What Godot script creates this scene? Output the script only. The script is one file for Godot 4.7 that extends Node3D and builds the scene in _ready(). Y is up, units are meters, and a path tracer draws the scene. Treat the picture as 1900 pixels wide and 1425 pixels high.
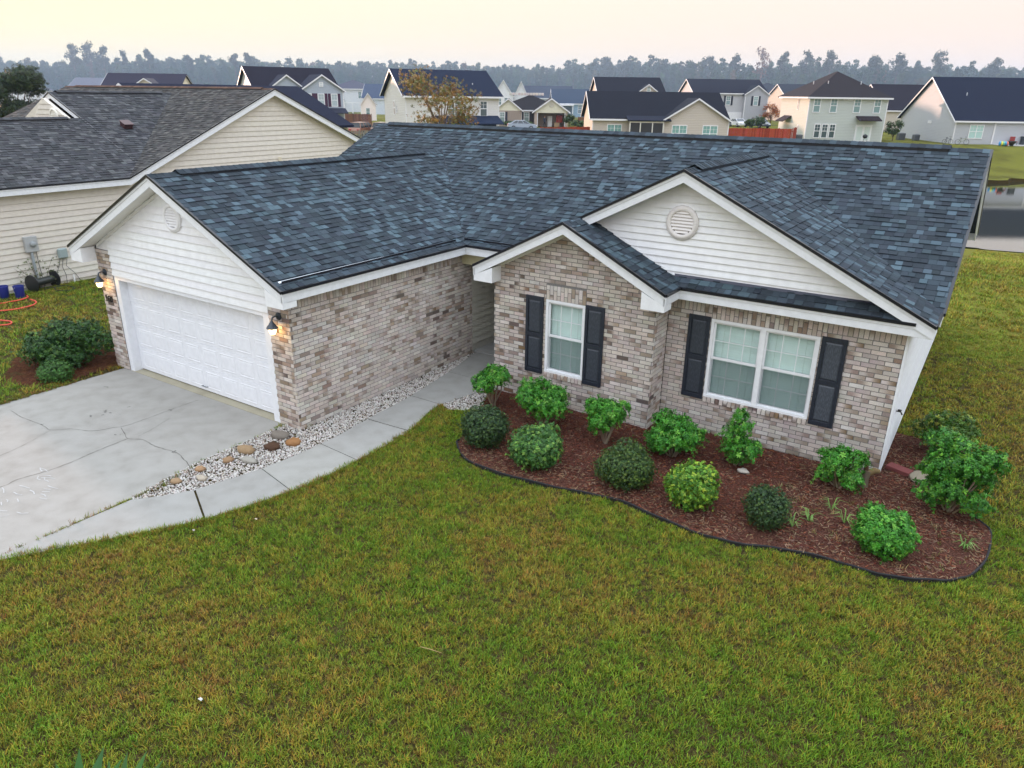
extends Node3D

# ---------------------------------------------------------------- mesh builder
class MB:
	var v := PackedVector3Array()
	var n := PackedVector3Array()
	var c := PackedColorArray()
	var t := PackedInt32Array()

	func tri(a: Vector3, b: Vector3, d: Vector3, k: Color) -> void:
		var m := (b - a).cross(d - a).normalized()
		var i := v.size()
		v.append(a); v.append(b); v.append(d)
		n.append(m); n.append(m); n.append(m)
		c.append(k); c.append(k); c.append(k)
		t.append(i); t.append(i + 2); t.append(i + 1)

	func quad(a: Vector3, b: Vector3, d: Vector3, e: Vector3, k: Color) -> void:
		quad4(a, b, d, e, k, k, k, k)

	func quad4(a: Vector3, b: Vector3, d: Vector3, e: Vector3, ka: Color, kb: Color, kd: Color, ke: Color) -> void:
		var m := (d - a).cross(e - b).normalized()
		var i := v.size()
		v.append(a); v.append(b); v.append(d); v.append(e)
		n.append(m); n.append(m); n.append(m); n.append(m)
		c.append(ka); c.append(kb); c.append(kd); c.append(ke)
		t.append(i); t.append(i + 2); t.append(i + 1)
		t.append(i); t.append(i + 3); t.append(i + 2)

	func bx(lo: Vector3, hi: Vector3, k: Color, x := Transform3D()) -> void:
		var p := []
		for j in 8:
			p.append(x * Vector3(hi.x if j & 1 else lo.x, hi.y if j & 2 else lo.y, hi.z if j & 4 else lo.z))
		quad(p[4], p[5], p[7], p[6], k)
		quad(p[1], p[0], p[2], p[3], k)
		quad(p[5], p[1], p[3], p[7], k)
		quad(p[0], p[4], p[6], p[2], k)
		quad(p[6], p[7], p[3], p[2], k)
		quad(p[0], p[1], p[5], p[4], k)

	func box(at: Vector3, size: Vector3, k: Color, x := Transform3D()) -> void:
		bx(at - size * 0.5, at + size * 0.5, k, x)

	# a box whose edges are cut at 45 degrees by b
	func soft(lo: Vector3, hi: Vector3, b: float, k: Color, x := Transform3D()) -> void:
		var o := [lo, hi]
		var pt := func(sx: int, sy: int, sz: int, ax: int) -> Vector3:
			var q := Vector3(o[sx].x, o[sy].y, o[sz].z)
			var s := Vector3(1 - 2 * sx, 1 - 2 * sy, 1 - 2 * sz) * b
			if ax != 0: q.x += s.x
			if ax != 1: q.y += s.y
			if ax != 2: q.z += s.z
			return x * q
		for s in 2:
			var f := [[pt.call(s, 0, 0, 0), pt.call(s, 1, 0, 0), pt.call(s, 1, 1, 0), pt.call(s, 0, 1, 0)]]
			f = [[pt.call(s, 0, 0, 0), pt.call(s, 1, 0, 0), pt.call(s, 1, 1, 0), pt.call(s, 0, 1, 0)], [pt.call(0, s, 0, 1), pt.call(0, s, 1, 1), pt.call(1, s, 1, 1), pt.call(1, s, 0, 1)], [pt.call(0, 0, s, 2), pt.call(1, 0, s, 2), pt.call(1, 1, s, 2), pt.call(0, 1, s, 2)]]
			for q in f:
				if s: quad(q[0], q[1], q[2], q[3], k)
				else: quad(q[3], q[2], q[1], q[0], k)
		var mid: Vector3 = x * ((lo + hi) * 0.5)
		var e := []
		for a in 2:
			for d in 2:
				e.append([pt.call(0, a, d, 1), pt.call(1, a, d, 1), pt.call(1, a, d, 2), pt.call(0, a, d, 2)])
				e.append([pt.call(a, 0, d, 0), pt.call(a, 1, d, 0), pt.call(a, 1, d, 2), pt.call(a, 0, d, 2)])
				e.append([pt.call(a, d, 0, 0), pt.call(a, d, 1, 0), pt.call(a, d, 1, 1), pt.call(a, d, 0, 1)])
		for q in e:
			var m: Vector3 = (q[2] - q[0]).cross(q[3] - q[1])
			if m.dot(q[0] + q[2] - mid * 2.0) > 0: quad(q[0], q[1], q[2], q[3], k)
			else: quad(q[3], q[2], q[1], q[0], k)
		for a in 8:
			var p0: Vector3 = pt.call(a & 1, (a >> 1) & 1, a >> 2, 0)
			var p1: Vector3 = pt.call(a & 1, (a >> 1) & 1, a >> 2, 1)
			var p2: Vector3 = pt.call(a & 1, (a >> 1) & 1, a >> 2, 2)
			if (p1 - p0).cross(p2 - p0).dot(p0 - mid) > 0: tri(p0, p1, p2, k)
			else: tri(p0, p2, p1, k)

	# flat polygon p (counter-clockwise from outside) pulled back by off
	func prism(p: Array, off: Vector3, k: Color) -> void:
		var f := PackedVector2Array()
		var nn := Vector3.ZERO
		for i in p.size():
			nn += (p[i] as Vector3).cross(p[(i + 1) % p.size()])
		nn = nn.normalized()
		var ux: Vector3 = (p[1] - p[0]).normalized()
		var uy := nn.cross(ux)
		for q in p:
			f.append(Vector2(q.dot(ux), q.dot(uy)))
		var ix := Geometry2D.triangulate_polygon(f)
		for j in range(0, ix.size(), 3):
			var a: Vector3 = p[ix[j]]
			var b: Vector3 = p[ix[j + 1]]
			var d: Vector3 = p[ix[j + 2]]
			if (b - a).cross(d - a).dot(nn) < 0:
				var s := b
				b = d
				d = s
			tri(a, b, d, k)
			if off != Vector3.ZERO: tri(a + off, d + off, b + off, k)
		if off != Vector3.ZERO:
			for i in p.size():
				var a: Vector3 = p[i]
				var b: Vector3 = p[(i + 1) % p.size()]
				quad(b, a, a + off, b + off, k)

	func sv(p: Vector3, m: Vector3, k: Color) -> int:
		v.append(p); n.append(m); c.append(k)
		return v.size() - 1

	func tube(pts: Array, rad: Array, sides: int, k: Color, caps := true) -> void:
		var first := v.size()
		var side := Vector3.ZERO
		for i in pts.size():
			var d: Vector3 = (pts[mini(i + 1, pts.size() - 1)] - pts[maxi(i - 1, 0)]).normalized()
			if side == Vector3.ZERO or absf(side.dot(d)) > 0.99:
				side = d.cross(Vector3.UP if absf(d.y) < 0.9 else Vector3.RIGHT).normalized()
			side = (side - d * side.dot(d)).normalized()
			var up := side.cross(d)
			for s in sides:
				var a := TAU * s / sides
				var m := side * cos(a) + up * sin(a)
				sv(pts[i] + m * float(rad[mini(i, rad.size() - 1)]), m, k)
		for i in pts.size() - 1:
			for s in sides:
				var a := first + i * sides + s
				var b := first + i * sides + (s + 1) % sides
				t.append_array([a, b, a + sides, b, b + sides, a + sides])
		if caps:
			for e in [0, pts.size() - 1]:
				var d: Vector3 = (pts[0] - pts[1]).normalized() if e == 0 else (pts[e] - pts[e - 1]).normalized()
				var m := sv(pts[e], d, k)
				for s in sides:
					var a := sv(v[first + e * sides + s], d, k)
					var b := sv(v[first + e * sides + (s + 1) % sides], d, k)
					if e == 0: t.append_array([m, b, a])
					else: t.append_array([m, a, b])

	# profile of [radius, height] turned round the y axis of x
	func lathe(prof: Array, sides: int, k: Color, x := Transform3D()) -> void:
		var first := v.size()
		for i in prof.size():
			var a: Array = prof[maxi(i - 1, 0)]
			var b: Array = prof[mini(i + 1, prof.size() - 1)]
			var m2 := Vector2(b[1] - a[1], a[0] - b[0]).normalized()
			for s in sides:
				var g := TAU * s / sides
				sv(x * Vector3(cos(g) * prof[i][0], prof[i][1], sin(g) * prof[i][0]), (x.basis * Vector3(cos(g) * m2.x, m2.y, sin(g) * m2.x)).normalized(), k)
		for i in prof.size() - 1:
			for s in sides:
				var a := first + i * sides + s
				var b := first + i * sides + (s + 1) % sides
				t.append_array([a, b, a + sides, b, b + sides, a + sides])

	# lumpy ellipsoid
	func blob(at: Vector3, r: Vector3, rings: int, segs: int, k: Color, lump := 0.0, seed := 1, flat_below := -2.0) -> void:
		var nz := FastNoiseLite.new()
		nz.seed = seed
		nz.frequency = 0.9
		var first := v.size()
		for i in rings + 1:
			var a := PI * i / rings
			for s in segs:
				var g := TAU * s / segs
				var d := Vector3(sin(a) * cos(g), cos(a), sin(a) * sin(g))
				var q := d * (1.0 + lump * nz.get_noise_3d(d.x * 2.0, d.y * 2.0, d.z * 2.0))
				if q.y < flat_below: q.y = flat_below
				sv(at + q * r, (d / r).normalized(), k)
		for i in rings:
			for s in segs:
				var a := first + i * segs + s
				var b := first + i * segs + (s + 1) % segs
				t.append_array([a, a + segs, b, b, a + segs, b + segs])

	func mesh() -> ArrayMesh:
		var a := []
		a.resize(Mesh.ARRAY_MAX)
		a[Mesh.ARRAY_VERTEX] = v
		a[Mesh.ARRAY_NORMAL] = n
		a[Mesh.ARRAY_COLOR] = c
		a[Mesh.ARRAY_INDEX] = t
		var m := ArrayMesh.new()
		m.add_surface_from_arrays(Mesh.PRIMITIVE_TRIANGLES, a)
		return m

# ---------------------------------------------------------------- shared state
const EYE := Vector3(4.988, 6.113, 12.562)
const YAW := 33.082
var mats := {}
var used := {}
var rng := RandomNumberGenerator.new()

func C8(r: float, g: float, b: float) -> Color:
	return Color(r / 255.0, g / 255.0, b / 255.0)

func jit(k: Color, a: float, b := 0.02) -> Color:
	var f := 1.0 + rng.randf_range(-a, a)
	return Color(clampf(k.r * f + rng.randf_range(-b, b), 0, 1), clampf(k.g * f + rng.randf_range(-b, b), 0, 1), clampf(k.b * f + rng.randf_range(-b, b), 0, 1))

func numbered(called: String) -> String:
	if not used.has(called):
		used[called] = 0
		return called
	used[called] += 1
	return "%s_%03d" % [called, used[called]]

func meta(o: Node, label: String, category := "", group := "", kind := "") -> Node:
	if label: o.set_meta("label", label)
	if category: o.set_meta("category", category)
	if group: o.set_meta("group", group)
	if kind: o.set_meta("kind", kind)
	return o

func thing(called: String, label: String, category: String, at := Vector3.ZERO, turn := 0.0, group := "") -> Node3D:
	var o := Node3D.new()
	o.name = numbered(called)
	add_child(o)
	o.position = at
	o.rotation.y = turn
	meta(o, label, category, group)
	return o

func part(called: String, m: Mesh, mat: Material, parent: Node, x := Transform3D()) -> MeshInstance3D:
	var o := MeshInstance3D.new()
	o.name = called
	o.mesh = m
	o.material_override = mat
	o.transform = x
	parent.add_child(o, true)
	return o

func pm(called: String, b: MB, mat: Material, parent: Node, x := Transform3D()) -> MeshInstance3D:
	return part(called, b.mesh(), mat, parent, x)

func solo(called: String, b: MB, mat: Material, label: String, category: String, group := "") -> MeshInstance3D:
	var o := part(numbered(called), b.mesh(), mat, self)
	meta(o, label, category, group)
	return o

func struct(called: String, b: MB, mat: Material) -> MeshInstance3D:
	var o := part(numbered(called), b.mesh(), mat, self)
	o.set_meta("kind", "structure")
	return o

func scatter(called: String, m: Mesh, mat: Material, xs: Array, ks: Array, parent: Node) -> MultiMeshInstance3D:
	var mm := MultiMesh.new()
	mm.transform_format = MultiMesh.TRANSFORM_3D
	mm.use_colors = true
	mm.mesh = m
	mm.instance_count = xs.size()
	var b := PackedFloat32Array()
	b.resize(xs.size() * 16)
	for i in xs.size():
		var x: Transform3D = xs[i]
		var k: Color = ks[i]
		var j := i * 16
		b[j] = x.basis.x.x; b[j + 1] = x.basis.y.x; b[j + 2] = x.basis.z.x; b[j + 3] = x.origin.x
		b[j + 4] = x.basis.x.y; b[j + 5] = x.basis.y.y; b[j + 6] = x.basis.z.y; b[j + 7] = x.origin.y
		b[j + 8] = x.basis.x.z; b[j + 9] = x.basis.y.z; b[j + 10] = x.basis.z.z; b[j + 11] = x.origin.z
		b[j + 12] = k.r; b[j + 13] = k.g; b[j + 14] = k.b; b[j + 15] = 1.0
	mm.buffer = b
	var o := MultiMeshInstance3D.new()
	o.name = called
	o.multimesh = mm
	o.material_override = mat
	parent.add_child(o, true)
	o.set_meta("kind", "stuff")
	return o

# ---------------------------------------------------------------- materials
func noise_tex(freq: float, lo: float, hi: float, octaves := 4, seed := 1, size := 512, kind := FastNoiseLite.TYPE_SIMPLEX_SMOOTH) -> NoiseTexture2D:
	var f := FastNoiseLite.new()
	f.seed = seed
	f.noise_type = kind
	f.frequency = freq
	f.fractal_octaves = octaves
	var x := NoiseTexture2D.new()
	x.width = size
	x.height = size
	x.seamless = true
	x.noise = f
	var g := Gradient.new()
	g.set_color(0, Color(lo, lo, lo))
	g.set_color(1, Color(hi, hi, hi))
	x.color_ramp = g
	return x

func ramp_tex(freq: float, stops: Array, octaves := 5, seed := 1, size := 512) -> NoiseTexture2D:
	var x := noise_tex(freq, 0, 1, octaves, seed, size)
	var g := Gradient.new()
	g.offsets = PackedFloat32Array(stops.map(func(s): return s[0]))
	g.colors = PackedColorArray(stops.map(func(s): return s[1]))
	x.color_ramp = g
	return x

func mat(called: String, rough: float, tint := Color.WHITE, tex: Texture2D = null, scale := 1.0, world := false, metal := 0.0) -> StandardMaterial3D:
	var m := StandardMaterial3D.new()
	m.resource_name = called
	m.albedo_color = tint
	m.roughness = rough
	m.metallic = metal
	m.vertex_color_use_as_albedo = true
	m.vertex_color_is_srgb = true
	if tex:
		m.albedo_texture = tex
		m.uv1_triplanar = true
		m.uv1_world_triplanar = world
		m.uv1_scale = Vector3.ONE * scale
	mats[called] = m
	return m

func relief(m: StandardMaterial3D, tex: Texture2D, cm: float) -> void:
	m.heightmap_enabled = true
	m.heightmap_texture = tex
	m.heightmap_scale = cm

func lap_tex(fine := true) -> ImageTexture:
	var im := Image.create(8, 64, false, Image.FORMAT_RGB8)
	for y in 64:
		var h := float(y) / 63.0
		if fine and y > 60: h = 0.0
		for x in 8:
			im.set_pixel(x, y, Color(h, h, h))
	return ImageTexture.create_from_image(im)

func make_materials() -> void:
	var grain := noise_tex(0.035, 0.78, 1.0, 5, 3)
	var fine := noise_tex(0.12, 0.72, 1.0, 4, 5)
	var soft := noise_tex(0.012, 0.86, 1.0, 5, 9)
	var speck := noise_tex(0.25, 0.55, 1.0, 3, 12)
	var gray_h := noise_tex(0.15, 0.0, 1.0, 4, 21)
	mat("paint", 0.45, Color.WHITE, noise_tex(0.02, 0.95, 1.0, 5, 8), 0.5)
	mat("trim", 0.5, Color.WHITE, noise_tex(0.02, 0.95, 1.0, 5, 10), 0.6)
	var sd := mat("siding", 0.5, Color.WHITE, noise_tex(0.02, 0.94, 1.0, 5, 31), 0.4, true)
	var br := mat("brick", 0.93, Color.WHITE, noise_tex(0.05, 0.74, 1.0, 5, 41), 2.6)
	relief(br, noise_tex(0.09, 0, 1, 5, 42), 0.25)
	var bw := mat("brick_world", 0.93, Color.WHITE, br.albedo_texture, 2.6, true)
	relief(bw, br.heightmap_texture, 0.25)
	var mo := mat("mortar", 0.97, Color.WHITE, grain, 2.0, true)
	relief(mo, gray_h, 0.2)
	var sh := mat("shingle", 0.94, Color.WHITE, speck, 2.2)
	relief(sh, gray_h, 0.12)
	var sw := mat("shingle_world", 0.94, Color.WHITE, speck, 2.2, true)
	relief(sw, gray_h, 0.12)
	var fr := mat("far_roof", 0.93, Color.WHITE, fine, 0.5)
	var lt := lap_tex(false)
	relief(fr, lt, 1.2)
	fr.uv1_scale = Vector3(3.3, 6.0, 3.3)
	fr.albedo_texture = noise_tex(0.06, 0.7, 1.0, 3, 51)
	var fs := mat("far_siding", 0.55, Color.WHITE, null)
	fs.uv1_triplanar = true
	fs.uv1_scale = Vector3(0.5, 5.2, 0.5)
	relief(fs, lap_tex(), -2.2)
	var cn := mat("concrete", 0.88, Color.WHITE, ramp_tex(0.006, [[0.0, Color(0.90, 0.895, 0.885)], [0.3, Color(0.945, 0.942, 0.935)], [0.6, Color(0.975, 0.974, 0.97)], [1.0, Color(1, 1, 1)]], 7, 61, 1024), 0.3, true)
	cn.detail_enabled = true
	cn.detail_blend_mode = BaseMaterial3D.BLEND_MODE_MUL
	cn.detail_albedo = noise_tex(0.2, 0.86, 1.0, 3, 62)
	cn.detail_uv_layer = BaseMaterial3D.DETAIL_UV_2
	cn.uv2_triplanar = true
	cn.uv2_world_triplanar = true
	cn.uv2_scale = Vector3.ONE * 1.7
	relief(cn, gray_h, 0.08)
	var gd := mat("soil", 1.0, Color.WHITE, ramp_tex(0.03, [[0.0, C8(58, 50, 26)], [0.35, C8(104, 98, 44)], [0.55, C8(118, 120, 46)], [0.8, C8(110, 128, 44)], [1.0, C8(140, 130, 66)]], 6, 71, 1024), 0.35, true)
	gd.detail_enabled = true
	gd.detail_blend_mode = BaseMaterial3D.BLEND_MODE_MUL
	gd.detail_albedo = ramp_tex(0.008, [[0.0, Color(0.70, 0.66, 0.58)], [0.5, Color(0.93, 0.92, 0.86)], [1.0, Color(1.0, 0.98, 0.92)]], 5, 72)
	gd.detail_uv_layer = BaseMaterial3D.DETAIL_UV_2
	gd.uv2_triplanar = true
	gd.uv2_world_triplanar = true
	gd.uv2_scale = Vector3.ONE * 0.045
	relief(gd, noise_tex(0.12, 0, 1, 4, 73), 3.0)
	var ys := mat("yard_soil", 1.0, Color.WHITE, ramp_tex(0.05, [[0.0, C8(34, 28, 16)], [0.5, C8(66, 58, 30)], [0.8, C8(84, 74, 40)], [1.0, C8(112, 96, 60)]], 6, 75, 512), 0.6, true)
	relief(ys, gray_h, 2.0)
	var ml := mat("mulch", 1.0, Color.WHITE, ramp_tex(0.05, [[0.0, C8(44, 28, 23)], [0.5, C8(88, 56, 46)], [1.0, C8(128, 90, 74)]], 6, 81), 0.9, true)
	relief(ml, gray_h, 2.5)
	mat("chip", 0.95, Color.WHITE, grain, 3.0)
	mat("stone", 0.85, Color.WHITE, fine, 2.0)
	relief(mats["stone"], gray_h, 0.4)
	var wd := mat("wood", 0.85, Color.WHITE, fine, 0.9)
	wd.uv1_scale = Vector3(2.5, 0.4, 2.5)
	mat("bark", 0.95, Color.WHITE, fine, 2.0)
	for p in [["leaf", 0.42], ["grass", 0.6], ["needle", 0.7]]:
		var m := mat(p[0], p[1])
		m.backlight_enabled = true
		m.backlight = Color(0.42, 0.42, 0.42)
	mat("plastic", 0.4)
	mat("soil_plain", 0.97)
	for p in [["needle_dark", C8(64, 78, 56)], ["needle_rust", C8(136, 100, 80)]]:
		var m := mat(p[0], 0.7, p[1])
		m.backlight_enabled = true
		m.backlight = Color(0.35, 0.35, 0.35)
	mat("black_paint", 0.5, C8(18, 18, 20))
	mat("black_metal", 0.35)
	mat("rubber", 0.85)
	mat("car_paint", 0.25)
	mats["car_paint"].clearcoat_enabled = true
	mats["car_paint"].clearcoat = 0.7
	var sp := mat("shutter", 0.5, Color.WHITE, ramp_tex(0.02, [[0.0, Color(0.62, 0.62, 0.62)], [0.5, Color(0.78, 0.78, 0.78)], [1.0, Color(1, 1, 1)]], 6, 91), 1.3)
	sp.uv1_scale = Vector3(5.0, 1.1, 5.0)
	for q in ["shingle", "shingle_world", "far_roof", "brick", "brick_world", "mortar", "soil", "yard_soil", "mulch", "chip", "stone", "bark", "grass", "needle", "needle_dark", "needle_rust", "wood", "concrete", "soil_plain"]: mats[q].metallic_specular = 0.25
	mats["leaf"].metallic_specular = 0.38
	var gl := StandardMaterial3D.new()
	gl.resource_name = "glass"
	gl.transparency = BaseMaterial3D.TRANSPARENCY_ALPHA
	gl.albedo_color = Color(0.8, 0.95, 0.92, 0.08)
	gl.roughness = 0.02
	mats["glass"] = gl
	var sc := StandardMaterial3D.new()
	sc.resource_name = "screen_mesh"
	sc.transparency = BaseMaterial3D.TRANSPARENCY_ALPHA
	sc.albedo_color = Color(C8(60, 82, 84), 0.40)
	sc.roughness = 0.8
	mats["screen_mesh"] = sc
	var fg := mat("far_glass", 0.06)
	fg.metallic_specular = 0.6
	var wt := StandardMaterial3D.new()
	wt.resource_name = "pond_water"
	wt.albedo_color = C8(46, 47, 33)
	wt.roughness = 0.02
	wt.metallic_specular = 0.8
	wt.normal_enabled = true
	var nt := noise_tex(0.03, 0, 1, 3, 101)
	nt.color_ramp = null
	nt.as_normal_map = true
	nt.bump_strength = 3.0
	wt.normal_texture = nt
	wt.normal_scale = 0.02
	wt.uv1_triplanar = true
	wt.uv1_world_triplanar = true
	wt.uv1_scale = Vector3(0.35, 0.35, 0.35)
	mats["pond_water"] = wt
	var lg := StandardMaterial3D.new()
	lg.resource_name = "lamp_glow"
	lg.albedo_color = Color(1, 0.95, 0.85)
	lg.emission_enabled = true
	lg.emission = Color(1.0, 0.86, 0.62)
	lg.emission_energy_multiplier = 2.2
	lg.roughness = 0.3
	mats["lamp_glow"] = lg

# ground height: level yards, a dip for the pond, a slow rise beyond
func ahead(p: Vector3) -> Vector2:
	var a := deg_to_rad(YAW)
	var d := p - EYE
	return Vector2(d.x * cos(a) - d.z * sin(a), -d.x * sin(a) - d.z * cos(a))

func place(x: float, d: float, y := 0.0) -> Vector3:
	var a := deg_to_rad(YAW)
	return Vector3(EYE.x + cos(a) * x - sin(a) * d, y, EYE.z - sin(a) * x - cos(a) * d)

const POND := [[12, 47], [20, 46.5], [27.3, 44.1], [29.6, 42.7], [45, 38], [75, 36], [105, 42], [112, 62], [95, 78], [72, 83], [55, 82.2], [50.8, 80.1], [38, 79], [24, 76], [14, 68], [10, 56]]
const WATER := -2.0
var pond_ring := PackedVector2Array()

func to_pond(p: Vector2) -> float:
	if pond_ring.is_empty():
		for q in smooth_line(POND + [POND[0]], 4): pond_ring.append(q)
	var best := 1e9
	for i in pond_ring.size() - 1:
		best = minf(best, p.distance_to(Geometry2D.get_closest_point_to_segment(p, pond_ring[i], pond_ring[i + 1])))
	return -best if Geometry2D.is_point_in_polygon(p, pond_ring) else best

func ground(x: float, d: float) -> float:
	var y := -0.099
	if d >= 104.0: y = 0.66 + (d - 104.0) * 0.006
	elif d > 62.0: y = lerpf(-0.095, 0.66, smoothstep(62.0, 100.0, d))
	if x > -20.0 and d > 15.0 and d < 115.0:
		var s := to_pond(Vector2(x, d))
		if s < 19.0: y = lerpf(WATER - 0.05, y, smoothstep(0.0, 19.0, s)) if s > 0.0 else WATER - 0.05 + maxf(s * 0.4, -1.2)
	return y

func far_place(x: float, d: float) -> Vector3:
	return place(x, d, ground(x, d))

# ---------------------------------------------------------------- brickwork
const CH := 0.0807
const BL := 0.242
var brick_pool := []      # whole stretchers in full view, [share of view, wall node, transform, tone]
var brick_kinds := {}
var brick_noise := FastNoiseLite.new()

func brick_tone(p: Vector3) -> Array:
	var light := [C8(228, 216, 207), C8(221, 207, 197), C8(233, 225, 218), C8(216, 204, 196), C8(225, 215, 204)]
	var mid := [C8(180, 163, 150), C8(170, 155, 145), C8(186, 166, 148), C8(166, 146, 130)]
	var deep := [C8(138, 121, 110), C8(128, 113, 106), C8(148, 123, 101), C8(120, 106, 100)]
	var q := rng.randf() + brick_noise.get_noise_3d(p.x, p.y, p.z) * 0.7
	var a: Color = light[rng.randi() % 5]
	if q > 1.03: a = deep[rng.randi() % 4]
	elif q > 0.80: a = mid[rng.randi() % 4]
	a = jit(a, 0.05, 0.01)
	var b := a
	var r := rng.randf()
	if q > 0.7 and r < 0.55: b = jit(light[rng.randi() % 5], 0.05, 0.01)
	elif r < 0.2: b = jit(mid[rng.randi() % 4], 0.05, 0.01)
	else: b = jit(a, 0.04, 0.01)
	if rng.randf() < 0.5: return [a, b]
	return [b, a]

# one brick face w by h, standing d proud, lower-left corner of its bed at the origin of x
func brick_shape(b: MB, x: Transform3D, w: float, h: float, d: float, tone: Array, upright := false) -> void:
	var e := 0.0025
	var cols := []
	for i in 4:
		cols.append(jit(tone[0].lerp(tone[1], smoothstep(0.15, 0.85, i / 3.0 + rng.randf_range(-0.12, 0.12))), 0.025, 0.006))
	var o := [Vector3(0, 0, -0.012), Vector3(w, 0, -0.012), Vector3(w, h, -0.012), Vector3(0, h, -0.012)]
	var f := [Vector3(e, e, d), Vector3(w - e, e, d), Vector3(w - e, h - e, d), Vector3(e, h - e, d)]
	for i in 4:
		var j := (i + 1) % 4
		b.quad(x * o[i], x * o[j], x * f[j], x * f[i], cols[0] if i == 3 or (upright and i == 0) else cols[3])
	for i in 3:
		var s := i / 3.0
		var u := (i + 1) / 3.0
		if upright:
			b.quad4(x * f[0].lerp(f[3], s), x * f[1].lerp(f[2], s), x * f[1].lerp(f[2], u), x * f[0].lerp(f[3], u), cols[i], cols[i], cols[i + 1], cols[i + 1])
		else:
			b.quad4(x * f[0].lerp(f[1], s), x * f[0].lerp(f[1], u), x * f[3].lerp(f[2], u), x * f[3].lerp(f[2], s), cols[i], cols[i + 1], cols[i + 1], cols[i])

# wall: bricks on the plane through o with right direction u; holes are Rect2 in (u, height); top(u) caps the height
func brick_wall(wall: Node3D, o: Vector3, u: Vector3, w: float, y0: float, y1: float, holes: Array, slope: Array, shift: float) -> void:
	var nrm := u.cross(Vector3.UP)
	var base := Transform3D(Basis(u, Vector3.UP, nrm), o)
	var b := MB.new()
	var g := 0.0115
	var row := int(floorf(y0 / CH))
	while row * CH < y1:
		var v0 := maxf(row * CH, y0)
		var v1 := minf(row * CH + CH - g, y1)
		var s := -BL + (0.0 if row % 2 == 0 else BL * 0.5) + shift
		while s < w and v1 - v0 > 0.015:
			var spans := [[maxf(s, 0.0), minf(s + BL - g, w)]]
			var clear := true
			for hole in holes:
				var r: Rect2 = hole
				if v1 > r.position.y + 0.012 and v0 < r.end.y - 0.012:
					var kept := []
					for q in spans:
						if q[1] <= r.position.x or q[0] >= r.end.x: kept.append(q)
						else:
							clear = false
							if q[0] < r.position.x - 0.015: kept.append([q[0], r.position.x - 0.004])
							if q[1] > r.end.x + 0.015: kept.append([r.end.x + 0.004, q[1]])
					spans = kept
			for q in spans:
				var a: float = q[0]
				var e: float = q[1]
				if slope:   # [apex u, apex height, fall per metre]
					var top_mid: float = slope[1] - slope[2] * absf((a + e) * 0.5 - slope[0])
					if v1 > top_mid:
						if v0 + 0.02 > top_mid: continue
						var reach: float = (slope[1] - v1) / slope[2]
						if reach <= 0.02:
							continue
						a = maxf(a, slope[0] - reach)
						e = minf(e, slope[0] + reach)
				if e - a < 0.02: continue
				var at := base * Vector3(a, v0, 0)
				var tone := brick_tone(at)
				var x := base.translated_local(Vector3(a, v0, rng.randf_range(-0.0015, 0.0015)))
				if clear and absf(e - a - (BL - g)) < 0.001 and absf(v1 - v0 - (CH - g)) < 0.001:
					var to := EYE - at
					brick_pool.append([nrm.dot(to) / pow(to.length(), 3.0), wall, x, tone, b])
				else:
					brick_shape(b, x, e - a, v1 - v0, 0.0, tone)
			s += BL
		row += 1
	wall.set_meta("bricks", b)

func soldiers(b: MB, o: Vector3, u: Vector3, w: float, y0: float, h: float, split := false, proud := 0.0) -> void:
	var base := Transform3D(Basis(u, Vector3.UP, u.cross(Vector3.UP)), o)
	var n := int(roundf(w / CH))
	var sw := w / n
	for i in n:
		var x := base.translated_local(Vector3(i * sw + 0.004, y0, proud))
		if split:
			var k := h * (0.66 if i % 2 == 0 else 0.34)
			brick_shape(b, x, sw - 0.009, k - 0.009, 0.0, brick_tone(x.origin), true)
			brick_shape(b, x.translated_local(Vector3(0, k, 0)), sw - 0.009, h - k - 0.009, 0.0, brick_tone(x.origin), true)
		else:
			brick_shape(b, x, sw - 0.009, h, 0.0, brick_tone(x.origin), true)

func rowlock(b: MB, o: Vector3, u: Vector3, x0: float, x1: float, y: float) -> void:
	var base := Transform3D(Basis(u, Vector3.UP, u.cross(Vector3.UP)), o)
	var n := int(roundf((x1 - x0) / CH))
	var sw := (x1 - x0) / n
	for i in n:
		var x := base.translated_local(Vector3(x0 + i * sw + 0.004, y - 0.105, 0.018)).rotated_local(Vector3.RIGHT, -0.0)
		brick_shape(b, x, sw - 0.009, 0.1, 0.01, brick_tone(x.origin), true)

func finish_bricks() -> void:
	brick_pool.sort_custom(func(p, q): return p[0] > q[0])
	for k in 28:
		var b := MB.new()
		var tone := brick_tone(Vector3(k * 7.3, k * 3.1, k))
		brick_shape(b, Transform3D(), BL - 0.0115, CH - 0.0115, 0.0, tone)
		brick_kinds[k] = b.mesh()
	for i in brick_pool.size():
		var q: Array = brick_pool[i]
		if i < 300: part("brick", brick_kinds[rng.randi() % 28], mats["brick"], q[1], q[2])
		else: brick_shape(q[4], q[2], BL - 0.0115, CH - 0.0115, 0.0, q[3])

# solid wall behind the bricks, in pieces round the holes
func wall_body(b: MB, o: Vector3, u: Vector3, w: float, y0: float, y1: float, thick: float, holes: Array, k: Color) -> void:
	var nrm := u.cross(Vector3.UP)
	var x := Transform3D(Basis(u, Vector3.UP, nrm), o)
	var us := [0.0, w]
	for r in holes: us.append_array([r.position.x, r.end.x])
	us.sort()
	for i in us.size() - 1:
		if us[i + 1] - us[i] < 0.001: continue
		var mid: float = (us[i] + us[i + 1]) * 0.5
		var lo := y0
		for r in holes:
			if mid > r.position.x and mid < r.end.x:
				b.bx(Vector3(us[i], lo, -thick), Vector3(us[i + 1], r.position.y, -0.009), k, x)
				lo = r.end.y
		b.bx(Vector3(us[i], lo, -thick), Vector3(us[i + 1], y1, -0.009), k, x)

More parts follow.
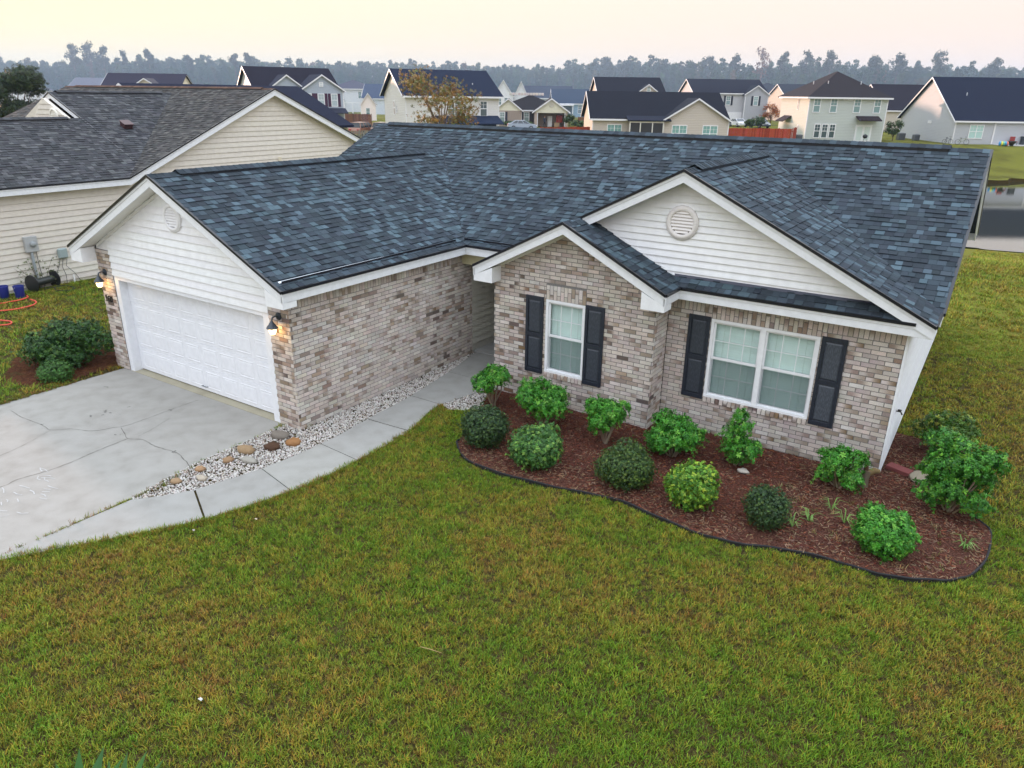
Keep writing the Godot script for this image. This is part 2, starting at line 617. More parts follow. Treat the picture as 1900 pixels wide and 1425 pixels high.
# ---------------------------------------------------------------- siding boards: each board a slanted plank clipped to a polygon (u, height)
func siding(parent: Node, o: Vector3, u: Vector3, poly: PackedVector2Array, lap: float, k: Color, called := "siding_board", y_start := 0.0) -> void:
	var nrm := u.cross(Vector3.UP)
	var x := Transform3D(Basis(u, Vector3.UP, nrm), o)
	var lo := 1e9
	var hi := -1e9
	var ul := 1e9
	var uh := -1e9
	for p in poly:
		lo = minf(lo, p.y); hi = maxf(hi, p.y); ul = minf(ul, p.x); uh = maxf(uh, p.x)
	var y := y_start + floorf((lo - y_start) / lap) * lap
	while y < hi - 0.004:
		var band := PackedVector2Array([Vector2(ul - 1, y), Vector2(uh + 1, y), Vector2(uh + 1, y + lap), Vector2(ul - 1, y + lap)])
		for piece in Geometry2D.intersect_polygons(poly, band):
			if Geometry2D.is_polygon_clockwise(piece): piece.reverse()
			var b := MB.new()
			var front := []
			for q in piece:
				front.append(x * Vector3(q.x, q.y, lerpf(0.026, -0.004, (q.y - y) / lap)))
			if front.size() < 3: continue
			var kk := jit(k, 0.012, 0.003)
			var fx := Geometry2D.triangulate_polygon(piece)
			for j in range(0, fx.size(), 3):
				var p0: Vector3 = front[fx[j]]
				var p1: Vector3 = front[fx[j + 1]]
				var p2: Vector3 = front[fx[j + 2]]
				if (p1 - p0).cross(p2 - p0).dot(nrm) > 0: b.tri(p0, p1, p2, kk)
				else: b.tri(p0, p2, p1, kk)
			for i in piece.size():
				var p0: Vector3 = front[i]
				var p1: Vector3 = front[(i + 1) % piece.size()]
				var q0: Vector2 = piece[i]
				var q1: Vector2 = piece[(i + 1) % piece.size()]
				b.quad(p1, p0, x * Vector3(q0.x, q0.y, -0.013), x * Vector3(q1.x, q1.y, -0.013), kk)
			pm(called, b, mats["siding"], parent)
		y += lap

# ---------------------------------------------------------------- shingles
var shingle_pool := []

func shingle_tone(pal: Array, n: float) -> Color:
	var q := rng.randf() + n * 0.25
	if q > 0.84: return jit(pal[2], 0.08, 0.004)
	if q > 0.5: return jit(pal[1], 0.08, 0.004)
	return jit(pal[0], 0.09, 0.004)

func shingle_shape(b: MB, x: Transform3D, piece: PackedVector2Array, v0: float, v1: float, thick: float, k: Color) -> void:
	var top := []
	var nz := x.basis.z
	for q in piece:
		top.append(x * Vector3(q.x, q.y, lerpf(thick, 0.002, (q.y - v0) / (v1 - v0))))
	var fx := Geometry2D.triangulate_polygon(piece)
	for j in range(0, fx.size(), 3):
		var p0: Vector3 = top[fx[j]]
		var p1: Vector3 = top[fx[j + 1]]
		var p2: Vector3 = top[fx[j + 2]]
		if (p1 - p0).cross(p2 - p0).dot(nz) > 0: b.tri(p0, p1, p2, k)
		else: b.tri(p0, p2, p1, k)
	for i in piece.size():
		var q0: Vector2 = piece[i]
		var q1: Vector2 = piece[(i + 1) % piece.size()]
		b.quad(top[(i + 1) % piece.size()], top[i], x * Vector3(q0.x, q0.y, -0.004), x * Vector3(q1.x, q1.y, -0.004), k)

# one roof face: o its lower-left corner, u along the eave, w up the slope; poly in (u, w)
func roof_face(roof: Node3D, b: MB, deck: MB, o: Vector3, u: Vector3, w: Vector3, poly: PackedVector2Array, pal: Array, row_h := 0.146, pick := true, wide := 1.0) -> void:
	var x := Transform3D(Basis(u, w, u.cross(w)), o)
	if Geometry2D.is_polygon_clockwise(poly): poly.reverse()
	var dp := []
	for q in poly: dp.append(x * Vector3(q.x, q.y, -0.004))
	deck.prism(dp, x.basis.z * -0.03, pal[0])
	var lo := 1e9
	var hi := -1e9
	var ul := 1e9
	var uh := -1e9
	for p in poly:
		lo = minf(lo, p.y); hi = maxf(hi, p.y); ul = minf(ul, p.x); uh = maxf(uh, p.x)
	var nz := FastNoiseLite.new()
	nz.seed = 77
	nz.frequency = 0.35
	var v0 := lo
	var long := uh - ul
	while v0 < hi - 0.01:
		var v1 := v0 + row_h
		var s := ul - rng.randf() * 0.3
		while s < uh:
			var wd := rng.randf_range(0.11, 0.21) * wide
			var e := s + wd - 0.006
			var thick := 0.020 if rng.randf() < 0.5 else 0.006
			thick += rng.randf() * 0.002
			var k := shingle_tone(pal, nz.get_noise_2d(s, v0 * 2.0))
			var q := PackedVector2Array([Vector2(s, v0), Vector2(e, v0), Vector2(e, v1), Vector2(s, v1)])
			var inside := 0
			for p in q:
				if Geometry2D.is_point_in_polygon(p, poly): inside += 1
			if inside == 4:
				if pick:
					var at := x * Vector3(s, v0, 0)
					var to := EYE - at
					shingle_pool.append([x.basis.z.dot(to) / pow(to.length(), 3.0) * wd, roof, x, s, v0, wd, row_h, thick, k, b])
				else: shingle_shape(b, x, q, v0, v1, thick, k)
			elif inside > 0 or s < ul or e > uh or long < 1.0:
				for piece in Geometry2D.intersect_polygons(poly, q):
					if piece.size() < 3: continue
					if Geometry2D.is_polygon_clockwise(piece): piece.reverse()
					if Geometry2D.triangulate_polygon(piece).size() == 0: continue
					shingle_shape(b, x, piece, v0, v1, thick, k)
			s += wd
		v0 += row_h

func finish_shingles() -> void:
	shingle_pool.sort_custom(func(p, q): return p[0] > q[0])
	var per := {}
	for q in shingle_pool:
		var n: int = per.get(q[1], 0)
		var wd: float = q[5]
		var h: float = q[6]
		if n < 300:
			per[q[1]] = n + 1
			var b := MB.new()
			shingle_shape(b, Transform3D(), PackedVector2Array([Vector2(0, 0), Vector2(wd - 0.006, 0), Vector2(wd - 0.006, h), Vector2(0, h)]), 0.0, h, q[7], q[8])
			pm("shingle", b, mats["shingle"], q[1], (q[2] as Transform3D).translated_local(Vector3(q[3], q[4], 0)))
		else:
			shingle_shape(q[9], q[2], PackedVector2Array([Vector2(q[3], q[4]), Vector2(q[3] + wd - 0.006, q[4]), Vector2(q[3] + wd - 0.006, q[4] + h), Vector2(q[3], q[4] + h)]), q[4], q[4] + h, q[7], q[8])

# saddle caps along a ridge from p to q; lift = raised on a ridge vent between the two shares
func ridge_caps(roof: Node3D, p: Vector3, q: Vector3, fall: float, pal: Array, lift := 0.0, from := 0.0, to := 1.0, step := 0.15) -> void:
	var d := (q - p).normalized()
	var side := d.cross(Vector3.UP).normalized()
	var n := int((q - p).length() / step)
	for i in n:
		var a := p.lerp(q, float(i) / n)
		var e := p.lerp(q, (i + 1.15) / n)
		var f := (i + 0.5) / n
		var up := (lift if f > from and f < to else 0.0)
		var b := MB.new()
		var k := shingle_tone(pal, -0.6)
		var hw := 0.15
		var ya := Vector3.UP * (up + 0.016 + (i % 3) * 0.0012)
		var yb := Vector3.UP * (up + 0.008 + (i % 3) * 0.0012)
		for s in [-1.0, 1.0]:
			var o: Vector3 = side * s * hw - Vector3.UP * fall * hw
			var c0 := a + ya
			var c1 := e + yb
			var pts := [c0, c0 + o, c1 + o, c1]
			if s < 0: pts.reverse()
			b.prism(pts, Vector3.DOWN * 0.007, k)
		pm("ridge_cap", b, mats["shingle"], roof)
	if lift > 0.0:
		var b := MB.new()
		for s in [-1.0, 1.0]:
			var a := p.lerp(q, from)
			var e := p.lerp(q, to)
			var o: Vector3 = side * s * 0.145 - Vector3.UP * fall * 0.145
			var pts := [a + o + Vector3.UP * lift, a + o - Vector3.UP * 0.01, e + o - Vector3.UP * 0.01, e + o + Vector3.UP * lift]
			if s > 0: pts.reverse()
			b.prism(pts, side * -s * 0.03, C8(22, 24, 30))
		pm("ridge_vent", b, mats["black_metal"], roof)

# white board under a sloping or level roof edge from a to e, hanging h, thickness t along out; dark drip edge on top
func fascia(parent: Node, a: Vector3, e: Vector3, out: Vector3, h: float, called: String, drip := true, k := Color(0.905, 0.915, 0.93)) -> void:
	var b := MB.new()
	var dn := Vector3.DOWN
	var low := [a + dn * 0.03, a + dn * h, e + dn * h, e + dn * 0.03]
	if (low[1] - low[0]).cross(low[2] - low[1]).dot(out) < 0: low.reverse()
	b.prism(low, out * -0.028, k)
	var hi := [a + out * 0.014 + dn * 0.022, a + out * 0.014 + dn * 0.085, e + out * 0.014 + dn * 0.085, e + out * 0.014 + dn * 0.022]
	if (hi[1] - hi[0]).cross(hi[2] - hi[1]).dot(out) < 0: hi.reverse()
	b.prism(hi, out * -0.0135, k)
	pm(called, b, mats["trim"], parent)
	if drip:
		var c := MB.new()
		var dr := [a + out * 0.034 + Vector3.UP * 0.012, a + out * 0.034 + dn * 0.04, e + out * 0.034 + dn * 0.04, e + out * 0.034 + Vector3.UP * 0.012]
		if (dr[1] - dr[0]).cross(dr[2] - dr[1]).dot(out) < 0: dr.reverse()
		c.prism(dr, out * -0.05, C8(24, 26, 34))
		pm("drip_edge", c, mats["black_metal"], parent)

func gable_vent(parent: Node, at: Vector3, nrm: Vector3, r: float, k: Color) -> void:
	var v := Node3D.new()
	v.name = "gable_vent"
	parent.add_child(v, true)
	var y := nrm
	var z := Vector3.UP
	var x := Transform3D(Basis(z.cross(y).normalized() * -1.0, y, z * -1.0), at)
	x = Transform3D(Basis(y.cross(z), y, z), at)
	var b := MB.new()
	b.lathe([[r * 1.0, -0.01], [r * 1.0, 0.028], [r * 0.94, 0.04], [r * 0.9, 0.04], [r * 0.87, 0.055], [r * 0.72, 0.055], [r * 0.68, 0.03], [r * 0.68, 0.0]], 40, k, x)
	pm("vent_frame", b, mats["paint"], v)
	b = MB.new()
	b.lathe([[r * 0.7, 0.004], [0.001, 0.004]], 40, C8(120, 114, 110), x)
	pm("vent_back", b, mats["paint"], v)
	for i in 7:
		var h := lerpf(-0.56, 0.56, i / 6.0) * r
		var half := sqrt(maxf(0.0, pow(r * 0.69, 2) - h * h))
		b = MB.new()
		var lx := Transform3D(Basis(x.basis.x, x.basis.z, x.basis.y) , at)
		var m := Transform3D(Basis(Vector3.UP.cross(nrm), Vector3.UP, nrm), at + Vector3.UP * h)
		m = m.rotated_local(Vector3.RIGHT, -0.55)
		b.bx(Vector3(-half, -0.03, 0.012), Vector3(half, 0.035, 0.02), k, m.translated_local(Vector3(0, 0, 0.012)))
		pm("vent_slat", b, mats["paint"], v)

# ---------------------------------------------------------------- windows with frame, sashes, muntins, blind
func sash_window(parent: Node, o: Vector3, w: float, h: float, units: int) -> void:
	var wn := Node3D.new()
	wn.name = "window"
	wn.position = o
	parent.add_child(wn, true)
	var white := Color(0.93, 0.94, 0.95)
	var f := 0.055
	var mull := 0.085
	var b := MB.new()
	b.bx(Vector3(0, h - f, -0.10), Vector3(w, h, 0.012), white)
	b.bx(Vector3(0, 0, -0.10), Vector3(w, f * 0.8, 0.02), white)
	b.bx(Vector3(0, f * 0.8, -0.10), Vector3(f, h - f, 0.012), white)
	b.bx(Vector3(w - f, f * 0.8, -0.10), Vector3(w, h - f, 0.012), white)
	var uw := (w - (units - 1) * mull) / units
	if units == 2: b.bx(Vector3(uw, f * 0.8, -0.10), Vector3(uw + mull, h - f, 0.014), white)
	pm("window_frame", b, mats["paint"], wn)
	for i in units:
		var x0 := i * (uw + mull) + (f if i == 0 else 0.0)
		var x1 := i * (uw + mull) + uw - (f if i == units - 1 else 0.0)
		var y0 := f * 0.8
		var y1 := h - f
		var ym := lerpf(y0, y1, 0.5)
		for s in 2:
			var a := y0 if s == 0 else ym
			var e := ym + 0.02 if s == 0 else y1
			var z := -0.025 if s == 1 else -0.055
			var sb := MB.new()
			var t := 0.034
			sb.bx(Vector3(x0, a, z - 0.03), Vector3(x1, a + t + (0.012 if s == 1 else 0.0), z), white)
			sb.bx(Vector3(x0, e - t, z - 0.03), Vector3(x1, e, z), white)
			sb.bx(Vector3(x0, a + t, z - 0.03), Vector3(x0 + t, e - t, z), white)
			sb.bx(Vector3(x1 - t, a + t, z - 0.03), Vector3(x1, e - t, z), white)
			pm("sash", sb, mats["paint"], wn)
			var gb := MB.new()
			gb.quad(Vector3(x0 + t, a + t, z - 0.012), Vector3(x1 - t, a + t, z - 0.012), Vector3(x1 - t, e - t, z - 0.012), Vector3(x0 + t, e - t, z - 0.012), Color.WHITE)
			pm("pane", gb, mats["glass"], wn)
			var mb := MB.new()
			for j in 2:
				var mx := lerpf(x0 + t, x1 - t, (j + 1) / 3.0)
				mb.bx(Vector3(mx - 0.008, a + t, z - 0.024), Vector3(mx + 0.008, e - t, z - 0.016), white)
			var my := (a + e) * 0.5
			mb.bx(Vector3(x0 + t, my - 0.008, z - 0.0235), Vector3(x1 - t, my + 0.008, z - 0.0165), white)
			pm("muntin", mb, mats["paint"], wn)
			if s == 0:
				var cb := MB.new()
				cb.quad(Vector3(x0 + t * 0.5, a + t, -0.022), Vector3(x1 - t * 0.5, a + t, -0.022), Vector3(x1 - t * 0.5, e - t, -0.022), Vector3(x0 + t * 0.5, e - t, -0.022), Color.WHITE)
				pm("insect_screen", cb, mats["screen_mesh"], wn)
		var n := int((y1 - y0) / 0.046)
		for j in n:
			var y := y0 + 0.01 + j * 0.046
			var sl := MB.new()
			var m := Transform3D(Basis(Vector3.RIGHT, 1.0), Vector3(0, y, -0.14))
			sl.bx(Vector3(x0 + 0.004, -0.0015, -0.024), Vector3(x1 - 0.004, 0.0015, 0.024), jit(C8(206, 230, 224), 0.012, 0.003), m)
			pm("blind_slat", sl, mats["paint"], wn)
		var cd := MB.new()
		for j in 2:
			var mx := lerpf(x0, x1, 0.2 + 0.6 * j)
			cd.bx(Vector3(mx - 0.003, y0, -0.112), Vector3(mx + 0.003, y1, -0.108), C8(180, 200, 192))
		pm("blind_cord", cd, mats["paint"], wn)
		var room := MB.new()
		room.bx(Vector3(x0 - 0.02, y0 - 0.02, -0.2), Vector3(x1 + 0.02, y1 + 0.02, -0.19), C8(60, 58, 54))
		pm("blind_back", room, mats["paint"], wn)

func shutter(parent: Node, o: Vector3, w: float, h: float, worn_or_sunlit: float) -> void:
	var s := Node3D.new()
	s.name = "shutter"
	s.position = o
	parent.add_child(s, true)
	var k := C8(48, 55, 68)
	var b := MB.new()
	var st := 0.06
	b.soft(Vector3(0, 0, 0), Vector3(st, h, 0.032), 0.003, k)
	b.soft(Vector3(w - st, 0, 0), Vector3(w, h, 0.032), 0.003, k)
	for r in [[0.0, 0.085], [h * 0.5 - 0.045, h * 0.5 + 0.045], [h - 0.085, h]]:
		b.soft(Vector3(st - 0.001, r[0], 0.0005), Vector3(w - st + 0.001, r[1], 0.031), 0.003, k)
	pm("shutter_frame", b, mats["shutter"], s)
	for r in [[0.085, h * 0.5 - 0.045], [h * 0.5 + 0.045, h - 0.085]]:
		var p := MB.new()
		var kk := jit(C8(68 + 16 * worn_or_sunlit, 75 + 16 * worn_or_sunlit, 86 + 16 * worn_or_sunlit), 0.03, 0.0)
		var x0 := st
		var x1 := w - st
		var e := 0.035
		var fl := [Vector3(x0, r[0], 0.008), Vector3(x1, r[0], 0.008), Vector3(x1, r[1], 0.008), Vector3(x0, r[1], 0.008)]
		var ft := [Vector3(x0 + e, r[0] + e, 0.028), Vector3(x1 - e, r[0] + e, 0.028), Vector3(x1 - e, r[1] - e, 0.028), Vector3(x0 + e, r[1] - e, 0.028)]
		for i in 4:
			p.quad(fl[i], fl[(i + 1) % 4], ft[(i + 1) % 4], ft[i], kk)
		p.quad(ft[0], ft[1], ft[2], ft[3], kk)
		pm("shutter_panel", p, mats["shutter"], s)

# ---------------------------------------------------------------- the house in front
const PAL := [Color(0.288, 0.322, 0.356), Color(0.335, 0.383, 0.422), Color(0.402, 0.475, 0.520)]

func main_house() -> void:
	brick_noise.seed = 5
	brick_noise.frequency = 0.55
	var h := thing("brick_house", "brick house with new blue-grey shingle roof, white garage door and black shutters", "house")
	var WH := C8(238, 240, 243)
	var MORT := C8(138, 136, 134)
	# --- brick walls
	var walls := []
	var bw := func() -> Node3D:
		var n := Node3D.new()
		n.name = "brick_wall"
		h.add_child(n, true)
		return n
	var y0 := -0.13
	var ys := 29 * CH
	# gabled bay, its return, the double-window wall, garage side, garage piers
	var wa: Node3D = bw.call()
	var ha := [Rect2(3.678 - 2.393, 0.672, 0.909, 1.566)]
	brick_wall(wa, Vector3(-3.678, 0, 0), Vector3.RIGHT, 3.678, y0, 3.72, [Rect2(3.678 - 2.393, 0.672 - 0.105, 0.909, 1.566 + 0.105 + 0.305)], [1.806, 3.66, 0.507], 0.03)
	var m := MB.new()
	wall_body(m, Vector3(-3.678, 0, 0), Vector3.RIGHT, 3.66, y0, 2.72, 0.16, ha, MORT)
	m.prism([Vector3(-3.678, 2.72, -0.009), Vector3(0, 2.72, -0.009), Vector3(-1.872, 3.66, -0.009)], Vector3(0, 0, -0.15), MORT)
	pm("mortar", m, mats["mortar"], wa)
	var sb: MB = wa.get_meta("bricks")
	soldiers(sb, Vector3(-2.393, 0, 0), Vector3.RIGHT, 0.909, 2.241, 0.30, true)
	rowlock(sb, Vector3(-3.678, 0, 0), Vector3.RIGHT, 3.678 - 2.393, 3.678 - 2.393 + 0.909, 0.672)
	var wr: Node3D = bw.call()
	brick_wall(wr, Vector3(0, 0, 0), Vector3(0, 0, -1), 0.613, y0, ys, [], [], 0.12)
	soldiers(wr.get_meta("bricks"), Vector3(0, 0, 0), Vector3(0, 0, -1), 0.613, ys, 0.24)
	m = MB.new()
	wall_body(m, Vector3(0, 0, -0.009), Vector3(0, 0, -1), 0.60, y0, 2.58, 0.15, [], MORT)
	pm("mortar", m, mats["mortar"], wr)
	var wb: Node3D = bw.call()
	var hb := [Rect2(0.856, 0.672, 1.951, 1.566)]
	brick_wall(wb, Vector3(0.001, 0, -0.622), Vector3.RIGHT, 4.127, y0, ys, [Rect2(0.855, 0.567, 1.951, 1.80)], [], 0.0)
	sb = wb.get_meta("bricks")
	soldiers(sb, Vector3(0.856, 0, -0.622), Vector3.RIGHT, 1.951, 2.241, 0.335, true)
	soldiers(sb, Vector3(0.002, 0, -0.622), Vector3.RIGHT, 0.85, ys, 0.24)
	soldiers(sb, Vector3(2.812, 0, -0.622), Vector3.RIGHT, 1.316, ys, 0.24)
	rowlock(sb, Vector3(0, 0, -0.622), Vector3.RIGHT, 0.856, 2.807, 0.672)
	m = MB.new()
	wall_body(m, Vector3(0.0, 0, -0.622), Vector3.RIGHT, 4.125, y0, 2.58, 0.16, hb, MORT)
	pm("mortar", m, mats["mortar"], wb)
	var wg: Node3D = bw.call()
	brick_wall(wg, Vector3(-5.619, 0, 3.868), Vector3(0, 0, -1), 5.71, y0, ys, [], [], 0.06)
	soldiers(wg.get_meta("bricks"), Vector3(-5.619, 0, 3.868), Vector3(0, 0, -1), 5.71, ys, 0.24)
	m = MB.new()
	wall_body(m, Vector3(-5.619, 0, 3.85), Vector3(0, 0, -1), 5.69, y0, 2.58, 0.16, [], MORT)
	pm("mortar", m, mats["mortar"], wg)
	for s in [[-6.205, 0.586], [-11.998, 0.545]]:
		var wp: Node3D = bw.call()
		brick_wall(wp, Vector3(s[0], 0, 3.868), Vector3.RIGHT, s[1], y0, 2.74, [], [], 0.14)
		m = MB.new()
		wall_body(m, Vector3(s[0] + 0.012, 0, 3.868), Vector3.RIGHT, s[1] - 0.026, y0, 2.74, 0.14, [], MORT)
		pm("mortar", m, mats["mortar"], wp)
	finish_bricks()
	for n in h.get_children():
		if n.has_meta("bricks"):
			var o := pm("brick_courses", n.get_meta("bricks"), mats["brick_world"], n)
			o.set_meta("kind", "stuff")
			n.remove_meta("bricks")
	# --- siding: garage gable, big gable, entry wall, right side, rest
	var sg := Node3D.new()
	sg.name = "garage_gable"
	h.add_child(sg, true)
	var mid := -8.897
	var gs := 0.4989
	siding(sg, Vector3(-11.453, 0, 3.852), Vector3.RIGHT, PackedVector2Array([Vector2(0, 2.2), Vector2(5.248, 2.2), Vector2(5.248, 2.8), Vector2(5.79, 2.8), Vector2(11.453 + mid, 4.33), Vector2(-0.4, 2.95), Vector2(0, 2.95)]), 0.155, C8(238, 240, 243), "siding_board", 2.2)
	m = MB.new()
	m.prism([Vector3(-11.45, 2.16, 3.838), Vector3(-6.2, 2.16, 3.838), Vector3(-6.2, 2.74, 3.838), Vector3(-5.62, 2.74, 3.838), Vector3(mid, 4.38, 3.838), Vector3(-12.0, 2.74, 3.838), Vector3(-11.45, 2.74, 3.838)], Vector3(0, 0, -0.12), WH)
	pm("gable_sheathing", m, mats["paint"], sg)
	gable_vent(sg, Vector3(-8.80, 3.73, 3.862), Vector3.BACK, 0.29, C8(234, 234, 236))
	var s2 := Node3D.new()
	s2.name = "front_gable"
	h.add_child(s2, true)
	siding(s2, Vector3(0, 0, -0.65), Vector3.RIGHT, PackedVector2Array([Vector2(0.06, 2.9), Vector2(4.1, 2.9), Vector2(0.156, 4.82), Vector2(-1.90, 3.80), Vector2(-1.80, 3.80)]), 0.128, C8(240, 241, 243), "siding_board", 2.9)
	m = MB.new()
	m.prism([Vector3(-3.6, 2.6, -0.664), Vector3(4.12, 2.6, -0.664), Vector3(4.12, 2.9, -0.664), Vector3(0.156, 4.84, -0.664), Vector3(-3.6, 2.9, -0.664)], Vector3(0, 0, -0.12), WH)
	pm("gable_sheathing", m, mats["paint"], s2)
	gable_vent(s2, Vector3(0.095, 3.94, -0.636), Vector3.BACK, 0.315, C8(232, 227, 224))
	var flash := MB.new()
	flash.prism([Vector3(0.06, 2.935, -0.60), Vector3(4.0, 2.935, -0.60), Vector3(4.0, 2.985, -0.628), Vector3(0.04, 2.985, -0.628)], Vector3(0, -0.01, -0.02), C8(38, 40, 58))
	pm("wall_flashing", flash, mats["black_metal"], s2)
	flash = MB.new()
	flash.prism([Vector3(-1.80, 3.80, -0.63), Vector3(0.02, 2.90, -0.63), Vector3(0.04, 2.965, -0.632), Vector3(-1.80, 3.875, -0.632)], Vector3(0, 0, -0.01), WH)
	pm("corner_trim", flash, mats["trim"], s2)
	var se := Node3D.new()
	se.name = "entry_wall"
	h.add_child(se, true)
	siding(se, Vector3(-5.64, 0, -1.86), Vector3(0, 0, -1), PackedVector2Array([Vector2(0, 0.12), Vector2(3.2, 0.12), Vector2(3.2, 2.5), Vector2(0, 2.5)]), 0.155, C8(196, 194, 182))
	m = MB.new()
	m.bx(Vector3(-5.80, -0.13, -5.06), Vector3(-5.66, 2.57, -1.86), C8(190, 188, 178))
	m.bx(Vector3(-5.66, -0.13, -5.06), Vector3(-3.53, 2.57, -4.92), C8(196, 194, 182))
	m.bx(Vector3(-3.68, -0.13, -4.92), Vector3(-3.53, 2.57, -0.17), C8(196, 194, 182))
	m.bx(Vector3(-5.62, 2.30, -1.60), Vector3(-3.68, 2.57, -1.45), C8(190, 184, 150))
	pm("wall", m, mats["paint"], se)
	var dr := MB.new()
	dr.soft(Vector3(-5.2, 0.0, -4.915), Vector3(-4.25, 2.05, -4.88), 0.004, C8(70, 30, 28))
	pm("front_door", dr, mats["paint"], se)
	var ss := Node3D.new()
	ss.name = "side_wall"
	h.add_child(ss, true)
	siding(ss, Vector3(4.132, 0, -0.63), Vector3(0, 0, -1), PackedVector2Array([Vector2(0.1, 0.02), Vector2(10.0, 0.02), Vector2(10.0, 2.7), Vector2(9.72, 2.78), Vector2(5.48, 4.98), Vector2(0.62, 2.62), Vector2(0.1, 2.62)]), 0.155, C8(228, 231, 236))
	m = MB.new()
	m.prism([Vector3(4.116, -0.13, -0.79), Vector3(4.116, -0.13, -10.6), Vector3(4.116, 2.7, -10.6), Vector3(4.116, 5.0, -6.109), Vector3(4.116, 2.7, -1.3), Vector3(4.116, 2.6, -0.79)], Vector3(-0.14, 0, 0), WH)
	pm("wall", m, mats["paint"], ss)
	m = MB.new()
	m.bx(Vector3(4.118, -0.02, -0.715), Vector3(4.155, 2.60, -0.60), C8(236, 239, 243))
	pm("corner_board", m, mats["trim"], ss)
	m = MB.new()
	m.prism([Vector3(-12.0, -0.13, -10.6), Vector3(-12.0, -0.13, 3.72), Vector3(-12.0, 2.6, 3.72), Vector3(-12.0, 2.6, -1.3), Vector3(-12.0, 5.0, -6.109), Vector3(-12.0, 2.6, -10.6)], Vector3(0.14, 0, 0), C8(226, 228, 230))
	m.bx(Vector3(-11.86, -0.13, -10.6), Vector3(3.976, 2.6, -10.46), C8(226, 228, 230))
	pm("rear_wall", m, mats["paint"], h)
	# spigot on the side wall
	m = MB.new()
	m.tube([Vector3(4.15, 0.98, -1.18), Vector3(4.23, 0.98, -1.18), Vector3(4.26, 0.93, -1.18)], [0.014], 8, C8(60, 58, 56))
	m.lathe([[0.004, 0.0], [0.035, 0.004], [0.035, 0.012], [0.004, 0.016]], 12, C8(30, 30, 32), Transform3D(Basis(), Vector3(4.21, 1.0, -1.18)))
	m.bx(Vector3(4.148, 0.93, -1.22), Vector3(4.16, 1.03, -1.14), C8(215, 215, 216))
	pm("spigot", m, mats["black_metal"], h)
	# --- windows and shutters
	sash_window(h, Vector3(-2.393, 0.672, -0.012), 0.909, 1.566, 1)
	sash_window(h, Vector3(0.856, 0.672, -0.634), 1.951, 1.566, 2)
	shutter(h, Vector3(-2.86, 0.61, 0.003), 0.42, 1.66, 0.1)
	shutter(h, Vector3(-1.475, 0.61, 0.003), 0.42, 1.66, 0.25)
	shutter(h, Vector3(0.42, 0.61, -0.619), 0.42, 1.66, 0.15)
	shutter(h, Vector3(2.835, 0.61, -0.619), 0.42, 1.66, 1.2)
	# --- garage door and jambs
	var gd := Node3D.new()
	gd.name = "garage_door"
	gd.position = Vector3(-11.29, -0.06, 3.66)
	h.add_child(gd, true)
	var dw := 4.90
	for r in 4:
		var st := Node3D.new()
		st.name = "door_section"
		st.position = Vector3(0, r * 0.545, 0)
		gd.add_child(st, true)
		var sk := C8(231, 234, 240)
		var b := MB.new()
		b.soft(Vector3(0, 0.0, -0.05), Vector3(dw, 0.541, 0.0), 0.004, sk)
		pm("section_skin", b, mats["paint"], st)
		for cc in 8:
			b = MB.new()
			var x0 := 0.075 + cc * (dw - 0.15) / 8.0 + 0.055
			var x1 := 0.075 + (cc + 1) * (dw - 0.15) / 8.0 - 0.055
			var q := [[0.0, 0.0002], [0.014, -0.010], [0.032, -0.010], [0.055, 0.006]]
			q = [[0.0, 0.001], [0.012, 0.008], [0.022, 0.008], [0.036, 0.001], [0.066, 0.007]]
			for j in 4:
				var a: float = q[j][0]
				var e: float = q[j + 1][0]
				var o := [Vector3(x0 + a, 0.075 + a, q[j][1]), Vector3(x1 - a, 0.075 + a, q[j][1]), Vector3(x1 - a, 0.466 - a, q[j][1]), Vector3(x0 + a, 0.466 - a, q[j][1])]
				var f := [Vector3(x0 + e, 0.075 + e, q[j + 1][1]), Vector3(x1 - e, 0.075 + e, q[j + 1][1]), Vector3(x1 - e, 0.466 - e, q[j + 1][1]), Vector3(x0 + e, 0.466 - e, q[j + 1][1])]
				for i in 4: b.quad(o[i], o[(i + 1) % 4], f[(i + 1) % 4], f[i], sk)
				if j == 3: b.quad(f[0], f[1], f[2], f[3], sk)
			pm("door_panel", b, mats["paint"], st)
	var hb2 := MB.new()
	hb2.tube([Vector3(2.36, 0.10, 0.0), Vector3(2.37, 0.11, 0.05), Vector3(2.52, 0.11, 0.05), Vector3(2.53, 0.10, 0.0)], [0.009], 8, C8(70, 80, 92))
	pm("handle", hb2, mats["black_metal"], gd)
	m = MB.new()
	m.bx(Vector3(-11.453, -0.09, 3.64), Vector3(-11.29, 2.20, 3.846), C8(232, 235, 240))
	m.bx(Vector3(-6.39, -0.09, 3.64), Vector3(-6.207, 2.20, 3.846), C8(232, 235, 240))
	m.bx(Vector3(-11.29, 2.105, 3.66), Vector3(-6.39, 2.20, 3.848), C8(232, 235, 240))
	m.bx(Vector3(-11.42, 2.19, 3.853), Vector3(-6.20, 2.235, 3.872), C8(236, 238, 242))
	pm("door_jamb", m, mats["trim"], h)
	# --- roofs
	var roof := Node3D.new()
	roof.name = "roof"
	h.add_child(roof, true)
	var b := MB.new()
	var deck := MB.new()
	var E := 2.80
	var face := func(o: Vector3, u: Vector3, run: Vector3, rise: float, pts: Array, pick: bool) -> void:
		# pts are plan positions [along u, horizontal distance up the slope]
		var w := (run + Vector3.UP * rise).normalized()
		var f := sqrt(1.0 + rise * rise)
		var poly := PackedVector2Array()
		for p in pts: poly.append(Vector2(p[0], p[1] * f))
		roof_face(roof, b, deck, o, u, w, poly, PAL, 0.146, pick)
